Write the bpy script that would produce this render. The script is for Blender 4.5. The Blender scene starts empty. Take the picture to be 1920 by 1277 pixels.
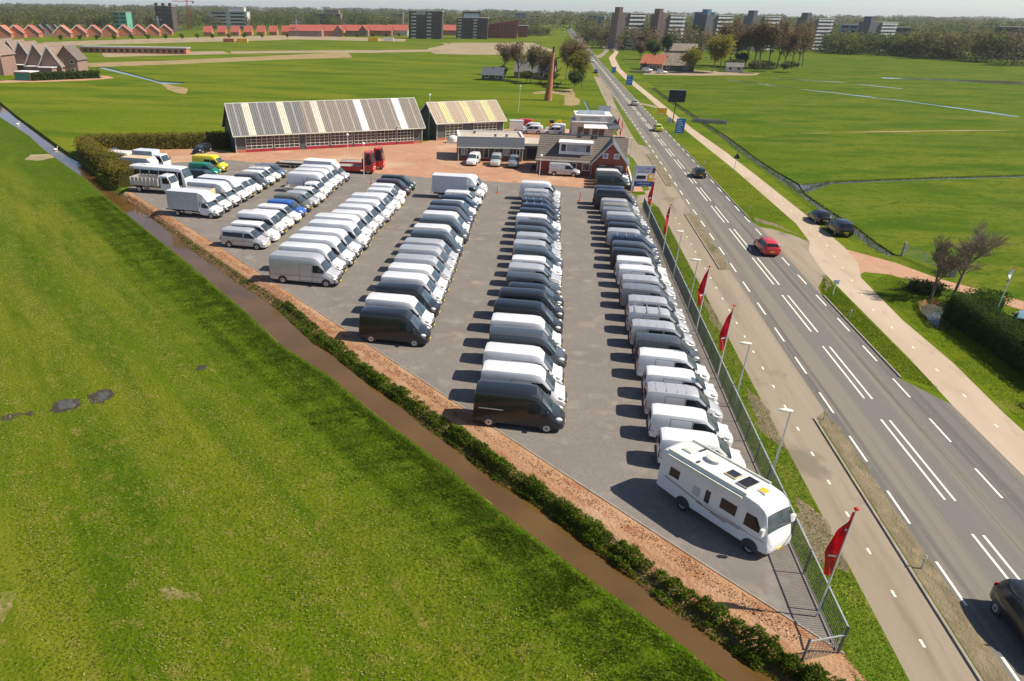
import bpy, math, random
import numpy as np
from mathutils import Vector, Matrix
from mathutils.geometry import delaunay_2d_cdt

# ------------------------------------------------------------------ camera, sky, sun, exposure
S = bpy.context.scene
COL = S.collection
R = math.radians
PI = math.pi
rnd = random.Random(7)
NP = np.random.default_rng(11)

cam = bpy.data.cameras.new("camera")
cam.sensor_width = 36.0
cam.lens = 25.586
cam.shift_x = 0.1054
cam.shift_y = 0.0535
cam.clip_start = 0.5
cam.clip_end = 20000
camo = bpy.data.objects.new("camera", cam)
COL.objects.link(camo)
def aim(o, loc, yaw, pitch, roll):
    f = Vector((math.sin(yaw) * math.cos(pitch), math.cos(yaw) * math.cos(pitch), -math.sin(pitch)))
    r = Vector((math.cos(yaw), -math.sin(yaw), 0))
    u = r.cross(f)
    r2 = r * math.cos(roll) + u * math.sin(roll)
    u2 = u * math.cos(roll) - r * math.sin(roll)
    m = Matrix((r2, u2, -f)).transposed().to_4x4()
    m.translation = loc
    o.matrix_world = m
aim(camo, Vector((0, 0, 23.38)), R(-10.08), R(27.98), R(0.80))
S.camera = camo

SUN_EL, SUN_AZ = R(48), R(88)          # azimuth measured from +Y towards +X
W = bpy.data.worlds.new("World")
S.world = W
W.use_nodes = True
nt = W.node_tree
bg = nt.nodes["Background"]
sky = nt.nodes.new("ShaderNodeTexSky")
sky.sky_type = 'NISHITA'
sky.sun_disc = False
sky.sun_elevation = SUN_EL
sky.sun_rotation = SUN_AZ
sky.air_density = 0.6
sky.dust_density = 0.45
sky.ozone_density = 1.0
nt.links.new(sky.outputs[0], bg.inputs[0])
bg.inputs[1].default_value = 0.105
sl = bpy.data.lights.new("sun", 'SUN')
sl.energy = 4.9
sl.angle = R(0.5)
sl.color = (1.0, 0.93, 0.81)
so = bpy.data.objects.new("sun", sl)
COL.objects.link(so)
so.rotation_euler = (0, R(90) - SUN_EL, R(90) - SUN_AZ)
S.view_settings.view_transform = 'Standard'
S.view_settings.look = 'None'
S.view_settings.gamma = 1
S.view_settings.exposure = 0.38
S.cycles.max_bounces = 6
S.cycles.volume_bounces = 0
S.cycles.caustics_reflective = False
S.cycles.caustics_refractive = False

# ------------------------------------------------------------------ materials
M = {}
def lin(c):
    return tuple(c) + (1,) if len(c) == 3 else c
def mat(name, col, rough=0.7, metal=0.0, var=0.12, scale=1.5, bump=0.0, bscale=20.0, coat=0.0, spec=0.5, detail=4.0, stretch=None, world=False):
    m = bpy.data.materials.new(name)
    m.use_nodes = True
    n = m.node_tree
    b = n.nodes["Principled BSDF"]
    b.inputs["Roughness"].default_value = rough
    b.inputs["Metallic"].default_value = metal
    b.inputs["Coat Weight"].default_value = coat
    b.inputs["Coat Roughness"].default_value = 0.05
    b.inputs["Specular IOR Level"].default_value = spec
    if world:
        tc = n.nodes.new("ShaderNodeNewGeometry"); out = tc.outputs["Position"]
    else:
        tc = n.nodes.new("ShaderNodeTexCoord"); out = tc.outputs["Object"]
    if stretch:
        mp = n.nodes.new("ShaderNodeMapping")
        mp.inputs["Scale"].default_value = stretch
        n.links.new(out, mp.inputs[0]); out = mp.outputs[0]
    nz = n.nodes.new("ShaderNodeTexNoise")
    nz.inputs["Scale"].default_value = scale
    nz.inputs["Detail"].default_value = detail
    n.links.new(out, nz.inputs[0])
    mx = n.nodes.new("ShaderNodeMix"); mx.data_type = 'RGBA'
    mr = n.nodes.new("ShaderNodeMapRange")
    mr.inputs[1].default_value = 0.3; mr.inputs[2].default_value = 0.7
    n.links.new(nz.outputs[0], mr.inputs[0])
    n.links.new(mr.outputs[0], mx.inputs[0])
    mx.inputs[6].default_value = lin([c * (1 - var) for c in col])
    mx.inputs[7].default_value = lin([min(1, c * (1 + var)) for c in col])
    n.links.new(mx.outputs[2], b.inputs["Base Color"])
    if bump:
        n2 = n.nodes.new("ShaderNodeTexNoise"); n2.inputs["Scale"].default_value = bscale
        n.links.new(out, n2.inputs[0])
        bp = n.nodes.new("ShaderNodeBump"); bp.inputs["Strength"].default_value = bump
        bp.inputs["Distance"].default_value = 0.05
        n.links.new(n2.outputs[0], bp.inputs["Height"])
        n.links.new(bp.outputs[0], b.inputs["Normal"])
    M[name] = m
    return m

def layered(name, layers, rough=0.95, bump=0.4, bscale=6.0, spec=0.05):
    """layers: [(colour, noise scale, lo, hi, (sx,sy,rot)), ...]; the first is the base colour"""
    m = bpy.data.materials.new(name)
    m.use_nodes = True
    n = m.node_tree
    b = n.nodes["Principled BSDF"]
    b.inputs["Roughness"].default_value = rough
    b.inputs["Specular IOR Level"].default_value = spec
    g = n.nodes.new("ShaderNodeNewGeometry")
    prev = None
    for col, sc, lo, hi, st in layers:
        if st == "ditch":          # longer grass towards the ditch: grows with x + y, broken up by noise
            dt = n.nodes.new("ShaderNodeVectorMath"); dt.operation = 'DOT_PRODUCT'; dt.inputs[1].default_value = (1, 1, 0)
            n.links.new(g.outputs["Position"], dt.inputs[0])
            nz = n.nodes.new("ShaderNodeTexNoise"); nz.inputs["Scale"].default_value = sc; nz.inputs["Detail"].default_value = 4
            n.links.new(g.outputs["Position"], nz.inputs[0])
            ma = n.nodes.new("ShaderNodeMath"); ma.operation = 'MULTIPLY_ADD'; ma.inputs[1].default_value = 14
            n.links.new(nz.outputs[0], ma.inputs[0]); n.links.new(dt.outputs["Value"], ma.inputs[2])
            mr = n.nodes.new("ShaderNodeMapRange"); mr.inputs[1].default_value = lo; mr.inputs[2].default_value = hi; mr.inputs[4].default_value = 0.85
            n.links.new(ma.outputs[0], mr.inputs[0])
            mx = n.nodes.new("ShaderNodeMix"); mx.data_type = 'RGBA'
            n.links.new(mr.outputs[0], mx.inputs[0]); n.links.new(prev, mx.inputs[6]); mx.inputs[7].default_value = lin(col)
            prev = mx.outputs[2]
            continue
        if prev is None:
            rgb = n.nodes.new("ShaderNodeRGB"); rgb.outputs[0].default_value = lin(col)
            prev = rgb.outputs[0]
            continue
        mp = n.nodes.new("ShaderNodeMapping")
        mp.inputs["Rotation"].default_value = (0, 0, R(st[2]))
        mp.inputs["Scale"].default_value = (1 / st[0], 1 / st[1], 1)
        mp.inputs["Location"].default_value = (sc * 37.1, sc * 11.3, 0)
        mp.vector_type = 'TEXTURE'
        n.links.new(g.outputs["Position"], mp.inputs[0])
        nz = n.nodes.new("ShaderNodeTexNoise")
        nz.inputs["Scale"].default_value = sc
        nz.inputs["Detail"].default_value = 5
        nz.inputs["Roughness"].default_value = 0.6
        n.links.new(mp.outputs[0], nz.inputs[0])
        mr = n.nodes.new("ShaderNodeMapRange")
        mr.inputs[1].default_value = lo; mr.inputs[2].default_value = hi
        n.links.new(nz.outputs[0], mr.inputs[0])
        mx = n.nodes.new("ShaderNodeMix"); mx.data_type = 'RGBA'
        n.links.new(mr.outputs[0], mx.inputs[0])
        n.links.new(prev, mx.inputs[6])
        mx.inputs[7].default_value = lin(col)
        prev = mx.outputs[2]
    n.links.new(prev, b.inputs["Base Color"])
    if bump:
        n2 = n.nodes.new("ShaderNodeTexNoise"); n2.inputs["Scale"].default_value = bscale; n2.inputs["Detail"].default_value = 4
        n.links.new(g.outputs["Position"], n2.inputs[0])
        bp = n.nodes.new("ShaderNodeBump"); bp.inputs["Strength"].default_value = bump; bp.inputs["Distance"].default_value = 0.12
        n.links.new(n2.outputs[0], bp.inputs["Height"])
        n.links.new(bp.outputs[0], b.inputs["Normal"])
    M[name] = m
    return m

# ground covers (base colours; the sun does the rest)
layered("meadow_near", [((0.090, 0.136, 0.003), 0, 0, 0, None),
    ((0.152, 0.168, 0.010), 0.16, 0.40, 0.60, (1, 0.10, 47)),
    ((0.052, 0.100, 0.001), 0.34, 0.46, 0.64, (1, 0.12, 43)),
    ((0.185, 0.165, 0.030), 1.4, 0.54, 0.70, (1, 0.6, 40)),
    ((0.048, 0.100, 0.0015), 0.30, 28, 37, "ditch"),
    ((0.092, 0.132, 0.004), 0.9, 0.52, 0.66, (1, 0.7, 40)),
    ((0.22, 0.18, 0.06), 6.0, 0.57, 0.67, (1, 1, 0)),
    ((0.032, 0.064, 0.001), 7.0, 0.53, 0.66, (1, 1, 0)),
    ((0.28, 0.20, 0.10), 0.13, 0.72, 0.76, (1, 0.6, 20))], bump=0.9, bscale=5)
layered("meadow_far", [((0.105, 0.148, 0.004), 0, 0, 0, None),
    ((0.150, 0.170, 0.010), 0.020, 0.42, 0.60, (0.7, 2.0, 5)),
    ((0.070, 0.118, 0.003), 0.05, 0.48, 0.62, (0.5, 1.6, 0)),
    ((0.19, 0.18, 0.04), 0.25, 0.60, 0.74, (0.4, 1.2, 0)),
    ((0.060, 0.100, 0.003), 0.9, 0.54, 0.68, (0.7, 1, 0)),
    ((0.18, 0.175, 0.035), 2.5, 0.60, 0.72, (1, 1, 0))], bump=0.6, bscale=2)
layered("meadow_right", [((0.092, 0.134, 0.004), 0, 0, 0, None),
    ((0.138, 0.155, 0.012), 0.030, 0.40, 0.60, (0.8, 1.8, 12)),
    ((0.050, 0.100, 0.002), 0.07, 0.46, 0.62, (0.8, 2.0, 10)),
    ((0.060, 0.110, 0.003), 0.45, 0.50, 0.64, (0.8, 1.2, 20)),
    ((0.150, 0.160, 0.025), 0.8, 0.58, 0.72, (0.7, 1, 0)),
    ((0.040, 0.080, 0.002), 1.8, 0.53, 0.68, (1, 1, 0))], bump=0.7, bscale=3)
layered("verge_grass", [((0.105, 0.155, 0.010), 0, 0, 0, None),
    ((0.155, 0.175, 0.025), 0.5, 0.45, 0.65, (1, 0.5, 0)),
    ((0.065, 0.115, 0.007), 1.6, 0.5, 0.68, (1, 1, 0)),
    ((0.22, 0.18, 0.08), 0.9, 0.62, 0.76, (1.5, 0.6, 0)),
    ((0.055, 0.095, 0.006), 6.0, 0.55, 0.72, (1, 1, 0))], bump=0.8, bscale=7)
layered("dry_verge", [((0.235, 0.19, 0.115), 0, 0, 0, None),
    ((0.17, 0.135, 0.08), 0.8, 0.45, 0.65, (2, 0.4, 0)),
    ((0.29, 0.23, 0.14), 2.0, 0.5, 0.7, (1, 0.6, 0)),
    ((0.10, 0.105, 0.035), 0.35, 0.58, 0.72, (1, 0.5, 0))], bump=0.7, bscale=9)
layered("sand_orange", [((0.40, 0.225, 0.12), 0, 0, 0, None),
    ((0.47, 0.30, 0.18), 0.5, 0.45, 0.65, (1, 0.4, 45)),
    ((0.30, 0.125, 0.06), 1.2, 0.50, 0.68, (1, 0.5, 45)),
    ((0.22, 0.12, 0.07), 5.0, 0.58, 0.72, (1, 1, 0))], bump=0.7, bscale=6)
layered("bank_soil", [((0.24, 0.125, 0.065), 0, 0, 0, None),
    ((0.33, 0.22, 0.13), 1.5, 0.48, 0.66, (1, 1, 0)),
    ((0.13, 0.09, 0.04), 2.5, 0.5, 0.68, (1, 1, 0)),
    ((0.08, 0.10, 0.015), 0.6, 0.52, 0.66, (1, 1, 0))], bump=1.0, bscale=5)
layered("pale_earth", [((0.36, 0.28, 0.18), 0, 0, 0, None),
    ((0.27, 0.21, 0.13), 0.06, 0.45, 0.65, (1, 2, 0)),
    ((0.22, 0.20, 0.08), 0.15, 0.55, 0.7, (1, 2, 0))], bump=0.3)
layered("reed_straw", [((0.33, 0.24, 0.12), 0, 0, 0, None),
    ((0.20, 0.17, 0.06), 0.12, 0.48, 0.68, (1, 2, 0)),
    ((0.38, 0.29, 0.16), 0.8, 0.5, 0.7, (1, 1, 0))], bump=0.8, bscale=3)
layered("dry_grass", [((0.165, 0.160, 0.035), 0, 0, 0, None), ((0.27, 0.205, 0.10), 1.6, 0.45, 0.60, (1, 1, 0)), ((0.09, 0.12, 0.006), 3.0, 0.52, 0.64, (1, 1, 0))], bump=0.6)
layered("asphalt_road", [((0.182, 0.170, 0.152), 0, 0, 0, None),
    ((0.232, 0.204, 0.160), 0.62, 0.47, 0.56, (1.0, 0.008, 0)),
    ((0.135, 0.126, 0.114), 0.95, 0.52, 0.62, (1.0, 0.008, 0)),
    ((0.150, 0.142, 0.132), 0.16, 0.58, 0.66, (1.0, 0.25, 0)),
    ((0.24, 0.22, 0.18), 3.0, 0.60, 0.74, (1, 0.3, 0)),
    ((0.165, 0.155, 0.14), 9.0, 0.55, 0.75, (1, 1, 0))], rough=0.85, bump=0.15, bscale=40)
layered("asphalt_side", [((0.300, 0.243, 0.175), 0, 0, 0, None),
    ((0.345, 0.285, 0.215), 0.35, 0.45, 0.62, (1.5, 0.06, 0)),
    ((0.235, 0.192, 0.138), 0.7, 0.52, 0.68, (1.2, 0.10, 0)),
    ((0.215, 0.180, 0.130), 0.10, 0.58, 0.63, (1.2, 0.8, 0)),
    ((0.26, 0.215, 0.16), 8.0, 0.55, 0.75, (1, 1, 0))], rough=0.9, bump=0.15, bscale=40)
layered("cycle_concrete", [((0.47, 0.365, 0.26), 0, 0, 0, None),
    ((0.53, 0.42, 0.31), 0.2, 0.45, 0.65, (1, 0.2, 0)),
    ((0.40, 0.31, 0.22), 0.9, 0.55, 0.72, (1, 0.3, 0))], rough=0.9, bump=0.1, bscale=30)
layered("red_drive", [((0.46, 0.27, 0.17), 0, 0, 0, None),
    ((0.40, 0.22, 0.13), 0.4, 0.5, 0.7, (1, 1, 0)),
    ((0.52, 0.35, 0.24), 1.2, 0.55, 0.7, (1, 1, 0))], rough=0.9, bump=0.2)
# block paving: brick joints with uneven stones, plus spilled sand
def paving(name, c1, c2, joint, stain, sc, slo, shi, bw=0.21, bh=0.105):
    m = bpy.data.materials.new(name); m.use_nodes = True
    n = m.node_tree; b = n.nodes["Principled BSDF"]
    b.inputs["Roughness"].default_value = 0.85
    b.inputs["Specular IOR Level"].default_value = 0.3
    g = n.nodes.new("ShaderNodeNewGeometry")
    br = n.nodes.new("ShaderNodeTexBrick")
    mp = n.nodes.new("ShaderNodeMapping"); mp.inputs["Rotation"].default_value = (0, 0, R(45))
    n.links.new(g.outputs["Position"], mp.inputs[0]); n.links.new(mp.outputs[0], br.inputs[0])
    br.inputs["Scale"].default_value = 1.0
    br.inputs["Brick Width"].default_value = bw
    br.inputs["Row Height"].default_value = bh
    br.inputs["Mortar Size"].default_value = 0.006
    br.inputs["Color1"].default_value = lin(c1); br.inputs["Color2"].default_value = lin(c2); br.inputs["Mortar"].default_value = lin(joint)
    prev = br.outputs[0]
    for col, s, lo, hi in ((tuple(c * 0.86 for c in c1), 0.22, 0.48, 0.66), (tuple(min(1, c * 1.18) for c in c2), 0.6, 0.55, 0.72), (stain, sc, slo, shi)):
        nz = n.nodes.new("ShaderNodeTexNoise"); nz.inputs["Scale"].default_value = s; nz.inputs["Detail"].default_value = 5
        n.links.new(g.outputs["Position"], nz.inputs[0])
        mr = n.nodes.new("ShaderNodeMapRange"); mr.inputs[1].default_value = lo; mr.inputs[2].default_value = hi; mr.inputs[4].default_value = 0.75
        n.links.new(nz.outputs[0], mr.inputs[0])
        mx = n.nodes.new("ShaderNodeMix"); mx.data_type = 'RGBA'
        n.links.new(mr.outputs[0], mx.inputs[0]); n.links.new(prev, mx.inputs[6]); mx.inputs[7].default_value = lin(col)
        prev = mx.outputs[2]
    n.links.new(prev, b.inputs["Base Color"])
    bp = n.nodes.new("ShaderNodeBump"); bp.inputs["Strength"].default_value = 0.25; bp.inputs["Distance"].default_value = 0.01
    n.links.new(br.outputs["Fac"], bp.inputs["Height"]); bp.invert = True
    n.links.new(bp.outputs[0], b.inputs["Normal"])
    M[name] = m
paving("grey_paving", (0.200, 0.174, 0.148), (0.240, 0.210, 0.179), (0.12, 0.105, 0.085), (0.36, 0.29, 0.21), 0.45, 0.62, 0.78)
paving("red_paving", (0.43, 0.225, 0.13), (0.50, 0.275, 0.165), (0.30, 0.18, 0.11), (0.52, 0.36, 0.22), 0.09, 0.52, 0.62)
mat("kerb_stone", (0.30, 0.26, 0.21), 0.9, var=0.2, bump=0.2)
mat("road_paint", (0.80, 0.77, 0.62), 0.7, var=0.12, scale=4)
# water
def water(name, col, rough=0.04):
    m = mat(name, col, rough, var=0.18, scale=0.25, world=True, bump=0.02, bscale=0.9, spec=0.5)
water("ditch_water", (0.118, 0.066, 0.019), 0.05)
water("clear_water", (0.10, 0.095, 0.085), 0.06)
# vegetation
for nm, c, v in (("blade_green", (0.090, 0.155, 0.005), .35), ("blade_yellow", (0.160, 0.165, 0.015), .3), ("blade_dark", (0.054, 0.112, 0.003), .35),
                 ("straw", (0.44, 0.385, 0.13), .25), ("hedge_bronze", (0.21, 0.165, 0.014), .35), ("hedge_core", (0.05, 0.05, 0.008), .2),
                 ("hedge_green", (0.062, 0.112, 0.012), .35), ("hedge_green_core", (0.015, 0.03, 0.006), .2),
                 ("leaf_spring", (0.18, 0.21, 0.025), .3), ("leaf_green", (0.105, 0.140, 0.025), .3), ("leaf_olive", (0.165, 0.155, 0.055), .3),
                 ("leaf_brown", (0.235, 0.155, 0.085), .3), ("leaf_grey", (0.20, 0.175, 0.115), .25), ("leaf_dark", (0.050, 0.090, 0.022), .3),
                 ("leaf_gold", (0.29, 0.25, 0.03), .3), ("weed_dry", (0.36, 0.26, 0.14), .3), ("flower_yellow", (0.75, 0.62, 0.03), .1)):
    mm = mat(nm, c, 0.75, var=v, scale=0.8, spec=0.15)
    if "core" not in nm:
        n = mm.node_tree; b = n.nodes["Principled BSDF"]; src = b.inputs["Base Color"].links[0].from_socket
        tl = n.nodes.new("ShaderNodeBsdfTranslucent"); ms = n.nodes.new("ShaderNodeMixShader"); ms.inputs[0].default_value = 0.45
        n.links.new(src, tl.inputs[0]); n.links.new(b.outputs[0], ms.inputs[1]); n.links.new(tl.outputs[0], ms.inputs[2])
        n.links.new(ms.outputs[0], n.nodes["Material Output"].inputs[0])
mat("wet_mud", (0.055, 0.043, 0.026), 0.5, var=0.3, scale=3, world=True)
mat("bark", (0.21, 0.165, 0.115), 0.95, var=0.3, scale=6, bump=0.4)
# paints
PAINT = dict(white=((0.80, 0.79, 0.77), 0), silver=((0.60, 0.585, 0.575), 0.35), grey=((0.27, 0.28, 0.29), 0.3), dark=((0.075, 0.085, 0.095), 0.2),
             black=((0.016, 0.016, 0.018), 0.1), navy=((0.03, 0.045, 0.075), 0.2), champagne=((0.42, 0.37, 0.28), 0.4), blue=((0.045, 0.14, 0.47), 0.1),
             plum=((0.075, 0.045, 0.055), 0.3), olive=((0.19, 0.18, 0.13), 0.35), bluegrey=((0.15, 0.21, 0.29), 0.35), green=((0.006, 0.20, 0.12), 0.05),
             yellow=((0.88, 0.70, 0.01), 0), red=((0.62, 0.025, 0.015), 0), darkgreen=((0.02, 0.038, 0.026), 0.1), lime=((0.55, 0.66, 0.02), 0),
             teal=((0.16, 0.30, 0.32), 0.1), cream=((0.78, 0.72, 0.55), 0), steel=((0.35, 0.35, 0.35), 0.3))
for k, (c, me) in PAINT.items():
    mat("paint_" + k, c, 0.32, metal=me, var=0.05, scale=1.2, coat=0.6)
mat("glass_dark", (0.018, 0.022, 0.026), 0.08, var=0.2, scale=1.0, spec=0.35)
mat("glass_screen", (0.055, 0.075, 0.085), 0.04, var=0.5, scale=1.4, spec=0.9)
mat("rubber", (0.022, 0.022, 0.023), 0.85)
mat("plastic_black", (0.045, 0.045, 0.048), 0.6)
mat("rim_metal", (0.50, 0.50, 0.50), 0.35, metal=0.6)
mat("lamp_clear", (0.82, 0.82, 0.78), 0.15, coat=0.5, spec=0.8)
mat("lamp_red", (0.42, 0.012, 0.012), 0.25, coat=0.4)
mat("plate_yellow", (0.85, 0.60, 0.02), 0.5)
mat("box_grey", (0.50, 0.52, 0.55), 0.55, var=0.08)
mat("box_beige", (0.62, 0.46, 0.28), 0.7)
mat("tarp_grey", (0.34, 0.32, 0.30), 0.7, var=0.12)
mat("alloy", (0.52, 0.49, 0.45), 0.45, metal=0.4)
mat("chassis", (0.03, 0.03, 0.032), 0.7)
mat("decal_brown", (0.30, 0.17, 0.13), 0.5)
mat("galvanised", (0.50, 0.53, 0.53), 0.45, metal=0.5, var=0.1)
mat("fence_grey", (0.16, 0.165, 0.165), 0.6, metal=0.3)
mat("pole_white", (0.72, 0.70, 0.66), 0.5)
mat("rubble_red", (0.36, 0.15, 0.08), 0.95, var=0.4, scale=2)
mat("rubble_pale", (0.52, 0.40, 0.28), 0.95, var=0.3, scale=2)
mat("flag_red", (0.72, 0.018, 0.045), 0.75, var=0.15, scale=2)
mat("flag_orange", (0.78, 0.09, 0.05), 0.75)
for nm in ("flag_red", "flag_orange"):
    n = M[nm].node_tree; b = n.nodes["Principled BSDF"]; src = b.inputs["Base Color"].links[0].from_socket
    tl = n.nodes.new("ShaderNodeBsdfTranslucent"); ms = n.nodes.new("ShaderNodeMixShader"); ms.inputs[0].default_value = 0.5
    n.links.new(src, tl.inputs[0]); n.links.new(b.outputs[0], ms.inputs[1]); n.links.new(tl.outputs[0], ms.inputs[2]); n.links.new(ms.outputs[0], n.nodes["Material Output"].inputs[0])
mat("print_white", (0.80, 0.78, 0.76), 0.7)
mat("post_red", (0.50, 0.06, 0.04), 0.6)
# buildings
mat("clad_dark", (0.085, 0.098, 0.095), 0.6, var=0.1, scale=0.8)
mat("clad_green", (0.055, 0.075, 0.062), 0.65, var=0.1)
mat("brick_red", (0.30, 0.085, 0.055), 0.9, var=0.25, scale=9, bump=0.3, bscale=30)
mat("brick_orange", (0.44, 0.17, 0.09), 0.9, var=0.2, scale=6)
mat("brick_brown", (0.30, 0.185, 0.145), 0.9, var=0.2, scale=2.5, bump=0.2)
mat("brick_dark", (0.085, 0.062, 0.055), 0.9, var=0.2, scale=1.5)
mat("roof_sheet", (0.235, 0.198, 0.162), 0.75, var=0.12, scale=3)
mat("roof_sheet_dark", (0.165, 0.158, 0.150), 0.75, var=0.12, scale=3)
mat("roof_tan", (0.42, 0.32, 0.225), 0.8, var=0.12, scale=3)
mat("skylight", (0.85, 0.84, 0.80), 0.35, var=0.05)
mat("skylight_yellow", (0.58, 0.54, 0.42), 0.4, var=0.08)
mat("skylight_lime", (0.58, 0.54, 0.27), 0.45, var=0.1)
mat("gutter_white", (0.74, 0.73, 0.60), 0.5)
mat("tile_dark", (0.105, 0.115, 0.13), 0.6, var=0.2, scale=3)
mat("tile_brown", (0.155, 0.125, 0.10), 0.75, var=0.25, scale=3)
mat("tile_red", (0.40, 0.10, 0.065), 0.8, var=0.18, scale=1.2)
mat("tile_orange", (0.52, 0.165, 0.085), 0.8, var=0.15, scale=1.2)
mat("thatch", (0.25, 0.20, 0.15), 0.95, var=0.2, scale=0.6)
mat("roof_gravel", (0.47, 0.40, 0.31), 0.95, var=0.12, scale=1.5)
mat("roof_brown", (0.24, 0.17, 0.13), 0.85, var=0.15, scale=0.8)
mat("trim_white", (0.78, 0.76, 0.72), 0.6, var=0.05)
mat("door_red", (0.40, 0.018, 0.045), 0.5)
mat("window_glass", (0.028, 0.035, 0.042), 0.08, var=0.3, scale=1.0, spec=0.8)
mat("window_pale", (0.32, 0.36, 0.38), 0.12, var=0.3, scale=1)
mat("concrete_pale", (0.55, 0.53, 0.50), 0.9)
mat("concrete_grey", (0.36, 0.35, 0.34), 0.9)
mat("tower_grey", (0.175, 0.17, 0.175), 0.9)
mat("tower_brown", (0.215, 0.16, 0.14), 0.9)
mat("facade_blue", (0.16, 0.26, 0.36), 0.6)
mat("facade_teal", (0.14, 0.40, 0.30), 0.6)
mat("facade_yellow", (0.62, 0.42, 0.18), 0.8)
mat("corten", (0.42, 0.165, 0.075), 0.85, var=0.25, scale=1.5, bump=0.3)
mat("iron_dark", (0.035, 0.03, 0.03), 0.7)
mat("sign_blue", (0.012, 0.17, 0.50), 0.5)
mat("sign_yellow", (0.90, 0.47, 0.01), 0.5)
mat("sign_black", (0.012, 0.012, 0.013), 0.5)
mat("sign_navy", (0.015, 0.05, 0.22), 0.5)
mat("sign_lilac", (0.55, 0.54, 0.66), 0.6)
mat("timber_grey", (0.33, 0.30, 0.25), 0.9, var=0.2)
mat("green_paint", (0.03, 0.22, 0.16), 0.5)
mat("bird_white", (0.80, 0.79, 0.75), 0.8)

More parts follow.
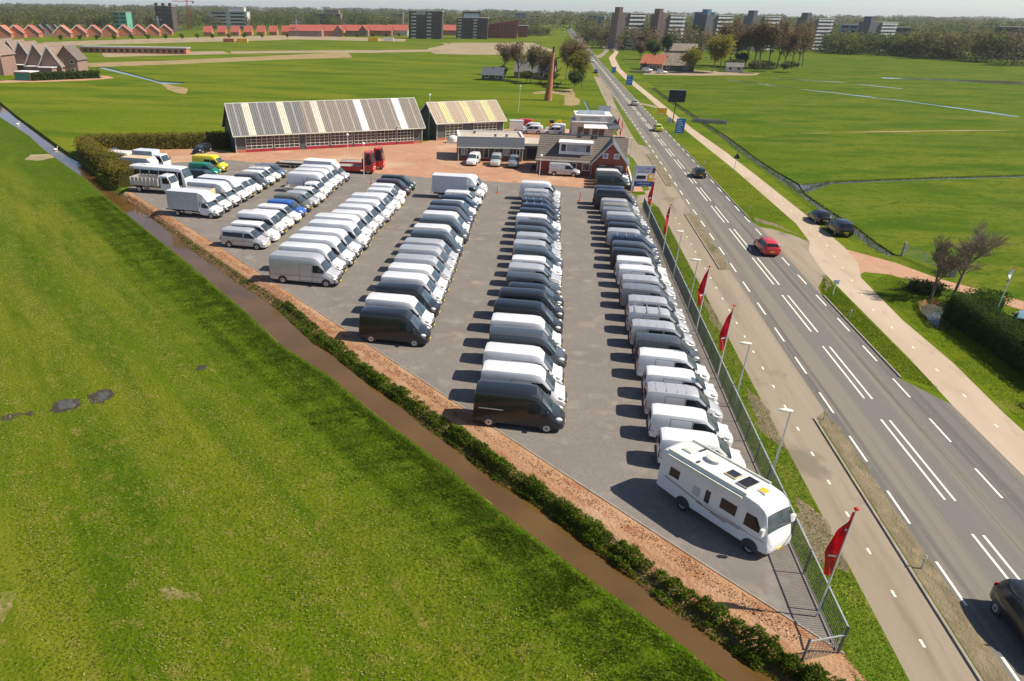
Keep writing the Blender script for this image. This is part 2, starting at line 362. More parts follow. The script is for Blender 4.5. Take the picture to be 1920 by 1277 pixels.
# ------------------------------------------------------------------ helpers
class MB:
    """collects faces; build() links them as one mesh object"""
    def __init__(s): s.v = []; s.f = []; s.m = []
    def face(s, pts, mi=0):
        i = len(s.v); s.v += [tuple(p) for p in pts]; s.f.append(tuple(range(i, i + len(pts)))); s.m.append(mi)
    def box(s, x0, x1, y0, y1, z0, z1, mi=0, rz=0.0, o=(0, 0, 0)):
        i = len(s.v); c, n = math.cos(rz), math.sin(rz)
        for z in (z0, z1):
            for x, y in ((x0, y0), (x1, y0), (x1, y1), (x0, y1)):
                s.v.append((o[0] + x * c - y * n, o[1] + x * n + y * c, o[2] + z))
        for q in ((0, 3, 2, 1), (4, 5, 6, 7), (0, 1, 5, 4), (1, 2, 6, 5), (2, 3, 7, 6), (3, 0, 4, 7)):
            s.f.append(tuple(i + k for k in q)); s.m.append(mi)
    def prism(s, poly, z0, z1, mi=0):
        n = len(poly); i = len(s.v)
        s.v += [(p[0], p[1], z0) for p in poly] + [(p[0], p[1], z1) for p in poly]
        s.f.append(tuple(i + k for k in reversed(range(n)))); s.m.append(mi)
        s.f.append(tuple(i + n + k for k in range(n))); s.m.append(mi)
        for k in range(n):
            s.f.append((i + k, i + (k + 1) % n, i + n + (k + 1) % n, i + n + k)); s.m.append(mi)
    def slab(s, pts, th, mi=0):
        """planar polygon thickened downward along its normal"""
        p = [Vector(q) for q in pts]; nn = (p[1] - p[0]).cross(p[2] - p[0]).normalized()
        n = len(p); i = len(s.v)
        s.v += [tuple(q) for q in p] + [tuple(q - nn * th) for q in p]
        s.f.append(tuple(i + k for k in range(n))); s.m.append(mi)
        s.f.append(tuple(i + n + k for k in reversed(range(n)))); s.m.append(mi)
        for k in range(n):
            s.f.append((i + k, i + n + k, i + n + (k + 1) % n, i + (k + 1) % n)); s.m.append(mi)
    def tube(s, p0, p1, r0, r1=None, n=6, mi=0, caps=True):
        r1 = r0 if r1 is None else r1
        a, b = Vector(p0), Vector(p1); d = (b - a)
        if d.length < 1e-6: return
        d.normalize(); u = d.orthogonal().normalized(); w = d.cross(u); i = len(s.v)
        for c, r in ((a, r0), (b, r1)):
            for k in range(n):
                t = 2 * PI * k / n; s.v.append(tuple(c + (u * math.cos(t) + w * math.sin(t)) * r))
        for k in range(n):
            s.f.append((i + k, i + (k + 1) % n, i + n + (k + 1) % n, i + n + k)); s.m.append(mi)
        if caps:
            s.f.append(tuple(i + k for k in reversed(range(n)))); s.m.append(mi)
            s.f.append(tuple(i + n + k for k in range(n))); s.m.append(mi)
    def ball(s, c, rx, ry=None, rz=None, nu=8, nv=5, mi=0):
        ry = ry or rx; rz = rz or rx; i = len(s.v)
        s.v.append((c[0], c[1], c[2] - rz))
        for a in range(1, nv):
            ph = -PI / 2 + PI * a / nv
            for k in range(nu):
                t = 2 * PI * k / nu
                s.v.append((c[0] + rx * math.cos(ph) * math.cos(t), c[1] + ry * math.cos(ph) * math.sin(t), c[2] + rz * math.sin(ph)))
        s.v.append((c[0], c[1], c[2] + rz)); last = len(s.v) - 1
        for k in range(nu):
            s.f.append((i, i + 1 + (k + 1) % nu, i + 1 + k)); s.m.append(mi)
            for a in range(nv - 2):
                q = i + 1 + a * nu
                s.f.append((q + k, q + (k + 1) % nu, q + nu + (k + 1) % nu, q + nu + k)); s.m.append(mi)
            q = i + 1 + (nv - 2) * nu
            s.f.append((q + k, q + (k + 1) % nu, last)); s.m.append(mi)
    def rings(s, rings, mi=0, cap0=True, cap1=True):
        n = len(rings[0]); i = len(s.v)
        for r in rings: s.v += [tuple(p) for p in r]
        for a in range(len(rings) - 1):
            for k in range(n):
                s.f.append((i + a * n + k, i + a * n + (k + 1) % n, i + (a + 1) * n + (k + 1) % n, i + (a + 1) * n + k)); s.m.append(mi)
        if cap0: s.f.append(tuple(i + k for k in reversed(range(n)))); s.m.append(mi)
        if cap1: s.f.append(tuple(i + (len(rings) - 1) * n + k for k in range(n))); s.m.append(mi)
    def grid(s, rows, mi=0):
        n = len(rows[0]); i = len(s.v)
        for r in rows: s.v += [tuple(p) for p in r]
        for a in range(len(rows) - 1):
            for k in range(n - 1):
                s.f.append((i + a * n + k, i + a * n + k + 1, i + (a + 1) * n + k + 1, i + (a + 1) * n + k)); s.m.append(mi)
    def mesh(s, name, mats, smooth=None):
        me = bpy.data.meshes.new(name)
        me.from_pydata(s.v, [], s.f)
        for m in (mats if isinstance(mats, (list, tuple)) else [mats]): me.materials.append(M[m])
        if max(s.m, default=0) > 0: me.polygons.foreach_set("material_index", s.m)
        if smooth is not None:
            me.polygons.foreach_set("use_smooth", [True] * len(me.polygons))
            me.set_sharp_from_angle(angle=R(smooth))
        me.update()
        return me
    def build(s, name, mats, parent=None, smooth=None, **kw):
        return put(name, s.mesh(name, mats, smooth), parent, **kw)

def put(name, data, parent=None, loc=None, rz=None):
    o = bpy.data.objects.new(name, data); COL.objects.link(o)
    if parent is not None: o.parent = parent
    if loc is not None: o.location = loc
    if rz is not None: o.rotation_euler = (0, 0, rz)
    return o
def tag(o, label, cat, group=None):
    o["label"] = label; o["category"] = cat
    if group: o["group"] = group
    return o
def thing(name, label, cat, loc=(0, 0, 0), rz=0.0, group=None):
    return tag(put(name, None, None, loc, rz), label, cat, group)
def struct(o): o["kind"] = "structure"; return o
def stuff(o): o["kind"] = "stuff"; return o
ORD = "first second third fourth fifth sixth seventh eighth ninth tenth eleventh twelfth thirteenth fourteenth fifteenth sixteenth seventeenth eighteenth nineteenth twentieth".split()
ORD += ["twenty-" + w for w in ORD[:9]]

def soup(name, tris, mats, mi=None, parent=None):
    """one mesh from an (n,3,3) array of triangles"""
    me = bpy.data.meshes.new(name)
    n = len(tris)
    me.vertices.add(n * 3); me.loops.add(n * 3); me.polygons.add(n)
    me.vertices.foreach_set("co", np.ascontiguousarray(tris, dtype=np.float32).ravel())
    me.loops.foreach_set("vertex_index", np.arange(n * 3, dtype=np.int32))
    me.polygons.foreach_set("loop_start", np.arange(0, n * 3, 3, dtype=np.int32))
    for m in mats: me.materials.append(M[m])
    if mi is not None: me.polygons.foreach_set("material_index", np.asarray(mi, dtype=np.int32))
    me.update(calc_edges=True)
    if name is None: return me
    return put(name, me, parent)
def leaf_tris(c, size, flat=0.0):
    """random small triangles around centres c (n,3)"""
    n = len(c)
    a = NP.normal(size=(n, 3)); a /= np.linalg.norm(a, axis=1)[:, None] + 1e-9
    b = NP.normal(size=(n, 3))
    if flat: a[:, 2] *= (1 - flat); b[:, 2] *= (1 - flat)
    b -= a * (a * b).sum(1)[:, None]; b /= np.linalg.norm(b, axis=1)[:, None] + 1e-9
    s = (size * NP.uniform(0.6, 1.4, n))[:, None]
    return np.stack([c + a * s, c - a * s * 0.5 + b * s * 0.8, c - a * s * 0.5 - b * s * 0.8], 1)
def blades(x, y, z, h, w, lean=0.5):
    n = len(x); t = NP.uniform(0, 2 * PI, n); l = NP.uniform(0, 2 * PI, n)
    base = np.stack([x, y, z], 1)
    side = np.stack([np.cos(t) * w, np.sin(t) * w, np.zeros(n)], 1)
    tip = base + np.stack([np.cos(l) * h * lean, np.sin(l) * h * lean, h], 1)
    return np.stack([base - side, base + side, tip], 1)
def in_poly(px, py, poly):
    ins = np.zeros(len(px), bool); j = len(poly) - 1
    for i in range(len(poly)):
        xi, yi = poly[i][:2]; xj, yj = poly[j][:2]
        c = ((yi > py) != (yj > py)) & (px < (xj - xi) * (py - yi) / (yj - yi + 1e-12) + xi)
        ins ^= c; j = i
    return ins
def resample(pl, n):
    p = np.array(pl, float); d = np.r_[0, np.cumsum(np.hypot(*np.diff(p, axis=0).T))]
    t = np.linspace(0, d[-1], n)
    return np.stack([np.interp(t, d, p[:, 0]), np.interp(t, d, p[:, 1])], 1)
def smooth_noise(x, y, s=1.0, k=0):
    return (np.sin(x * 1.7 * s + k) * np.cos(y * 1.3 * s - k * 2) + np.sin((x + y) * 2.9 * s + k * 3) * 0.6 + np.sin((x * 0.6 - y) * 5.3 * s + k) * 0.4) / 2
def ragged(poly, a, step):
    p = np.array([q[:2] for q in poly] + [poly[0][:2]], float); L = np.hypot(*np.diff(p, axis=0).T).sum()
    n = int(min(240, max(len(p) * 3, L / step))); q = resample(p, n)[:-1]
    t = np.roll(q, -1, 0) - np.roll(q, 1, 0); t /= np.hypot(*t.T)[:, None] + 1e-9
    j = smooth_noise(q[:, 0] / step * .35, q[:, 1] / step * .35, 1, 1) * a + NP.normal(0, a * .35, len(q))
    return [tuple(v) for v in q + np.stack([-t[:, 1], t[:, 0]], 1) * j[:, None]]
def sheet(name, poly, z, m, kind="structure", parent=None, rag=None):
    if rag: poly = ragged(poly, *rag)
    vs = [Vector(p[:2]) for p in poly]
    r = delaunay_2d_cdt(vs, [], [list(range(len(vs)))], 1, 1e-4)
    me = bpy.data.meshes.new(name)
    me.from_pydata([(v.x, v.y, z) for v in r[0]], [], [tuple(f) for f in r[2]])
    if len(me.polygons) and me.polygons[0].normal.z < 0: me.flip_normals()
    me.materials.append(M[m]); me.update()
    o = put(name, me, parent)
    if kind: o["kind"] = kind
    return o

# ------------------------------------------------------------------ ground, ditches, roads
# long ditch beside the van yard: field edge, water edge on the yard side, and the yard kerb
D_FIELD = [(-400, 440)] + [(-124.52, 159.50), (-112.66, 147.98), (-101.00, 136.54), (-88.67, 123.13), (-82.98, 117.41), (-77.00, 111.41), (-68.52, 102.96), (-59.06, 92.72), (-51.62, 84.98), (-43.28, 76.22), (-36.48, 69.17), (-29.56, 61.75), (-23.78, 55.55), (-18.77, 49.68), (-13.44, 45.14), (-10.10, 41.44), (-7.31, 38.68), (-3.43, 34.94), (-0.36, 31.51), (1.84, 29.38), (3.78, 27.43), (6.38, 25.14), (7.90, 23.63), (8.91, 22.43)] + [(13.6, 18.4), (24, 8), (60, -28)]
D_WATER = [(-395, 449)] + [(-143.26, 184.83), (-120.65, 160.62), (-100.38, 139.61), (-83.60, 122.16), (-79.20, 118.39), (-72.52, 111.13), (-66.13, 103.55), (-60.98, 97.85), (-57.16, 94.19), (-52.18, 89.57), (-48.30, 85.20), (-43.23, 79.56), (-39.52, 75.50), (-34.70, 70.54), (-31.94, 67.77), (-28.25, 63.95), (-25.19, 61.19), (-21.87, 57.80), (-16.47, 51.13), (-14.92, 49.98), (-12.84, 47.55), (-10.61, 45.13), (-8.12, 42.85), (-5.97, 40.26), (-3.50, 37.84), (-0.82, 34.75), (1.09, 33.31), (2.88, 31.42), (4.84, 29.32), (6.21, 27.92), (7.43, 26.51), (8.97, 25.02), (10.62, 23.40)] + [(15.5, 20.6), (27, 9.5), (63, -26)]
KERB = [(-57.5, 96.6), (-54.9, 94.0), (-46.9, 86.3), (-34.7, 74.3), (-25.9, 65.3), (-16.3, 55.5), (-11.0, 50.1), (-4.1, 43.0), (2.2, 36.6), (8.8, 30.0), (13.5, 25.4), (14.3, 24.6)]
# bank top on the yard side: meadow edge beyond the hedge, then the kerb, then past the fence corner
BANK = [(-394, 450.5)] + [(-144.85, 186.96), (-121.81, 162.25), (-101.23, 140.86), (-84.23, 123.14), (-79.65, 119.34)] + [(-72.93, 111.97)] + [(-66.32, 104.33), (-61.06, 98.57)] + [(-61.0, 100.2)] + KERB + [(15.0, 23.4), (18.5, 19.6), (29, 9.6), (64, -25)]
RD_L = [(35.22, 285.49), (35.10, 256.42), (36.37, 206.57), (37.23, 171.55), (37.29, 149.12), (37.48, 131.53), (37.73, 117.91), (37.84, 106.44), (38.16, 100.05), (37.87, 89.92), (38.60, 86.14)]
RD_R = [(36.01, 287.78), (36.85, 250.13), (37.81, 209.15), (38.82, 171.98), (38.70, 147.79), (39.12, 134.67), (39.93, 125.34), (38.74, 117.98), (39.03, 106.72), (39.60, 100.39), (39.36, 91.81), (39.55, 86.96)]
BR_A = [(39.93, 125.34), (45.96, 129.30), (53.18, 131.94), (64.70, 136.99), (80.17, 142.66)] + [(175, 128)]
BR_B = [(175, 126)] + [(78.88, 140.07), (63.68, 134.55), (52.37, 129.64), (45.00, 126.19), (38.74, 117.98)]
LD_A = [(-197.97, 316.38), (-176.61, 294.89), (-151.75, 270.70), (-136.12, 254.93), (-127.25, 245.24), (-121.94, 250.13)]
LD_B = [(-123.66, 253.78), (-133.57, 255.81), (-147.05, 269.87), (-172.75, 296.35), (-203.38, 325.25)]
HD_A = [(10.57, 237.85), (10.82, 215.07), (10.86, 192.05), (11.04, 184.51)]
HD_B = [(11.62, 186.52), (11.59, 194.24), (11.58, 216.52), (11.19, 238.05)]
PD = [(35.56, 71.17), (36.73, 72.28), (37.69, 71.63), (38.13, 70.88), (36.51, 68.11), (35.04, 65.03), (34.10, 64.35), (34.43, 66.38), (34.79, 68.79)]
MD = [(-2.24, 221.31), (2.14, 239.74)]
holes = {"ditch": D_FIELD + BANK[::-1], "roadside_ditch": RD_L + RD_R[::-1], "branch_ditch": BR_A + BR_B, "housing_ditch": LD_A + LD_B, "yard_ditch": HD_A + HD_B, "pond": PD}

vs, edges, polys = [], [], []
def add_loop(pts):
    i = len(vs); vs.extend(Vector(p) for p in pts); edges.extend((i + k, i + (k + 1) % len(pts)) for k in range(len(pts)))
add_loop([(-7000, -400), (7000, -400), (7000, 9000), (-7000, 9000)])
for h in holes.values(): add_loop(h)
# field borders so that the meadows get their own grass
vs += [Vector((36.6, -400)), Vector((36.6, 9000))]; edges.append((len(vs) - 2, len(vs) - 1))
r = delaunay_2d_cdt(vs, edges, [], 0, 1e-4)
P2 = np.array([(v.x, v.y) for v in r[0]])
F2 = np.array([tuple(f) for f in r[2]])
cen = P2[F2].mean(1)
keep = np.ones(len(F2), bool)
for h in holes.values(): keep &= ~in_poly(cen[:, 0], cen[:, 1], h)
F2 = F2[keep]; cen = cen[keep]
a = P2[F2]; ar = (a[:, 1, 0] - a[:, 0, 0]) * (a[:, 2, 1] - a[:, 0, 1]) - (a[:, 1, 1] - a[:, 0, 1]) * (a[:, 2, 0] - a[:, 0, 0])
F2[ar < 0] = F2[ar < 0][:, ::-1]
me = bpy.data.meshes.new("ground")
me.from_pydata([(x, y, 0) for x, y in P2], [], F2.tolist())
for m in ("meadow_near", "meadow_far", "meadow_right"): me.materials.append(M[m])
df = D_FIELD
mi = np.where(cen[:, 0] > 36.6, 2, np.where(cen[:, 0] + cen[:, 1] < 38, 0, 1))
me.polygons.foreach_set("material_index", mi.astype(np.int32)); me.update()
struct(put("ground", me))

def bank(name, pl, n, inward, width, depth, m, jag=0.15):
    """sloping bank that leaves the meadow edge and runs under water"""
    p = resample(pl, n); t = np.gradient(p, axis=0); t /= np.hypot(*t.T)[:, None]
    nrm = np.stack([-t[:, 1], t[:, 0]], 1) * inward
    rows = []
    for k, (f, z) in enumerate(((0, 0), (0.15, -0.12), (0.5, -0.45 * depth), (0.8, -0.8 * depth), (1.25, -depth))):
        j = 0 if k == 0 else NP.normal(0, jag * width * 0.4, n)
        q = p + nrm * (f * width + j)[:, None] if k else p
        rows.append([(q[i, 0], q[i, 1], z) for i in range(n)])
    b = MB(); b.grid(rows[::-1] if inward > 0 else rows)
    return struct(b.build(name, m, smooth=60))
bank("field_bank", D_FIELD, 420, 1, 0.55, 0.75, "bank_soil")
sheet("ditch_water", D_FIELD + BANK[::-1], -0.50, "ditch_water")
# yard-side bank: sand shelf from the kerb that falls to the water
n = 360
A_, B_ = resample(BANK, n), resample(D_WATER, n)
rows = []
for k in range(9):
    t = k / 8 * 1.18
    z = -0.62 * max(0, min(1, (t - 0.42) / 0.58)) ** 1.3 - (0.25 if t > 1.05 else 0)
    rows.append([(A_[i, 0] * (1 - t) + B_[i, 0] * t, A_[i, 1] * (1 - t) + B_[i, 1] * t, z - 0.004 + (0.05 * float(smooth_noise(A_[i, 0] + t * 3, A_[i, 1], 1.5)) if 0 < k < 8 else 0)) for i in range(n)])
b = MB(); b.grid(rows)
yb = b.mesh("sand_bank", ["sand_orange", "bank_soil", "verge_grass"], 60)
mi = []
for p in yb.polygons:
    c = p.center
    if c.x < -57 or c.x > 15: mi.append(2)
    else: mi.append(0 if p.index // (n - 1) < 4 + (smooth_noise(c.x * 1.0, c.y * 1.0, 0.8) > 0.2) else 1)
yb.polygons.foreach_set("material_index", mi)
struct(put("sand_bank", yb))
for nm, l, rr, mt in (("roadside_ditch", RD_L, RD_R, "clear_water"), ("branch_ditch", BR_A, BR_B[::-1], "clear_water"), ("housing_ditch", LD_A, LD_B[::-1], "clear_water"), ("yard_ditch", HD_A, HD_B[::-1], "clear_water")):
    sheet(nm + "_water", l + rr[::-1], -0.16, mt)
    bank(nm + "_bank", l, 80, -1, 0.2, 0.5, "verge_grass"); bank(nm + "_bank", rr, 80, 1, 0.2, 0.5, "verge_grass")
sheet("pond_water", PD, -0.35, "clear_water")
bank("pond_bank", PD + PD[:1], 60, -1, 0.35, 0.45, "bank_soil")

# yard and roads, each sheet a little above the one below
YARD = KERB[1:] + [(14.12, 24.6), (14.12, 105.3), (13.4, 113.1)] + [(-0.87, 114.89), (-15.76, 115.67), (-29.92, 117.32), (-42.94, 120.09), (-47.56, 120.88), (-52.65, 122.10), (-59.83, 118.24)] + [(-66.5, 112.0), (-62.0, 103.2), (-57.6, 97.0)]
sheet("yard_paving", YARD, 0.004, "grey_paving")
REDY = [(-59.83, 118.24), (-52.65, 122.10), (-47.56, 120.88), (-42.94, 120.09), (-29.92, 117.32), (-15.76, 115.67), (-0.87, 114.89)] + [(13.4, 113.1), (15.4, 113.5), (15.2, 131), (14.8, 150), (15.6, 168), (14.0, 172), (5, 176), (-9, 172), (-14, 172)] + [(-21.67, 153.10), (-23.75, 149.10), (-37.44, 139.03), (-54.73, 129.15), (-57.63, 130.70), (-66.45, 133.20), (-77.44, 124.92)] + [(-75, 121), (-66.5, 112.1)]
sheet("brick_yard", REDY, 0.008, "red_paving")
b = MB()
kp = resample(KERB[1:], 60)
for i in range(59):
    d = kp[i + 1] - kp[i]; L = np.hypot(*d); ang = math.atan2(d[1], d[0])
    b.box(0.005, L - 0.005, -0.05, 0.05, -0.1, 0.035, 0, ang, (kp[i][0], kp[i][1], 0))
struct(b.build("yard_kerb", "kerb_stone"))
Y0, Y1 = -30.0, 1500.0
sheet("side_verge", [(14.3, Y0), (16.5, Y0), (16.4, 100), (15.6, 108), (14.12, 107), (14.12, 24.7), (14.3, 24.6)], 0.004, "verge_grass")
sheet("side_road", [(16.4, Y0), (19.2, Y0), (19.2, 45), (20.25, 47), (20.25, 152), (19.0, 178), (19.4, 190), (20.1, 260), (20.0, 330), (17.6, 330), (16.6, 200), (15.6, 172), (14.8, 152), (15.2, 131), (15.4, 111.5), (14.0, 110.5), (13.8, 105.3), (15.4, 107.6), (16.2, 104), (16.4, 60)], 0.006, "asphalt_side")
sheet("strip_verge", [(15.3, 113.6), (16.3, 115.0), (16.2, 118.5), (15.3, 118.6)], 0.010, "verge_grass")
sheet("strip_verge", [(14.4, 123), (16.0, 125), (16.6, 133), (16.2, 142), (15.2, 149), (14.3, 150)], 0.010, "verge_grass")
sheet("main_road", [(20.2, Y0), (28.9, Y0), (29.1, 49.6), (27.25, 53.2), (27.2, 71.0), (27.4, 96), (27.0, 100), (26.9, 160), (26.2, 236), (25.8, 320), (25.8, 460), (26.6, 700), (27, 900), (25.4, 1400), (17.4, 1400), (17.6, 900), (19.3, 700), (20.0, 460), (20.2, 230)], 0.008, "asphalt_road")
sheet("exit_apron", [(27.2, 71.0), (27.6, 73.5), (29.6, 78), (30.6, 83), (31.6, 90.4), (30.4, 93), (28.6, 95.5), (27.35, 96.0)], 0.007, "asphalt_side")
sheet("cycle_path", [(29.1, Y0), (32.0, Y0), (32.0, 49), (32.4, 57), (32.2, 66), (32.8, 77.5), (34.2, 82.5), (34.9, 89), (35.0, 104), (34.8, 128), (34.4, 153), (33.2, 185), (32.8, 236), (31.8, 317), (32.0, 380), (35.6, 470), (43, 545), (44, 575), (38, 640), (36, 640), (41.6, 577), (40.6, 545), (32.4, 474), (29.4, 403), (29.2, 322), (30.4, 256), (30.6, 220), (31.4, 172), (32.3, 134), (32.4, 99), (31.6, 90.4), (30.4, 86.5), (29.6, 79), (29.4, 57), (29.1, 49.6)], 0.010, "cycle_concrete")
sheet("farm_lane", [(34.62, 88.32), (38.35, 83.75), (40.59, 78.91), (45.48, 73.48), (44.15, 70.83), (40.30, 75.62), (35.87, 79.39), (33.83, 79.64), (33.02, 78.58)], 0.007, "red_drive")
sheet("separator_verge", [(19.25, Y0), (20.45, Y0), (20.45, 45.0), (20.0, 46.6), (19.4, 45.8)], 0.012, "dry_verge")
for y0, y1 in ((77.0, 101.0), (118.0, 147.0)):
    sheet("separator_verge", [(19.25, y0), (20.40, y0 + 0.4), (20.40, y1 - 0.6), (19.7, y1 + 0.3), (19.25, y1 - 0.3)], 0.012, "dry_verge")
sheet("separator_verge", [(18.7, 158), (20.2, 155.5), (20.2, 230), (19.9, 252), (19.2, 235), (18.6, 175)], 0.012, "verge_grass")
for dp in ([(14.9, 30.5), (16.3, 29.8), (16.4, 34.5), (15.6, 36.2), (14.9, 34)], [(15.2, 43), (16.4, 41), (16.45, 47), (15.8, 49.5)], [(15.6, 62), (16.4, 58), (16.4, 66), (15.9, 68)], [(28.2, 73.5), (29.4, 74.8), (29.3, 77.6), (28.0, 72.4)], [(27.5, 99), (29.5, 96.4), (31.2, 93.4), (29.8, 98), (28, 101)]):
    sheet("worn_verge", dp, 0.009, "dry_verge", rag=(0.18, 0.5))
b = MB()
for y0, y1 in ((Y0, 45.5), (77.2, 100.8), (118.2, 146.8)):
    b.box(19.12, 19.24, y0, y1, -0.1, 0.09); 
struct(b.build("separator_kerb", "kerb_stone"))
b = MB(); b.box(27.26, 27.38, 53.4, 71, -0.1, 0.10); b.box(27.0, 27.12, 100, 158, -0.1, 0.10)
struct(b.build("road_kerb", "kerb_stone"))
road = bpy.data.objects["main_road"]
def dash(name, w, L):
    b = MB(); b.face([(-w / 2, 0, 0), (w / 2, 0, 0), (w / 2, L, 0), (-w / 2, L, 0)]); return b.mesh(name, "road_paint")
m9, m3, md = dash("centre_line", 0.13, 9.0), dash("edge_line", 0.13, 3.0), dash("path_dot", 0.12, 0.45)
for k in range(-3, 36):
    y = 49.38 + 12 * k
    sft = max(0, y - 230) * -0.004
    for x in (23.50, 24.02): put("centre_line", m9, road, (x + sft, y, 0.012))
for k in range(-6, 70):
    y = 52.68 + 6 * k
    put("edge_line", m3, road, (20.70 + max(0, y - 230) * -0.002, y, 0.012))
    y = 74.18 - 48 + 6 * k
    if k < 60: put("edge_line", m3, road, (26.72 - max(0, y - 160) * 0.005, y, 0.012))
sr = bpy.data.objects["side_road"]
for k in range(26):
    put("path_dot", md, sr, (17.75, 22.6 + 3.02 * k, 0.012))
cp = bpy.data.objects["cycle_path"]
for k in range(30):
    y = 30 + 4.2 * k
    x = 30.6 if y < 68 else (30.6 + (y - 68) * 0.118 if y < 94 else 33.65 - max(0, y - 128) * 0.012)
    put("path_dot", md, cp, (x, y, 0.015))
# bare earth, sand and reed patches, tracks and puddles in the fields
sheet("reed_strip", [(-206.31, 327.89), (-178.17, 359.94), (-146.92, 417.16), (-120.26, 464.65), (-103.94, 414.92), (-134.86, 382.52), (-164.48, 337.08), (-190.19, 305.63)], 0.006, "reed_straw", rag=(0.8, 5.0))
sheet("building_ground", [(-245.12, 406.82), (-211.49, 428.55), (-189.44, 445.24), (-175.56, 421.12), (-213.04, 377.67), (-221.15, 369.23)], 0.008, "pale_earth", rag=(0.8, 5.0))
sheet("sand_track", [(-186.11, 446.80), (-151.65, 469.74), (-111.02, 496.08), (-80.40, 518.13), (-76.65, 596.93), (-87.64, 632.54), (-84.48, 634.28), (-72.14, 599.30), (-74.39, 492.56), (-104.23, 465.69), (-144.44, 447.21), (-176.09, 420.88)], 0.010, "pale_earth", rag=(0.8, 5.0))
sheet("bare_plot", [(-81.50, 525.17), (-77.72, 637.99), (-15.80, 671.98), (1.66, 542.51), (-10.91, 489.41), (-41.26, 469.79), (-68.05, 469.78)], 0.008, "pale_earth", rag=(0.8, 5.0))
sheet("bare_plot", [(-344.65, 501.04), (-303.04, 617.07), (-243.16, 731.29), (-127.15, 696.43), (-116.66, 639.08), (-205.11, 636.81), (-263.63, 535.91), (-308.51, 458.54)], 0.006, "pale_earth", rag=(0.8, 5.0))
sheet("reed_patch", [(-4.73, 259.09), (2.97, 267.10), (8.36, 274.62), (8.93, 223.38), (5.09, 220.91), (5.70, 247.13), (2.11, 256.01), (-4.17, 250.58)], 0.006, "reed_straw", rag=(0.8, 5.0))
sheet("reed_strip", [(55.90, 183.24), (82.00, 194.59), (110.88, 203.89), (110.11, 202.37), (81.52, 193.35), (55.66, 182.37)], 0.006, "reed_straw", rag=(0.8, 5.0))
sheet("meadow_water", [(68.49, 336.00), (85.32, 304.16), (109.86, 267.10), (124.77, 231.60), (123.80, 229.67), (108.93, 264.67), (84.61, 301.43), (68.83, 332.47)], 0.006, "clear_water", rag=(0.8, 5.0))
sheet("meadow_water", [(89.02, 349.99), (110.33, 339.02), (127.47, 312.90), (126.65, 310.78), (109.48, 336.23), (88.89, 347.75)], 0.006, "clear_water", rag=(0.8, 5.0))
sheet("meadow_water", [(138.60, 369.02), (164.67, 367.07), (192.17, 366.01), (183.18, 348.08), (170.54, 353.49), (161.98, 360.78), (136.30, 362.58)], 0.006, "clear_water", rag=(0.8, 5.0))
sheet("sand_patch", [(-87.96, 118.26), (-85.29, 119.50), (-82.82, 116.40), (-83.91, 113.56), (-85.65, 114.64)], 0.006, "pale_earth", rag=(0.8, 5.0))
sheet("sand_patch", [(-129.85, 248.48), (-114.30, 235.97), (-107.28, 219.24), (-114.93, 226.80)], 0.006, "reed_straw", rag=(0.8, 5.0))
sheet("bare_soil", [(-15.14, 22.63), (-14.93, 22.99), (-14.46, 22.94), (-13.90, 22.63), (-13.32, 22.71), (-12.94, 22.21), (-13.70, 22.33), (-14.60, 21.98)], 0.006, "dry_grass", rag=(0.12, 0.4))
sheet("bare_soil", [(-22.02, 21.02), (-21.74, 21.15), (-21.17, 21.09), (-21.13, 20.59), (-20.82, 19.74), (-20.60, 19.10)], 0.006, "dry_grass", rag=(0.12, 0.4))
sheet("puddle", [(-30.17, 37.80), (-29.65, 38.21), (-28.83, 37.77), (-28.53, 36.94), (-29.34, 36.78)], 0.010, "clear_water", rag=(0.2, 0.3))
sheet("puddle", [(-28.21, 39.45), (-27.70, 39.80), (-27.03, 38.99), (-27.38, 38.46)], 0.010, "clear_water", rag=(0.2, 0.3))
for tp in ([(-32.46, 35.13), (-31.74, 35.70), (-30.94, 36.30), (-30.61, 35.94), (-31.43, 35.27), (-32.20, 34.76)], [(-30.16, 37.20), (-30.29, 38.23), (-29.25, 38.45), (-28.55, 37.83), (-28.39, 36.83), (-29.31, 36.49)], [(-28.52, 38.92), (-28.45, 39.72), (-27.70, 40.21), (-26.83, 39.11), (-27.06, 38.29), (-27.74, 38.15)], [(-23.57, 44.17), (-23.08, 44.73), (-22.62, 45.01), (-22.55, 44.66), (-23.16, 43.99)]):
    sheet("muddy_trench", tp, 0.006, "wet_mud", rag=(0.28, 0.3))
sheet("farm_yard", [(38.56, 347.58), (59.29, 349.25), (87.66, 362.42), (91.94, 376.29), (64.53, 382.63), (42.52, 370.98)], 0.006, "pale_earth", rag=(0.8, 5.0))
sheet("field_bridge", [(23.09, 238.79), (29.94, 223.26), (30.71, 227.33), (23.94, 243.50)], 0.011, "pale_earth")
sheet("side_lane", [(22.49, 517.26), (27.58, 494.43), (35.31, 558.48), (35.17, 616.68), (38.95, 657.70), (38.69, 567.75), (28.25, 471.85), (21.35, 463.50)], 0.006, "asphalt_side")
sheet("housing_road", [(-179.38, 233.62), (-171.04, 238.56), (-158.16, 249.50), (-155.06, 259.74), (-153.34, 260.35), (-160.63, 267.51), (-171.54, 271.28), (-170.04, 252.13), (-182.43, 243.27), (-183.11, 238.66)], 0.006, "red_drive", rag=(0.8, 5.0))

# ------------------------------------------------------------------ grass, clippings, weeds (nobody could count these)
def scatter(n, poly):
    p = np.array(poly); lo, hi = p.min(0), p.max(0)
    x = NP.uniform(lo[0], hi[0], n); y = NP.uniform(lo[1], hi[1], n)
    k = in_poly(x, y, poly); return x[k], y[k]
NEARP = [(-16, 15), (16, 15)] + D_FIELD[24:8:-1] + [(-75, 105), (-70, 80)]
tr, mm = [], []
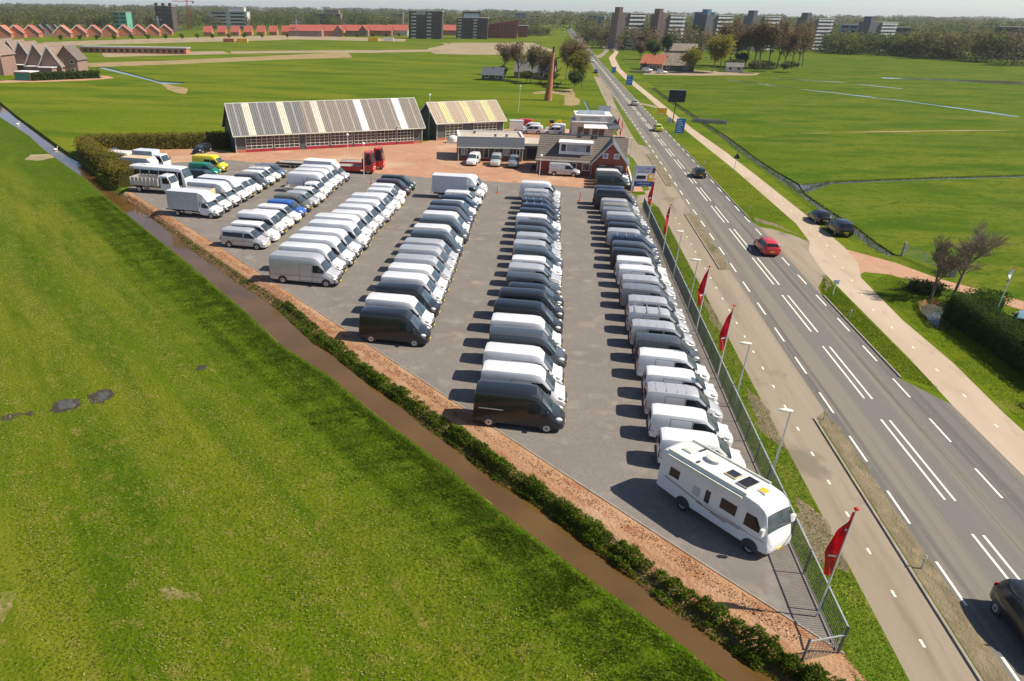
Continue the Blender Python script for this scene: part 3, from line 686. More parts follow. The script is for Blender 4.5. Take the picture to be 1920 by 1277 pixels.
# longer grass along the ditch, thinning out into the mown field
e = resample(D_FIELD[8:27], 4000)
n = 90000
i = NP.integers(0, 4000, n); off = np.abs(NP.normal(0, 1, n)) * 3.4 + 0.30
x = e[i, 0] - off * 0.707; y = e[i, 1] - off * 0.707
k = (smooth_noise(x * 0.9, y * 0.9, 1.0, 1) + NP.normal(0, 0.4, n) > -0.25 + off * 0.06)
x, y, off = x[k], y[k], off[k]
for rep in range(3):
    xx = x + NP.normal(0, 0.07, len(x)); yy = y + NP.normal(0, 0.07, len(x))
    yy = np.where(off < .4, np.minimum(yy, y), yy)
    hh = 0.24 * np.exp(-off / 7) * NP.uniform(0.4, 1.25, len(x)) * (0.75 + 0.5 * np.clip(smooth_noise(x, y, 0.6, 2), -1, 1))
    tr.append(blades(xx, yy, np.zeros(len(x)) - 0.01, hh, 0.026, 1.1)); mm.append(NP.choice([0, 0, 0, 1, 2], len(x)))
x, y = scatter(420000, NEARP)
k = NP.uniform(size=len(x)) < np.clip(28.0 / np.hypot(x, y), 0, 1) ** 1.5
x, y = x[k], y[k]
tr.append(blades(x, y, np.zeros(len(x)) - 0.005, NP.uniform(0.04, 0.13, len(x)) * (1 + 0.6 * smooth_noise(x, y, 0.35, 4)), 0.022, 1.3))
mm.append(NP.choice([0, 0, 1, 1, 2], len(x)))
# dry clippings lying in swathes
x, y = scatter(300000, NEARP)
sw = smooth_noise((x + y) * 0.42, (x - y) * 0.03, 1.0, 3) + 0.5 * smooth_noise(x, y, 0.5, 8) + NP.normal(0, 0.5, len(x)) - np.clip((x + y - 20) / 8, 0, 1.5)
k = sw > 0.25; x, y = x[k], y[k]
c = np.stack([x, y, np.full(len(x), 0.06)], 1)
tr.append(leaf_tris(c, 0.046, 0.8)); mm.append(np.full(len(x), 3))
stuff(soup("grass", np.concatenate(tr), ["blade_green", "blade_yellow", "blade_dark", "straw"], np.concatenate(mm)))
# verge grass beside fence and cycle path, with dandelions
tr, mm = [], []
for poly, n, h in (([(14.2, 16), (16.35, 16), (16.3, 104), (14.2, 104)], 46000, 0.055), ([(27.5, 53.5), (29.3, 52), (29.3, 78), (27.5, 72)], 16000, 0.05), ([(32.5, 46), (36.5, 46), (36.5, 80), (33, 76)], 16000, 0.055), ([(27.2, 98), (32.1, 100), (32.1, 135), (27.1, 150)], 16000, 0.055)):
    x, y = scatter(n, poly)
    tr.append(blades(x, y, np.zeros(len(x)), h * NP.uniform(0.4, 1.4, len(x)), 0.022, 0.9)); mm.append(NP.choice([0, 1, 2], len(x)))
    x, y = scatter(n // 60, poly); k = smooth_noise(x, y, 0.7, 5) > 0; x, y = x[k], y[k]
    tr.append(leaf_tris(np.stack([x, y, np.full(len(x), 0.12)], 1), 0.05, 0.9)); mm.append(np.full(len(x), 3))
stuff(soup("verge_grass_blades", np.concatenate(tr), ["blade_green", "blade_yellow", "blade_dark", "flower_yellow"], np.concatenate(mm)))
# bushy growth on the yard-side bank: dense near the camera, dry tufts further on
tr, mm = [], []
WB, KB = resample(D_WATER[5:-2], 3000), resample(BANK[8:-2], 3000)
def bankpts(n, t0, t1, s0, s1):
    q = NP.uniform(s0, s1, n) * 2998; i = q.astype(int); f = (q - i)[:, None]; t = NP.uniform(t0, t1, n)
    return WB[i] * (1 - f) + WB[i + 1] * f + np.array([.7071, .7071]) * (t * 1.9)[:, None], t
fx = np.linspace(0, 1, 3000)
for n, t0, t1, s0, s1, hmax, sz, dry in ((95000, 0.06, 0.86, 0.61, 0.999, 0.85, 0.062, 0.03), (20000, 0.02, 0.46, 0.60, 0.999, 0.32, 0.07, 0.08), (9000, 0.02, 0.5, 0.42, 0.63, 0.40, 0.065, 0.30), (7000, 0.0, 0.45, 0.20, 0.5, 0.25, 0.065, 0.55)):
    p, t = bankpts(n, t0, t1, s0, s1)
    x, y = p.T
    env = np.clip(0.50 + 0.75 * smooth_noise(x, y, 1.3, 2) + 0.45 * smooth_noise(x, y, 0.31, 6) + 0.35 * smooth_noise(x, y, 3.7, 9), 0.03, 1.5) * np.clip(1 - ((t - 0.40) / 0.44) ** 2, 0.05, 1)
    env = env * np.clip((x + 28) / 36, .45, 1.05)
    k = NP.uniform(size=len(x)) < np.clip(env * 1.6, 0.1 if dry else 0.02, 1)
    x, y, t, env = x[k], y[k], t[k], env[k]
    z = -0.5 + 0.35 * np.clip(t / 0.6, 0, 1) + env * hmax * NP.uniform(0.35, 1.05, len(x))
    tr.append(leaf_tris(np.stack([x, y, z], 1), sz, 0.3))
    r_ = NP.uniform(size=len(x)); mm.append(np.where(r_ < dry, 3, np.where(r_ < 0.62, 0, np.where(r_ < 0.82, 1, 2))))
stuff(soup("bank_shrubbery", np.concatenate(tr), ["blade_green", "blade_yellow", "blade_dark", "weed_dry"], np.concatenate(mm)))
# broken brick and stones on the sandy strip
q = NP.uniform(.01, .985, 26000) * 2998; i = q.astype(int); f = (q - i)[:, None]
KK = resample(KERB[1:], 3000); off = NP.uniform(.25, 1.7, 26000)
p = KK[i] * (1 - f) + KK[i + 1] * f - np.array([.7071, .7071]) * off[:, None]
k = smooth_noise(p[:, 0], p[:, 1], .9, 3) + NP.normal(0, .5, len(p)) + (off - .8) > -.1; p = p[k]; off = off[k]
z = .01 - .62 * np.clip((off / 2.3 - .42) / .58, 0, 1) ** 1.3
stuff(soup("rubble", leaf_tris(np.stack([p[:, 0], p[:, 1], z + .02], 1), .045, .3), ["rubble_red", "rubble_pale", "weed_dry"], NP.choice([0, 0, 0, 1, 2], len(p))))
# rough grass along the roadside ditch and its branch
tr, mm = [], []
for pl, off in ((RD_R, 1.3), (RD_L, -1.0), (BR_A, 0.9), (BR_B, 0.9), (PD + PD[:1], -0.3)):
    p = resample(pl, 3000); t = np.gradient(p, axis=0); t /= np.hypot(*t.T)[:, None]
    i = NP.integers(0, 3000, 5000); q = p[i] + np.stack([t[i, 1], -t[i, 0]], 1) * (off + NP.normal(0, abs(off) * 0.3, 5000))[:, None]
    tr.append(blades(q[:, 0], q[:, 1], np.full(5000, -0.05), NP.uniform(0.06, 0.26, 5000), 0.05, 0.7)); mm.append(NP.choice([0, 0, 1, 2, 3], 5000, p=[.3, .1, .25, .25, .1]))
stuff(soup("ditch_weeds", np.concatenate(tr), ["blade_green", "blade_yellow", "blade_dark", "weed_dry"], np.concatenate(mm)))

# ------------------------------------------------------------------ vehicles
# a body is lofted through stations (x, z_low, z_top, half width at belt, half width at roof); +x is forward
def lerp_st(st, x):
    for a, b in zip(st, st[1:]):
        if x <= b[0] + 1e-9:
            t = 0 if b[0] == a[0] else max(0, (x - a[0]) / (b[0] - a[0]))
            return tuple(p + (q - p) * t for p, q in zip(a, b))
    return st[-1]
def ring(s, belt, crown=0.04, r=0.14):
    x, zl, zt, hw, ht = s
    zb = min(belt, zl + (zt - zl) * 0.62)
    r = min(r, (zt - zb) * 0.5)
    h = [(hw * 0.90, zl), (hw * 0.985, zl + 0.07), (hw, zb), (ht + (hw - ht) * 0.28, zb + (zt - r - zb) * 0.72), (ht, zt - r), (ht - r * 0.30, zt - r * 0.30), (ht - r, zt), (ht * 0.5, zt + crown * 0.75), (0, zt + crown)]
    full = [(x, -y, z) for y, z in h] + [(x, y, z) for y, z in h[:-1][::-1]]
    return full
def side_y(st, belt, x, z, r=0.14):
    _, zl, zt, hw, ht = lerp_st(st, x)
    zb = min(belt, zl + (zt - zl) * 0.62); r = min(r, (zt - zb) * 0.5)
    pts = [(zb, hw), (zb + (zt - r - zb) * 0.72, ht + (hw - ht) * 0.28), (zt - r, ht), (zt, ht - r)]
    if z <= zb: return hw
    for (z0, y0), (z1, y1) in zip(pts, pts[1:]):
        if z <= z1: return y0 + (y1 - y0) * (z - z0) / (z1 - z0)
    return ht - r
def loft(st, belt, mt, name="body", crown=0.04, r=0.14, cuts=0):
    b = MB(); b.rings([ring(s, belt, crown, r) for s in st][::-1]); return b.mesh(name, mt, 32)
def side_patch(st, belt, poly, mt, name, sgn, off=0.014, r=0.14):
    zs = sorted(p[1] for p in poly); z0, z1 = zs[0], zs[-1]; rows = []
    for i in range(7):
        z = z0 + (z1 - z0) * i / 6; zz = min(max(z, z0 + 1e-4), z1 - 1e-4); xs = []
        for (xa, za), (xb, zb) in zip(poly, poly[1:] + poly[:1]):
            if (za - zz) * (zb - zz) < 0: xs.append(xa + (xb - xa) * (zz - za) / (zb - za))
        xl, xr = min(xs), max(xs)
        rows.append([(x, sgn * (side_y(st, belt, x, z, r) + off), z) for x in (xl + (xr - xl) * k / 6 for k in range(7))])
    b = MB(); b.grid(rows if sgn < 0 else rows[::-1]); return b.mesh(name, mt, 60)
def top_patch(st, x0, x1, w0, w1, mt, name, crown=0.04, off=0.014, n=6):
    rows = []
    for i in range(5):
        t = i / 4; x = x0 + (x1 - x0) * t; s = lerp_st(st, x); a = w0 + (w1 - w0) * t
        zs = []
        for k in range(n + 1):
            u = -1 + 2 * k / n; y = u * a * s[4]
            zs.append((x + off * 0.6, y, s[2] + crown * (1 - (u * a) ** 2) + off))
        rows.append(zs)
    b = MB(); b.grid(rows[::-1] if x1 > x0 else rows); return b.mesh(name, mt, 60)
def wheel_mesh(r=0.34, w=0.22):
    b = MB(); n = 16
    for y, rr, mi in ((0, r, 0),):
        b.tube((0, -w / 2, 0), (0, w / 2, 0), r, r, n, 0)
    for s in (-1, 1):
        b.tube((0, s * w / 2, 0), (0, s * (w / 2 + 0.012), 0), r * 0.64, r * 0.60, 12, 1)
        b.tube((0, s * (w / 2 + 0.012), 0), (0, s * (w / 2 + 0.03), 0), r * 0.2, r * 0.15, 8, 0)
    return b.mesh("wheel", ["rubber", "rim_metal"], 40)
def plan_band(L, hw, z0, z1, mt, name, back=0.5, nose=0.62, ext=0.05):
    pts = [(L - back, -hw - 0.012), (L - back * 0.42, -hw * 0.97), (L - 0.03, -hw * 0.80), (L + ext, -hw * 0.45), (L + ext + 0.03, 0)]
    pts += [(x, -y) for x, y in pts[:-1][::-1]]
    b = MB(); b.prism(pts, z0, z1); return b.mesh(name, mt, 40)
def arch_mesh(r):
    b = MB(); pts = [(r * math.cos(PI * k / 10), 0, r * math.sin(PI * k / 10)) for k in range(11)]
    b.face([(r, 0, -0.10)] + pts + [(-r, 0, -0.10)]); return b.mesh("wheel_arch", "plastic_black")
CACHE = {}
def cached(key, fn):
    if key not in CACHE: CACHE[key] = fn()
    return CACHE[key]

VAN = {
 # medium van with a short sloping nose
 "mid": dict(L=4.85, H=1.96, hw=0.95, belt=1.08, st=[(0, .42, 1.70, .86, .70), (.05, .34, 1.86, .92, .77), (.35, .30, 1.94, .95, .80), (2.5, .28, 1.96, .95, .81), (3.02, .28, 1.92, .95, .79), (3.22, .28, 1.80, .95, .77), (4.02, .28, 1.17, .95, .80), (4.45, .30, 1.02, .91, .74), (4.70, .34, .86, .80, .62), (4.85, .40, .64, .66, .50)],
   ws=(3.20, 3.96, .90, .97), win=[(2.42, 1.14), (2.42, 1.66), (3.10, 1.66), (3.72, 1.22), (3.70, 1.14)], axle=(.86, 3.93), lamp=(4.47, .73, .86), rearwin=(1.22, 1.70)),
 # boxier medium van with a flat short bonnet
 "boxy": dict(L=4.95, H=1.95, hw=0.95, belt=1.08, st=[(0, .40, 1.78, .90, .78), (.05, .34, 1.88, .94, .82), (.3, .30, 1.94, .95, .84), (2.7, .28, 1.95, .95, .84), (3.15, .28, 1.90, .95, .82), (3.32, .28, 1.80, .95, .80), (4.05, .28, 1.18, .95, .84), (4.70, .30, 1.00, .92, .80), (4.88, .34, .84, .86, .74), (4.95, .40, .62, .78, .66)],
   ws=(3.30, 4.0, .92, .98), win=[(2.55, 1.14), (2.55, 1.68), (3.22, 1.68), (3.80, 1.22), (3.78, 1.14)], axle=(.86, 3.95), lamp=(4.70, .74, .82), rearwin=(1.22, 1.68)),
 # long-nosed people carrier
 "tourer": dict(L=5.2, H=1.97, hw=0.97, belt=1.12, st=[(0, .42, 1.74, .90, .74), (.06, .34, 1.88, .95, .79), (.4, .30, 1.95, .97, .82), (2.9, .28, 1.97, .97, .83), (3.35, .28, 1.91, .97, .80), (3.50, .28, 1.82, .97, .79), (4.28, .28, 1.22, .96, .82), (4.85, .30, 1.02, .92, .74), (5.08, .34, .84, .82, .64), (5.2, .40, .62, .68, .52)],
   ws=(3.48, 4.22, .90, .97), win=[(2.78, 1.20), (2.80, 1.70), (3.40, 1.70), (4.02, 1.26), (4.00, 1.20)], axle=(.95, 4.20), lamp=(4.82, .74, .88), rearwin=(1.25, 1.72)),
 # high roofed van
 "high": dict(L=5.5, H=2.5, hw=1.02, belt=1.22, st=[(0, .42, 2.26, .95, .80), (.05, .36, 2.38, 1.0, .85), (.3, .32, 2.46, 1.02, .87), (3.2, .30, 2.50, 1.02, .87), (3.68, .30, 2.44, 1.02, .85), (3.90, .30, 2.26, 1.02, .83), (4.10, .30, 2.04, 1.02, .84), (4.78, .30, 1.34, 1.02, .88), (5.18, .32, 1.12, .97, .82), (5.40, .36, .92, .88, .72), (5.5, .42, .66, .76, .6)],
   ws=(4.08, 4.72, .92, .98), win=[(3.28, 1.28), (3.28, 1.92), (3.92, 1.92), (4.52, 1.38), (4.50, 1.28)], axle=(.98, 4.50), lamp=(5.14, .80, .98), rearwin=(1.35, 1.90)),
 # long van with extra high domed roof and separate bonnet
 "long": dict(L=6.6, H=2.72, hw=1.0, belt=1.25, st=[(0, .46, 2.44, .94, .80), (.06, .38, 2.58, .98, .84), (.35, .34, 2.68, 1.0, .86), (4.0, .32, 2.72, 1.0, .87), (4.5, .32, 2.66, 1.0, .86), (4.82, .32, 2.46, 1.0, .83), (5.05, .32, 2.12, 1.0, .82), (5.62, .32, 1.42, 1.0, .86), (6.22, .34, 1.20, .95, .80), (6.48, .38, .98, .87, .70), (6.6, .44, .68, .76, .58)],
   ws=(5.03, 5.58, .92, .98), win=[(4.28, 1.30), (4.28, 1.98), (4.86, 1.98), (5.42, 1.44), (5.40, 1.30)], axle=(1.30, 5.55), lamp=(6.18, .78, 1.02), rearwin=(1.4, 1.95)),
 # small box-backed delivery van
 "small": dict(L=4.3, H=1.82, hw=0.90, belt=1.02, st=[(0, .40, 1.62, .82, .68), (.05, .34, 1.72, .87, .73), (.3, .28, 1.80, .90, .75), (2.0, .28, 1.82, .90, .76), (2.55, .28, 1.74, .90, .73), (2.72, .28, 1.64, .90, .71), (3.38, .28, 1.08, .90, .76), (3.95, .30, .92, .86, .70), (4.20, .34, .74, .76, .58), (4.3, .40, .56, .64, .48)],
   ws=(2.70, 3.32, .90, .96), win=[(1.98, 1.06), (1.98, 1.55), (2.62, 1.55), (3.14, 1.12), (3.12, 1.06)], axle=(.75, 3.45), lamp=(3.95, .68, .78), rearwin=(1.12, 1.55)),
}
FRONT_BAND = dict(mid=(.30, .60), boxy=(.30, .58), tourer=(.30, .52), high=(.32, .78), long=(.34, .82), small=(.30, .56))
def van_parts(kind, paint, opt=""):
    d = VAN[kind]; st, belt, hw, L = d["st"], d["belt"], d["hw"], d["L"]; pm = "paint_" + paint
    out = []
    def A(name, key, fn, loc=(0, 0, 0), sub=None): out.append((name, cached((kind,) + key, fn), loc, sub))
    A("body", ("body", paint), lambda: loft(st, belt, pm))
    A("windscreen", ("ws",), lambda: top_patch(st, *d["ws"], "glass_screen", "windscreen"))
    for s in (-1, 1):
        A("side_window", ("win", s), lambda s=s: side_patch(st, belt, d["win"], "glass_dark", "side_window", s))
    if "w" in opt:      # glazed along the side
        x1 = d["win"][0][0] - 0.12; z0, z1 = d["win"][0][1], d["win"][1][1]
        x0 = 0.28 if "W" in opt else x1 - 1.05
        for s in (-1, 1):
            A("rear_side_window", ("rw", s, x0), lambda s=s: side_patch(st, belt, [(x0, z0 + .04), (x0 + .02, z1), (x1, z1), (x1, z0)], "glass_dark", "rear_side_window", s))
    dark = "p" not in opt
    A("front_bumper", ("fb", dark, paint if not dark else ""), lambda: plan_band(L, hw * 0.93, *FRONT_BAND[kind], "plastic_black" if dark else pm, "front_bumper"))
    A("rear_bumper", ("rb",), lambda: (lambda b: (b.box(-.07, .10, -hw * .94, hw * .94, .36, .54), b.mesh("rear_bumper", "plastic_black"))[1])(MB()))
    lx, ly, lz = d["lamp"]
    def lamp():
        b = MB(); b.ball((0, 0, 0), .26, .15, .13, 8, 5); return b.mesh("headlight", "lamp_clear", 60)
    for s in (-1, 1): A("headlight", ("hl",), lamp, (lx, s * ly, lz))
    def grille():
        b = MB(); b.box(-.05, .04, -hw * .42, hw * .42, 0, .14); return b.mesh("grille", "plastic_black")
    A("grille", ("gr",), grille, (L - .09, 0, FRONT_BAND[kind][1] + .01))
    zt = st[1][2]
    def tl():
        b = MB(); b.box(-.03, .03, -.07, .07, 0, min(.75, zt * .3)); return b.mesh("tail_light", "lamp_red")
    for s in (-1, 1): A("tail_light", ("tl",), tl, (.015, s * (st[0][3] - .035), .72))
    if "r" in opt:
        rz0, rz1 = d["rearwin"]
        for s in (-1, 1):
            A("rear_window", ("rwin", s), lambda s=s: (lambda b: (b.box(-.015, .02, min(s * .05, s * .60), max(s * .05, s * .60), rz0, rz1 - .04), b.mesh("rear_window", "glass_dark"))[1])(MB()))
    def mir():
        b = MB(); b.box(-.06, .06, -.13, .13, 0, .24); return b.mesh("mirror", "plastic_black")
    wx = d["win"][3][0] - .05
    for s in (-1, 1): A("mirror", ("mi",), mir, (wx, s * (hw + .10), d["win"][3][1] - .04))
    r = 0.33 if hw < 1 else 0.35
    for ax in d["axle"]:
        for s in (-1, 1):
            A("wheel", ("wh",), lambda: wheel_mesh(r), (ax, s * (hw - .11), r))
            A("wheel_arch", ("wa", s), lambda s=s: (lambda m: (m.flip_normals() if s > 0 else None, m)[1])(arch_mesh(r + .09)), (ax, s * (hw + .006), r + .02))
    if True:
        def pl():
            b = MB(); b.box(0, .02, -.26, .26, 0, .11); return b.mesh("number_plate", "plate_yellow")
        A("number_plate", ("np",), pl, (L + .08, 0, .42))
    if "h" in opt:      # bright rubbing strip / door rail on the side
        def rail():
            b = MB(); b.box(0, 1.5, -.02, .02, 0, .05); return b.mesh("door_rail", "rim_metal")
        for s in (-1, 1): A("door_rail", ("dr",), rail, (.30, s * (hw + .012), 1.30 if hw > 1 else 1.15))
    def seams(sg):
        b = MB(); z0, x1 = .46, d["win"][0][0] - .05; zt_ = d["win"][1][1] + .06
        def strip(xa, za, xb, zb):
            n_ = 5; w_ = .013; v = abs(xb - xa) < abs(zb - za); rows = []
            for q_ in range(n_ + 1):
                x = xa + (xb - xa) * q_ / n_; z = za + (zb - za) * q_ / n_
                r_ = [(x - w_, z), (x + w_, z)] if v else [(x, z - w_), (x, z + w_)]
                rows.append([(px, sg * (side_y(st, belt, px, pz) + .006), pz) for px, pz in r_])
            b.grid(rows if (sg < 0) != v else rows[::-1])
        xs = x1 - 1.25
        strip(x1, z0, x1, zt_); strip(xs, z0, xs, zt_); strip(xs, z0, d["axle"][1] - .48, z0); strip(xs, zt_, x1 + .5, zt_); strip(.1, belt * .72, d["axle"][1] - .2, belt * .72)
        return b.mesh("door_seam", "plastic_black")
    for s in (-1, 1): A("door_seam", ("seam", s), lambda s=s: seams(s))
    ztop = d["H"] + .04
    if "b" in opt:      # roof bars
        def bar():
            b = MB(); b.box(-.025, .025, -.78, .78, .07, .10); b.box(-.02, .02, -.76, -.72, -.06, .07); b.box(-.02, .02, .72, .76, -.06, .07); return b.mesh("roof_bar", "alloy")
        for x in (.5, 1.45, 2.4): A("roof_bar", ("bar",), bar, (x, 0, ztop - .02))
    if "k" in opt:      # full ladder rack
        def rack():
            b = MB()
            for y in (-.78, .78): b.tube((.1, y, .16), (2.9, y, .16), .025, n=5)
            for i in range(8): b.tube((.1 + .4 * i, -.78, .16), (.1 + .4 * i, .78, .16), .022, n=5)
            for i in (0, 3, 6):
                for y in (-.78, .78): b.tube((.1 + .4 * i, y, -.08), (.1 + .4 * i, y, .16), .022, n=5)
            return b.mesh("ladder_rack", "alloy")
        A("ladder_rack", ("rack",), rack, (.05, 0, ztop - .02))
    if "g" in opt:      # pressed ribs across the roof
        def rib():
            b = MB(); b.box(-.02, .02, -.66, .66, 0, .012); return b.mesh("roof_rib", "paint_" + paint)
        for x in (.55, 1.2, 1.85, 2.4): A("roof_rib", ("rib", paint), rib, (x, 0, d["H"] + .025))
    return out
def vehicle(name, parts, label, cat, loc, rz, group=None):
    t = thing(name, label, cat, (loc[0], loc[1], loc[2] if len(loc) > 2 else 0.004), rz, group)
    for nm, me, l, sub in parts:
        o = put(nm, me, t, l)
        if sub:
            for n2, m2, l2 in sub: put(n2, m2, o, l2)
    return t
KW = dict(mid="medium van", boxy="medium van", tourer="people carrier", high="high-roof van", long="long high-roof van", small="small van")
CW = dict(white="white", silver="silver", grey="grey", dark="dark grey", black="black", navy="navy blue", champagne="champagne", blue="bright blue", plum="dark plum", olive="olive grey", bluegrey="blue-grey", green="green", yellow="yellow", red="red", darkgreen="dark green")
def nose_in(kind, fx, y, deg):
    """place a van so that its nose is at x = fx, pointing +x turned by deg"""
    a = R(deg); L = VAN[kind]["L"]
    return (fx - L * math.cos(a), y - L / 2 * math.sin(a) - L / 2 * math.sin(a) * 0), a
def row(spec, fx, ys, where, group, dev, name="parked_van"):
    for i, (s, y) in enumerate(zip(spec, ys)):
        kind, paint, opt = (s.split(":") + ["", ""])[:3]
        deg = dev + rnd.uniform(-1.2, 1.2)
        (x, yy), a = nose_in(kind, fx + rnd.uniform(-.14, .14), y, deg)
        x = fx + rnd.uniform(-.14, .14) - VAN[kind]["L"] * math.cos(a); yy = y - VAN[kind]["L"] * math.sin(a) * .5
        extra = ""
        if "W" in opt: extra = " glazed along the side"
        elif "b" in opt: extra = " with roof bars"
        elif "k" in opt: extra = " with ladder rack"
        lab = "%s %s%s, %s from ditch in %s" % (CW[paint], KW[kind], extra, ORD[i], where)
        if i == len(spec) - 1: lab = "%s %s%s, last in %s" % (CW[paint], KW[kind], extra, where)
        lab = lab.replace("farthest from", "last from")
        t = vehicle(name, van_parts(kind, paint, opt), lab, "van", (x, yy), a, group)
        t.scale = (rnd.uniform(.985, 1.03), rnd.uniform(.985, 1.01), rnd.uniform(.98, 1.03))
# row along the bar fence, near end first
ROW_E = "mid:white:pr mid:white:pr mid:silver:prg mid:white:pr mid:white:pr mid:dark:prg mid:silver:prgw mid:silver:prb mid:silver:prgw mid:grey:prg mid:silver:prg mid:white:pr boxy:white:pr boxy:black:pr mid:dark:pr mid:navy:prb tourer:silver:prw mid:black:pr boxy:dark:pr mid:silver:pr boxy:grey:pr mid:champagne:pr mid:silver:pr high:black:pr high:navy:pr".split()
YE = [38.2, 41.2, 44.1, 46.8, 49.8, 52.7, 55.5, 58.3, 61.1, 64.1, 66.8, 69.8, 72.6, 75.4, 78.2, 80.9, 83.4, 86.0, 88.5, 91.0, 93.7, 96.2, 98.6, 101.2, 103.7]
row(ROW_E, 13.1, YE, "the row along the fence", "vans in the row along the fence", -3.0)
ROW_D = "high:black:h high:white high:white high:dark high:white high:black high:black mid:black:p boxy:dark:p boxy:silver mid:white mid:dark:p boxy:silver mid:silver boxy:dark:p mid:dark:p tourer:white:w boxy:black:p mid:navy:b mid:navy:b mid:grey:b mid:silver high:white".split()
YD = [41.2, 44.1, 47.1, 50.2, 53.2, 56.3, 59.3] + [62.3 + 2.82 * i for i in range(16)]
row(ROW_D, 2.95, YD, "the second row from fence", "vans in the second row from the fence", -2.3)
ROW_C = "high:black:p high:white high:black:p high:white high:white high:silver high:silver high:silver high:dark:p high:white high:dark:p high:white high:dark:p high:dark:p mid:white mid:navy:p mid:white".split()
YC = [52.4 + 2.88 * i for i in range(17)]
row(ROW_C, -7.4, YC, "the third row from fence", "vans in the third row from the fence", -2.2)
ROW_B = "long:silver long:white long:white long:white long:white long:white high:white high:white high:white high:white mid:white:p mid:white:p mid:white mid:plum:p mid:darkgreen:p".split()
YB = [64.3 + 3.0 * i for i in range(15)]
row(ROW_B, -17.85, YB, "the fourth row from fence", "vans in the fourth row from the fence", -3.0)
ROW_A = "tourer:silver:pwW tourer:white:pwW high:white:wW tourer:white tourer:white:wW mid:blue mid:olive small:silver small:white".split()
YA = [74.2 + 2.77 * i for i in range(9)]
row(ROW_A, -28.5, YA, "the fifth row from fence", "vans in the fifth row from the fence", -3.6)
def solo(kind, paint, opt, x, y, deg, label, name="parked_van", cat="van", group=None):
    return vehicle(name, van_parts(kind, paint, opt), label, cat, (x, y), R(deg), group)
for i, (k, p, o, lab) in enumerate((("long", "white", "", "white long high-roof van beside the crew-cab flatbed truck"), ("long", "white", "", "white long high-roof van, middle of three beyond the crew-cab flatbed"), ("long", "white", "", "white long high-roof van next to the silver curtain-sided truck"))):
    y = 101.6 + 2.77 * i
    solo(k, p, o, -28.6 - VAN[k]["L"], y + .2, -3.4, lab, group="vans in the fifth row from the fence")
for i, (k, p, o, lab) in enumerate((("high", "white", "", "white high-roof van beside the white box truck with sloping cab roof"), ("mid", "white", "", "white medium van between the high-roof van and the dark roof rack"), ("mid", "dark", "k", "dark grey medium van carrying a ladder rack in the row by the hedge"), ("mid", "white", "", "white medium van between the two vans with ladder racks"), ("mid", "white", "k", "white medium van with ladder rack next to the blue-grey van"), ("mid", "bluegrey", "", "blue-grey medium van at the far end of the row by the hedge"))):
    solo(k, p, o, -38.6 - VAN[k]["L"], 96.9 + 2.72 * i, -4, lab, group="vans in the row by the hedge")
solo("high", "white", "p", -7.3 - 5.5, 106.9, -2, "white high-roof van hidden behind the big white box truck in the third row", group="vans in the third row from the fence")
solo("high", "yellow", "w", -54.6, 112.6, -4, "bright yellow high-roof ambulance-style van beside the green van")
solo("mid", "green", "", -53.6, 108.9, -4, "green medium van parked beside the bright yellow van")
solo("boxy", "silver", "", 1.3, 122.7, 0.5, "silver medium van parked in front of the brick house wall")
for i, p in enumerate(("darkgreen", "dark", "white", "black")):
    solo("boxy", p, "n" if i == 0 else "", 8.3 + .1 * i, 114.7 + 2.15 * i, 3, ["dark green medium van, first of four in front of the gabled brick house", "dark grey medium van behind the dark green one by the brick house", "white medium van, third of four in front of the gabled brick house", "black medium van closest to the gabled brick house wall"][i], group="four vans by the brick house")
solo("small", "white", "pn", -11.2, 130.9, -97, "white small van facing the yard in front of the flat-roofed office", group="vehicles outside the office")
solo("small", "silver", "pn", -7.6, 131.0, -90, "silver small van between the white van and the grey car outside the office", group="vehicles outside the office")
for i, (px, py, l) in enumerate(((-0.4, 166.4, "white small van in front, beside the white tow-along box trailer"), (4.2, 166.2, "white small van in front, beside the grey house with the dormer"), (-1.0, 170.0, "white small van behind, closest to the red car by the field"), (4.4, 170.2, "white small van behind, beside the orange machine"))):
    solo("small", "white", "pw", px, py, 175, l, group="white small vans behind the house")
solo("mid", "red", "", -2.8, 174.5, 170, "red van by the field edge behind the white small vans")

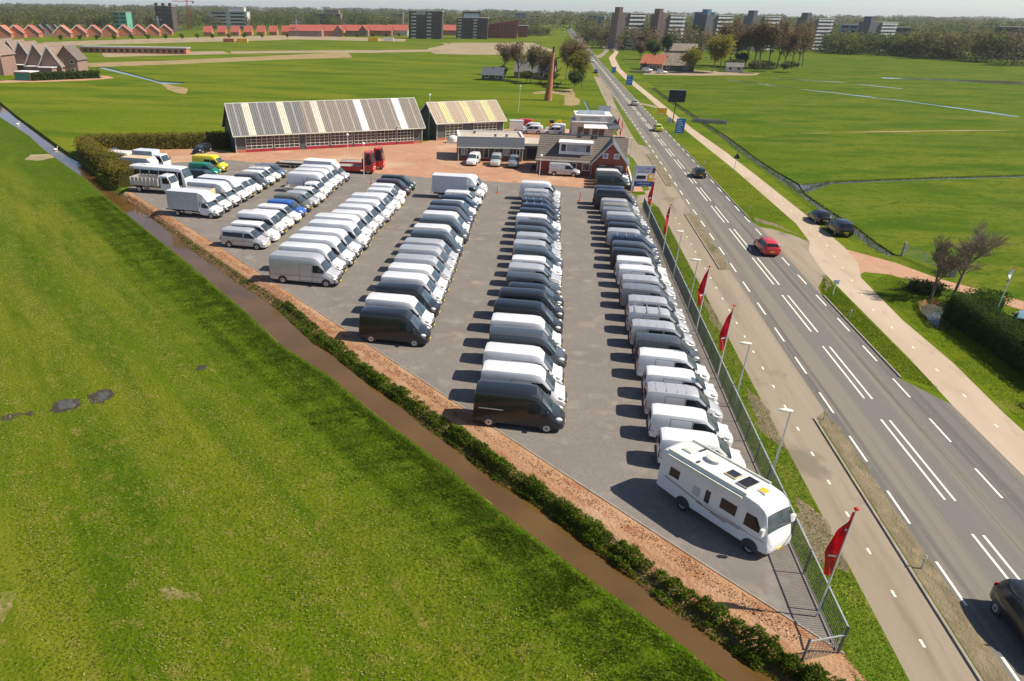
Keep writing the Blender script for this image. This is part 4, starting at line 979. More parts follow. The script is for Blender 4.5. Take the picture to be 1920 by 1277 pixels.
# cars share the loft with a lower roof
CAR = {
 "hatch": dict(L=4.1, hw=.86, belt=.88, st=[(0, .40, .78, .72, .60), (.10, .30, .98, .80, .62), (.55, .26, 1.36, .86, .60), (1.0, .24, 1.45, .87, .62), (2.0, .24, 1.46, .87, .63), (2.35, .24, 1.40, .87, .62), (3.05, .24, .98, .87, .70), (3.75, .26, .84, .82, .66), (4.0, .32, .68, .72, .56), (4.1, .40, .52, .60, .46)],
   ws=(2.38, 3.0, .92, .98), rs=(.52, .14, .9, .95), win=[(.55, .92), (.82, 1.32), (2.1, 1.34), (2.75, .98), (2.72, .92)], axle=(.78, 3.30), lamp=(3.80, .62, .70)),
 "estate": dict(L=4.7, hw=.90, belt=.90, st=[(0, .42, .84, .76, .62), (.08, .30, 1.06, .84, .66), (.42, .26, 1.40, .89, .64), (1.0, .24, 1.48, .90, .65), (2.4, .24, 1.48, .90, .66), (2.80, .24, 1.42, .90, .64), (3.50, .24, 1.00, .90, .72), (4.30, .26, .86, .86, .70), (4.6, .32, .70, .76, .6), (4.7, .40, .54, .64, .5)],
   ws=(2.82, 3.45, .92, .98), rs=(.38, .10, .9, .95), win=[(.35, .96), (.55, 1.34), (2.55, 1.36), (3.2, 1.0), (3.18, .96)], axle=(.90, 3.75), lamp=(4.35, .66, .74)),
 "suv": dict(L=4.6, hw=.92, belt=1.02, st=[(0, .46, 1.0, .80, .66), (.08, .36, 1.26, .87, .70), (.32, .32, 1.60, .91, .68), (1.0, .30, 1.70, .92, .70), (2.2, .30, 1.70, .92, .70), (2.6, .30, 1.62, .92, .68), (3.25, .30, 1.14, .92, .76), (4.15, .32, 1.00, .88, .74), (4.5, .36, .82, .80, .66), (4.6, .44, .62, .70, .56)],
   ws=(2.62, 3.2, .92, .98), rs=(.28, .08, .9, .95), win=[(.32, 1.08), (.45, 1.54), (2.35, 1.56), (2.95, 1.12), (2.93, 1.08)], axle=(.85, 3.65), lamp=(4.2, .70, .86)),
}
def car_parts(kind, paint):
    d = CAR[kind]; st, belt, hw, L = d["st"], d["belt"], d["hw"], d["L"]; out = []
    def A(name, key, fn, loc=(0, 0, 0)): out.append((name, cached((kind,) + key, fn), loc, None))
    A("body", ("body", paint), lambda: loft(st, belt, "paint_" + paint, r=.10))
    A("windscreen", ("ws",), lambda: top_patch(st, *d["ws"], "glass_screen", "windscreen"))
    x0, x1, w0, w1 = d["rs"]
    def rs():
        rows = []
        for i in range(4):
            x = x0 + (x1 - x0) * i / 3; s = lerp_st(st, x)
            rows.append([(x - .015, u * .88 * s[4], s[2] + .04 * (1 - u * u) + .015) for u in (-1, -.5, 0, .5, 1)])
        b = MB(); b.grid(rows); return b.mesh("rear_window", "glass_dark", 60)
    A("rear_window", ("rs",), rs)
    for s in (-1, 1): A("side_window", ("win", s), lambda s=s: side_patch(st, belt, d["win"], "glass_dark", "side_window", s, r=.10))
    A("front_bumper", ("fb",), lambda: plan_band(L, hw * .92, .28, .42, "plastic_black", "front_bumper"))
    lx, ly, lz = d["lamp"]
    for s in (-1, 1):
        A("headlight", ("hl",), lambda: (lambda b: (b.ball((0, 0, 0), .2, .13, .09, 8, 5), b.mesh("headlight", "lamp_clear", 60))[1])(MB()), (lx, s * ly, lz))
        A("tail_light", ("tl",), lambda: (lambda b: (b.box(-.04, .03, -.11, .11, 0, .16), b.mesh("tail_light", "lamp_red"))[1])(MB()), (.06, s * (hw - .18), st[1][2] - .30))
        A("mirror", ("mi",), lambda: (lambda b: (b.box(-.05, .05, -.09, .09, 0, .13), b.mesh("mirror", "plastic_black"))[1])(MB()), (d["win"][3][0] - .05, s * (hw + .06), belt + .06))
        for ax in d["axle"]:
            A("wheel", ("wh",), lambda: wheel_mesh(.31, .2), (ax, s * (hw - .10), .31))
            A("wheel_arch", ("wa", s), lambda s=s: (lambda m: (m.flip_normals() if s > 0 else None, m)[1])(arch_mesh(.37)), (ax, s * (hw + .006), .33))
    A("number_plate", ("np",), lambda: (lambda b: (b.box(-.03, .01, -.26, .26, 0, .11), b.mesh("number_plate", "plate_yellow"))[1])(MB()), (-.01 + st[0][0], 0, .52))
    return out
def car(kind, paint, x, y, deg, label, name="car", cat="car", group=None, z=0.012):
    L = CAR[kind]["L"]; a = R(deg)
    return vehicle(name, car_parts(kind, paint), label, cat, (x - L / 2 * math.cos(a), y - L / 2 * math.sin(a), z), a, group)
ON = "cars driving on the main road"
car("suv", "black", 22.5, 26.9, -91, "large black car on the road, partly out of the picture's lower corner", group=ON)
car("estate", "red", 25.5, 85.2, 91, "red estate car driving away past the side road exit", group=ON)
car("hatch", "darkgreen", 25.2, 127.2, 90, "dark green hatchback driving away beside the warning sign verge", group=ON)
car("hatch", "lime", 24.8, 178.5, 90, "lime yellow hatchback driving away near the big blue roadside sign", group=ON)
car("hatch", "silver", 24.4, 229.0, 90, "silver car driving away beyond the lime yellow hatchback", group=ON)
G1 = (19.30, 349.57); car("hatch", "darkgreen", G1[0], G1[1], -90, "dark green car approaching in the left lane beside the tree clump", group=ON)
G1 = (21.07, 428.89); car("hatch", "white", G1[0], G1[1], -90, "white car approaching near the side lane junction", group=ON)
G1 = (20.70, 503.61); car("estate", "dark", G1[0], G1[1], -90, "dark car approaching, second of three in the far left lane", group=ON)
G1 = (17.92, 581.83); car("hatch", "black", G1[0], G1[1], -90, "small black car far down the road in the left lane", group=ON)
G1 = (17.33, 467.15); car("hatch", "silver", G1[0], G1[1], -90, "pale silver car approaching just behind the dark car far down the road", group=ON)
for i, (px, py, p) in enumerate(((1066, 62, "white"), (1072, 66, "black"), (1056, 60, "silver"), (1080, 72, "red"))):
    q = ((17.27, 991.12), (19.45, 905.25), (11.39, 1037.02), (21.57, 800.71))[i]
    car("estate", p, q[0], q[1], -90, "tiny %s car queueing at the far end of the road" % p, group=ON)
car("hatch", "black", 35.6, 100.8, 92, "black hatchback parked on the cycle path beside the ditch", group="parked on the cycle path")
car("suv", "black", 36.2, 95.4, 92, "black off-road car parked with its tail to the farm lane", group="parked on the cycle path")
car("suv", "grey", -4.6, 128.4, -90, "grey off-road car facing the yard at the office corner", group="vehicles outside the office", z=.012)
car("hatch", "navy", -53.4, 104.6, -5, "dark blue car parked in front of the green van")
car("estate", "navy", -50.2, 105.8, -5, "dark blue estate car half hidden by the white bus")
car("hatch", "dark", -72.5, 119.5, -35, "dark car squeezed against the hedge behind the caravan")
car("estate", "black", -60.2, 127.6, -95, "black car parked by the hedge near the large garage hall")
car("estate", "silver", 0.3, 129.9, 100, "silver car parked in the gap between office and house")
G1 = (41.23, 65.41); car("suv", "teal", G1[0], G1[1], 60, "pale teal van-like car behind the dark hedge at the picture edge", z=.0)

# ------------------------------------------------------------------ trucks, bus, caravan, motorhome
def simple(parts, name, label, cat, loc, deg, group=None): return vehicle(name, parts, label, cat, loc, R(deg), group)
def mesh_of(fn, name, mats, smooth=None):
    b = MB(); fn(b); return b.mesh(name, mats, smooth)
def box_mesh(x0, x1, y0, y1, z0, z1, mt, name): return mesh_of(lambda b: b.box(x0, x1, y0, y1, z0, z1), name, mt)
CAB = dict(st=[(0, .40, 1.95, .95, .84), (.45, .34, 2.05, .98, .86), (.72, .34, 1.98, .99, .85), (.90, .34, 1.90, .99, .85), (1.48, .34, 1.32, .99, .87), (2.05, .36, 1.12, .95, .80), (2.30, .40, .92, .87, .70), (2.42, .46, .66, .76, .58)], belt=1.2)
def cab_parts(x, paint="white", crew=0.0):
    st = [(s[0] + (crew if i > 0 else 0),) + s[1:] for i, s in enumerate(CAB["st"])]
    o = [("cab", loft(st, 1.2, "paint_" + paint, "cab"), (x, 0, 0), None),
         ("windscreen", top_patch(st, .92 + crew, 1.44 + crew, .92, .98, "glass_screen", "windscreen"), (x, 0, 0), None),
         ("front_bumper", plan_band(2.42 + crew, .93, .34, .78, "plastic_black", "front_bumper"), (x, 0, 0), None)]
    for s in (-1, 1):
        o.append(("side_window", side_patch(st, 1.2, [(.25 + crew, 1.26), (.25 + crew, 1.78), (.70 + crew, 1.78), (1.28 + crew, 1.36), (1.26 + crew, 1.26)], "glass_dark", "side_window", s), (x, 0, 0), None))
        if crew: o.append(("rear_side_window", side_patch(st, 1.2, [(.2, 1.28), (.2, 1.76), (.8, 1.76), (.8, 1.28)], "glass_dark", "rear_side_window", s), (x, 0, 0), None))
        o.append(("headlight", mesh_of(lambda b: b.ball((0, 0, 0), .24, .15, .13), "headlight", "lamp_clear", 60), (x + 2.02 + crew, s * .78, 1.0), None))
        o.append(("mirror", box_mesh(-.06, .06, -.12, .12, 0, .32, "plastic_black", "mirror"), (x + 1.2 + crew, s * 1.12, 1.3), None))
        o.append(("wheel", cached(("truckwheel",), lambda: wheel_mesh(.36, .24)), (x + 1.45 + crew, s * .88, .36), None))
    return o
def rear_wheels(x, n=1): return [("wheel", cached(("truckwheel",), lambda: wheel_mesh(.36, .24)), (x + .85 * k, s * .86, .36), None) for k in range(n) for s in (-1, 1)]
def luton(L, H, side, top, slope=True, W=1.06, paint="white"):
    """box body with a wind deflector sloping over the cab"""
    o = [("box_body", mesh_of(lambda b: (b.box(0, L, -W, W, .85, H, 0), b.box(-.01, L + .01, -W - .01, W + .01, H, H + .04, 1)), "box_body", [side, top]), (0, 0, 0), None),
         *[("corner_post", box_mesh(0, .08, 0, .06, .82, H + .01, "trim_white", "corner_post"), (x, y, 0), None) for x in (-.02, L - .06) for y in (-W - .02, W - .04)],
         ("chassis", box_mesh(.2, L + .3, -.45, .45, .5, .84, "chassis", "chassis"), (0, 0, 0), None),
         ("side_guard", mesh_of(lambda b: [b.box(L * .52, L * .75, y, y + .04, .45, .75) for y in (-W + .02, W - .06)], "side_guard", "alloy"), (0, 0, 0), None)]
    if slope:
        o.append(("wind_deflector", mesh_of(lambda b: b.rings([[(L, -W, 2.0), (L, W, 2.0), (L, W, H + .04), (L, -W, H + .04)], [(L + .55, -W * .95, 2.0), (L + .55, W * .95, 2.0), (L + .55, W * .95, H - .18), (L + .55, -W * .95, H - .18)], [(L + 1.15, -W * .8, 1.95), (L + 1.15, W * .8, 1.95), (L + 1.15, W * .8, 2.06), (L + 1.15, -W * .8, 2.06)]][::-1]), "wind_deflector", "paint_" + paint), (0, 0, 0), None))
    o += rear_wheels(1.2) + cab_parts(L + .02, paint)
    for s in (-1, 1): o.append(("tail_light", box_mesh(-.03, .01, s * .8 - .12, s * .8 + .12, .7, .85, "lamp_red", "tail_light"), (0, 0, 0), None))
    return o
ZG = "trucks in the row by the hedge"
simple(luton(4.4, 3.05, "box_grey", "paint_white"), "box_truck", "white box truck with pale grey sides closest to the ditch by the hedge", "truck", (-38.6 - 6.8, 85.9), -5.5, ZG)
# flatbed with a grey tarpaulin body
def tarp_truck():
    L = 3.9
    o = [("tarpaulin", mesh_of(lambda b: (b.box(0, L, -1.05, 1.05, .9, 2.55, 0), b.box(0, L, -1.06, 1.06, 2.55, 2.59, 0)), "tarpaulin", "tarp_grey"), (0, 0, 0), None),
         ("headboard", box_mesh(L, L + .06, -1.08, 1.08, .9, 2.66, "box_beige", "headboard"), (0, 0, 0), None), ("chassis", box_mesh(.2, L + .3, -.45, .45, .5, .88, "chassis", "chassis"), (0, 0, 0), None)]
    return o + rear_wheels(1.1) + cab_parts(L + .1)
simple(tarp_truck(), "tarpaulin_truck", "white truck with low grey tarpaulin body between two white box trucks", "truck", (-38.7 - 6.4, 88.8), -5, ZG)
simple(luton(4.3, 2.95, "paint_white", "paint_white"), "box_truck", "all white box truck behind the grey tarpaulin truck", "truck", (-38.6 - 6.75, 91.7), -5, ZG)
simple(luton(4.2, 3.0, "box_grey", "paint_white"), "box_truck", "white box truck with long sloping cab fairing beside the high-roof van", "truck", (-38.6 - 6.6, 94.6), -5, ZG)
# crew-cab flatbed and curtain-sided truck in the fifth row
def flatbed():
    L = 2.9
    o = [("load_bed", mesh_of(lambda b: (b.box(0, L, -1.0, 1.0, .82, .92), b.box(0, L, -1.0, -.95, .92, 1.28), b.box(0, L, .95, 1.0, .92, 1.28), b.box(0, .05, -.95, .95, .92, 1.28)), "load_bed", "alloy"), (0, 0, 0), None),
         ("headboard", mesh_of(lambda b: (b.box(L, L + .06, -1, 1, .92, 2.0), b.tube((L, -.9, 2.0), (L, -.9, 2.5), .03), b.tube((L, .9, 2.0), (L, .9, 2.5), .03)), "headboard", "chassis"), (0, 0, 0), None),
         ("chassis", box_mesh(.2, L + .3, -.45, .45, .5, .82, "chassis", "chassis"), (0, 0, 0), None)]
    return o + rear_wheels(.9) + cab_parts(L + .15, "white", .85)
simple(flatbed(), "flatbed_truck", "white crew-cab truck with an open alloy flatbed in the fifth row", "truck", (-28.5 - 6.3, 99.2), -4)
def curtain():
    L = 4.4
    o = [("curtain_body", mesh_of(lambda b: (b.box(0, L, -1.06, 1.06, .9, 2.9, 0), b.box(-.02, L + .02, -1.08, 1.08, 2.9, 2.96, 1)), "curtain_body", ["box_grey", "trim_white"]), (0, 0, 0), None), ("chassis", box_mesh(.2, L + .3, -.45, .45, .5, .9, "chassis", "chassis"), (0, 0, 0), None),
         ("roof_spoiler", mesh_of(lambda b: b.rings([[(L, -.95, 2.0), (L, .95, 2.0), (L, .95, 2.85), (L, -.95, 2.85)], [(L + .8, -.8, 2.0), (L + .8, .8, 2.0), (L + .8, .8, 2.2), (L + .8, -.8, 2.2)]][::-1]), "roof_spoiler", "lamp_clear"), (0, 0, 0), None)]
    return o + rear_wheels(1.2) + cab_parts(L + .02, "silver")
simple(curtain(), "curtain_truck", "silver truck with grey curtain-sided body at the far end of the fifth row", "truck", (-28.5 - 6.8, 110.3), -4)
simple(luton(4.9, 3.1, "box_grey", "paint_white"), "box_truck", "big white box truck with tail lift at the far end of the third row", "truck", (-7.3 - 7.3, 103.0), -2)
# forward-control lorries
def lorry_cab(x, paint="white", w=1.08, H=2.45, z0=.55, tall=0.0):
    H = H + tall
    o = [("cab", mesh_of(lambda b: b.rings([[(x, -w, z0), (x, w, z0), (x, w * .96, H), (x, -w * .96, H)], [(x + 1.1, -w, z0), (x + 1.1, w, z0), (x + 1.1, w * .93, H), (x + 1.1, -w * .93, H)], [(x + 1.62, -w * .96, z0), (x + 1.62, w * .96, z0), (x + 1.62, w * .96, 1.45), (x + 1.62, -w * .96, 1.45)]][::-1]), "cab", "paint_" + paint), (0, 0, 0), None)]
    def screen(b):
        z1, z2 = 1.52, H - .12; f = lambda z: x + 1.64 - (z - 1.45) * .52 / (H - 1.45) + .015
        b.face([(f(z1), -w * .88, z1), (f(z1), w * .88, z1), (f(z2), w * .84, z2), (f(z2), -w * .84, z2)])
    o.append(("windscreen", mesh_of(screen, "windscreen", "glass_screen"), (0, 0, 0), None))
    for s in (-1, 1):
        def sw(b, s=s):
            p = [(x + .35, s * (w + .012), 1.45), (x + 1.30, s * (w + .012), 1.45), (x + 1.12, s * (w * .96 + .012), H - .25), (x + .35, s * (w * .975 + .012), H - .25)]
            b.face(p if s < 0 else p[::-1])
        o.append(("side_window", mesh_of(sw, "side_window", "glass_dark"), (0, 0, 0), None))
        o.append(("headlight", mesh_of(lambda b: b.ball((0, 0, 0), .06, .16, .1), "headlight", "lamp_clear", 60), (x + 1.62, s * .8, .85), None))
        o.append(("mirror", box_mesh(-.05, .05, -.1, .1, 0, .45, "plastic_black", "mirror"), (x + 1.45, s * (w + .16), 1.5), None))
        o.append(("wheel", cached(("lorrywheel",), lambda: wheel_mesh(.45, .28)), (x + .75, s * .92, .45), None))
    o.append(("front_bumper", box_mesh(x + 1.45, x + 1.70, -w, w, .42, .78, "paint_" + paint if paint != "red" else "paint_red", "front_bumper"), (0, 0, 0), None))
    return o
def lwheels(xs): return [("wheel", cached(("lorrywheel",), lambda: wheel_mesh(.45, .28)), (x, s * .9, .45), None) for x in xs for s in (-1, 1)]
def tipper():
    L = 4.5
    def body(b):
        b.box(0, L, -1.12, 1.12, 1.0, 1.1); b.box(0, L, -1.16, -1.08, 1.1, 2.1); b.box(0, L, 1.08, 1.16, 1.1, 2.1); b.box(-.02, .06, -1.1, 1.1, 1.1, 2.1); b.box(L - .06, L + .04, -1.16, 1.16, 1.1, 2.45)
    o = [("tipper_body", mesh_of(body, "tipper_body", "alloy"), (0, 0, 0), None), ("chassis", box_mesh(.1, L + .5, -.42, .42, .6, .98, "chassis", "chassis"), (0, 0, 0), None),
         ("side_guard", mesh_of(lambda b: [b.box(1.9, L, s * 1.05 - .03, s * 1.05 + .03, z, z + .12) for s in (-1, 1) for z in (.5, .75)], "side_guard", "alloy"), (0, 0, 0), None)]
    rib = box_mesh(-.05, .05, -.05, .05, 1.08, 2.12, "trim_white", "side_rib")
    for k in range(8):
        for s in (-1, 1): o.append(("side_rib", rib, (.12 + k * .61, s * 1.19, 0), None))
    return o + lwheels((1.2,)) + lorry_cab(L + .2)
YG = "lorries by the hedge"
simple(tipper(), "tipper_lorry", "cream white tipper lorry with ribbed dropsides at the hedge end", "lorry", (-56.5, 96.9), -4, YG)
def bus():
    st = [(0, .5, 2.70, 1.15, 1.02), (.1, .4, 2.86, 1.18, 1.05), (.5, .36, 2.92, 1.2, 1.08), (8.0, .36, 2.92, 1.2, 1.08), (8.5, .36, 2.80, 1.18, 1.06), (9.0, .4, 1.5, 1.15, 1.1), (9.12, .45, 1.0, 1.08, 1.0)]
    o = [("body", loft(st, 1.5, "paint_white"), (0, 0, 0), None), ("windscreen", top_patch(st, 8.52, 8.96, .95, .97, "glass_screen", "windscreen"), (0, 0, 0), None),
         ("roof_hatch", box_mesh(2.0, 2.8, -.4, .4, 2.95, 3.05, "trim_white", "roof_hatch"), (0, 0, 0), None)]
    for s in (-1, 1):
        for k in range(5): o.append(("side_window", side_patch(st, 1.5, [(.45 + k * 1.5, 1.55), (.45 + k * 1.5, 2.45), (1.82 + k * 1.5, 2.45), (1.82 + k * 1.5, 1.55)], "glass_dark", "side_window", s), (0, 0, 0), None))
        o.append(("door", side_patch(st, 1.5, [(8.0, .6), (8.0, 2.4), (8.45, 2.4), (8.6, .6)], "glass_dark", "door", s), (0, 0, 0), None))
    return o + lwheels((2.2, 7.2))
simple(bus(), "bus", "long white single-deck bus behind the tipper lorry", "bus", (-58.6, 100.6), -5, YG)
def box_lorry(L, H, top, slopecab=False):
    o = [("box_body", mesh_of(lambda b: (b.box(0, L, -1.12, 1.12, 1.0, H, 0), b.box(-.02, L + .02, -1.13, 1.13, H, H + .05, 1)), "box_body", ["box_grey", top]), (0, 0, 0), None), ("chassis", box_mesh(.1, L + .4, -.42, .42, .6, .98, "chassis", "chassis"), (0, 0, 0), None)]
    return o + lwheels((1.2,))
simple(box_lorry(4.4, 3.05, "box_beige") + [("cowl", mesh_of(lambda b: b.rings([[(4.4, -1.1, 2.0), (4.4, 1.1, 2.0), (4.4, 1.1, 3.1), (4.4, -1.1, 3.1)], [(5.0, -1.0, 2.0), (5.0, 1.0, 2.0), (5.0, 1.0, 2.5), (5.0, -1.0, 2.5)]][::-1]), "cowl", "paint_white"), (0, 0, 0), None)] + cab_parts(4.45), "box_truck", "truck with grey box body and beige roof behind the white bus", "truck", (-62.3, 105.2), -5, YG)
simple(box_lorry(3.6, 2.95, "paint_white") + lorry_cab(3.8), "box_lorry", "white forward-control lorry with short box body near the hedge corner", "lorry", (-64.0, 111.6), -6, YG)
def caravan():
    st = [(0, .5, 2.2, 1.05, .95), (.3, .42, 2.55, 1.1, 1.0), (4.6, .42, 2.62, 1.1, 1.0), (5.3, .42, 2.45, 1.08, .98), (5.6, .5, 1.5, 1.0, .9)]
    o = [("body", loft(st, 1.4, "paint_cream"), (0, 0, 0), None), ("roof_hatch", box_mesh(1.5, 2.2, -.35, .35, 2.6, 2.7, "tarp_grey", "roof_hatch"), (0, 0, 0), None), ("drawbar", mesh_of(lambda b: (b.tube((5.4, -.4, .5), (6.6, 0, .5), .04), b.tube((5.4, .4, .5), (6.6, 0, .5), .04)), "drawbar", "galvanised"), (0, 0, 0), None)]
    for s in (-1, 1):
        for k in range(3): o.append(("side_window", side_patch(st, 1.4, [(.6 + k * 1.5, 1.5), (.6 + k * 1.5, 2.1), (1.5 + k * 1.5, 2.1), (1.5 + k * 1.5, 1.5)], "glass_dark", "side_window", s), (0, 0, 0), None))
        o.append(("wheel", cached(("cw",), lambda: wheel_mesh(.3, .2)), (2.6, s * .95, .3), None))
    return o
simple(caravan(), "caravan", "cream white caravan tucked between the hedge and the short white lorry", "caravan", (-70.0, 112.0), -8, YG)
# red recovery lorries and the low-loader trailer
def recovery(L):
    o = [("deck", mesh_of(lambda b: (b.box(0, L, -1.15, 1.15, .95, 1.08, 0), b.box(0, L, -1.18, -1.12, .78, 1.12, 1), b.box(0, L, 1.12, 1.18, .78, 1.12, 1)), "deck", ["tarp_grey", "paint_red"]), (0, 0, 0), None),
         ("chassis", box_mesh(0, L + .5, -.42, .42, .55, .94, "chassis", "chassis"), (0, 0, 0), None), ("headboard", box_mesh(L, L + .12, -1.1, 1.1, .95, 2.3, "paint_red", "headboard"), (0, 0, 0), None),
         ("side_skirt", mesh_of(lambda b: [b.box(2.2, L - .2, s * 1.1 - .03, s * 1.1 + .03, .45, .92) for s in (-1, 1)], "side_skirt", "paint_red"), (0, 0, 0), None)]
    o += lwheels((1.3,)) + lorry_cab(L + .25, "red", 1.18, 2.8, .5, .55)
    for s in (-1, 1): o.append(("beacon", mesh_of(lambda b: b.ball((0, 0, 0), .12), "beacon", "sign_yellow", 60), (L + .6, s * .6, 3.42), None))
    return o
simple(recovery(5.6), "recovery_lorry", "red recovery lorry with empty deck, nearer of two facing the yard", "lorry", (-33.6, 116.8), 2, "red recovery lorries")
simple(recovery(5.4), "recovery_lorry", "red recovery lorry behind, closest to the large garage hall", "lorry", (-32.6, 120.4), 5, "red recovery lorries")
simple([("deck", box_mesh(0, 6.6, -1.1, 1.1, .62, .78, "tarp_grey", "deck"), (0, 0, 0), None), ("ramp", box_mesh(-.6, 0, -1.0, 1.0, .5, .62, "chassis", "ramp"), (0, 0, 0), None), ("side_rail", mesh_of(lambda b: [b.box(0, 6.6, s * 1.1 - .04, s * 1.1 + .04, .5, .82) for s in (-1, 1)], "side_rail", "chassis"), (0, 0, 0), None), ("drawbar", mesh_of(lambda b: b.tube((6.5, 0, .6), (8.0, 0, .6), .06), "drawbar", "chassis"), (0, 0, 0), None)] + [("wheel", cached(("cw2",), lambda: wheel_mesh(.3, .22)), (2.2 + .75 * k, s * 1.02, .3), None) for k in range(3) for s in (-1, 1)],
       "low_loader_trailer", "long dark low-loader trailer lying behind the silver curtain-sided truck", "trailer", (-42.6, 119.0), -1)
simple([("box_body", mesh_of(lambda b: (b.box(0, 3.0, -.9, .9, .5, 2.3), b.box(-.02, 3.02, -.92, .92, 2.3, 2.36)), "box_body", "paint_white"), (0, 0, 0), None), ("drawbar", mesh_of(lambda b: b.tube((3.0, 0, .5), (4.2, 0, .5), .05), "drawbar", "chassis"), (0, 0, 0), None)] + [("wheel", cached(("cw",), lambda: wheel_mesh(.3, .2)), (1.5, s * .95, .3), None) for s in (-1, 1)],
       "box_trailer", "white box trailer on the grass edge behind the office", "trailer", (-7.6, 168.6), 8)
def digger(b):
    b.box(-1, 1, -.7, .7, .3, .6); b.box(-.6, .6, -.6, .6, .7, 1.5); b.tube((.6, 0, 1.2), (1.8, 0, 2.2), .12); b.tube((1.8, 0, 2.2), (2.4, 0, .9), .1)
simple([("body", mesh_of(digger, "body", "sign_yellow"), (0, 0, 0), None), ("cab", box_mesh(-.5, .3, -.5, .2, 1.5, 2.2, "glass_dark", "cab"), (0, 0, 0), None)], "mini_excavator", "small orange excavator parked behind the white small vans", "excavator", (1.5, 173.0), 20)
tag(mesh_of and put("tarpaulin_heap", mesh_of(lambda b: (b.ball((0, 0, .7), 1.2, .9, .75, 9, 6), b.box(-1.2, 1.2, -.9, .9, 0, .4)), "tarpaulin_heap", "trim_white", 50), None, (-17.6, 150.2, 0)), "pale covered heap beside the smaller hall's door", "heap")
# motorcycle by the house corner
mc = thing("motorcycle", "black motorcycle parked at the corner of the brick house", "motorcycle", (-1.2, 125.6, 0.01), R(70))
mesh = mesh_of(lambda b: (b.ball((0, 0, .72), .45, .16, .2), b.box(-.75, -.1, -.13, .13, .72, .84), b.tube((.45, 0, .6), (.6, 0, .95), .04), b.tube((.55, -.35, 1.0), (.55, .35, 1.0), .025), b.box(-.3, .3, -.14, .14, .3, .6)), "body", "plastic_black", 40)
put("body", mesh, mc)
for x in (-.7, .7): put("wheel", cached(("mcw",), lambda: wheel_mesh(.31, .12)), mc, (x, 0, .31))

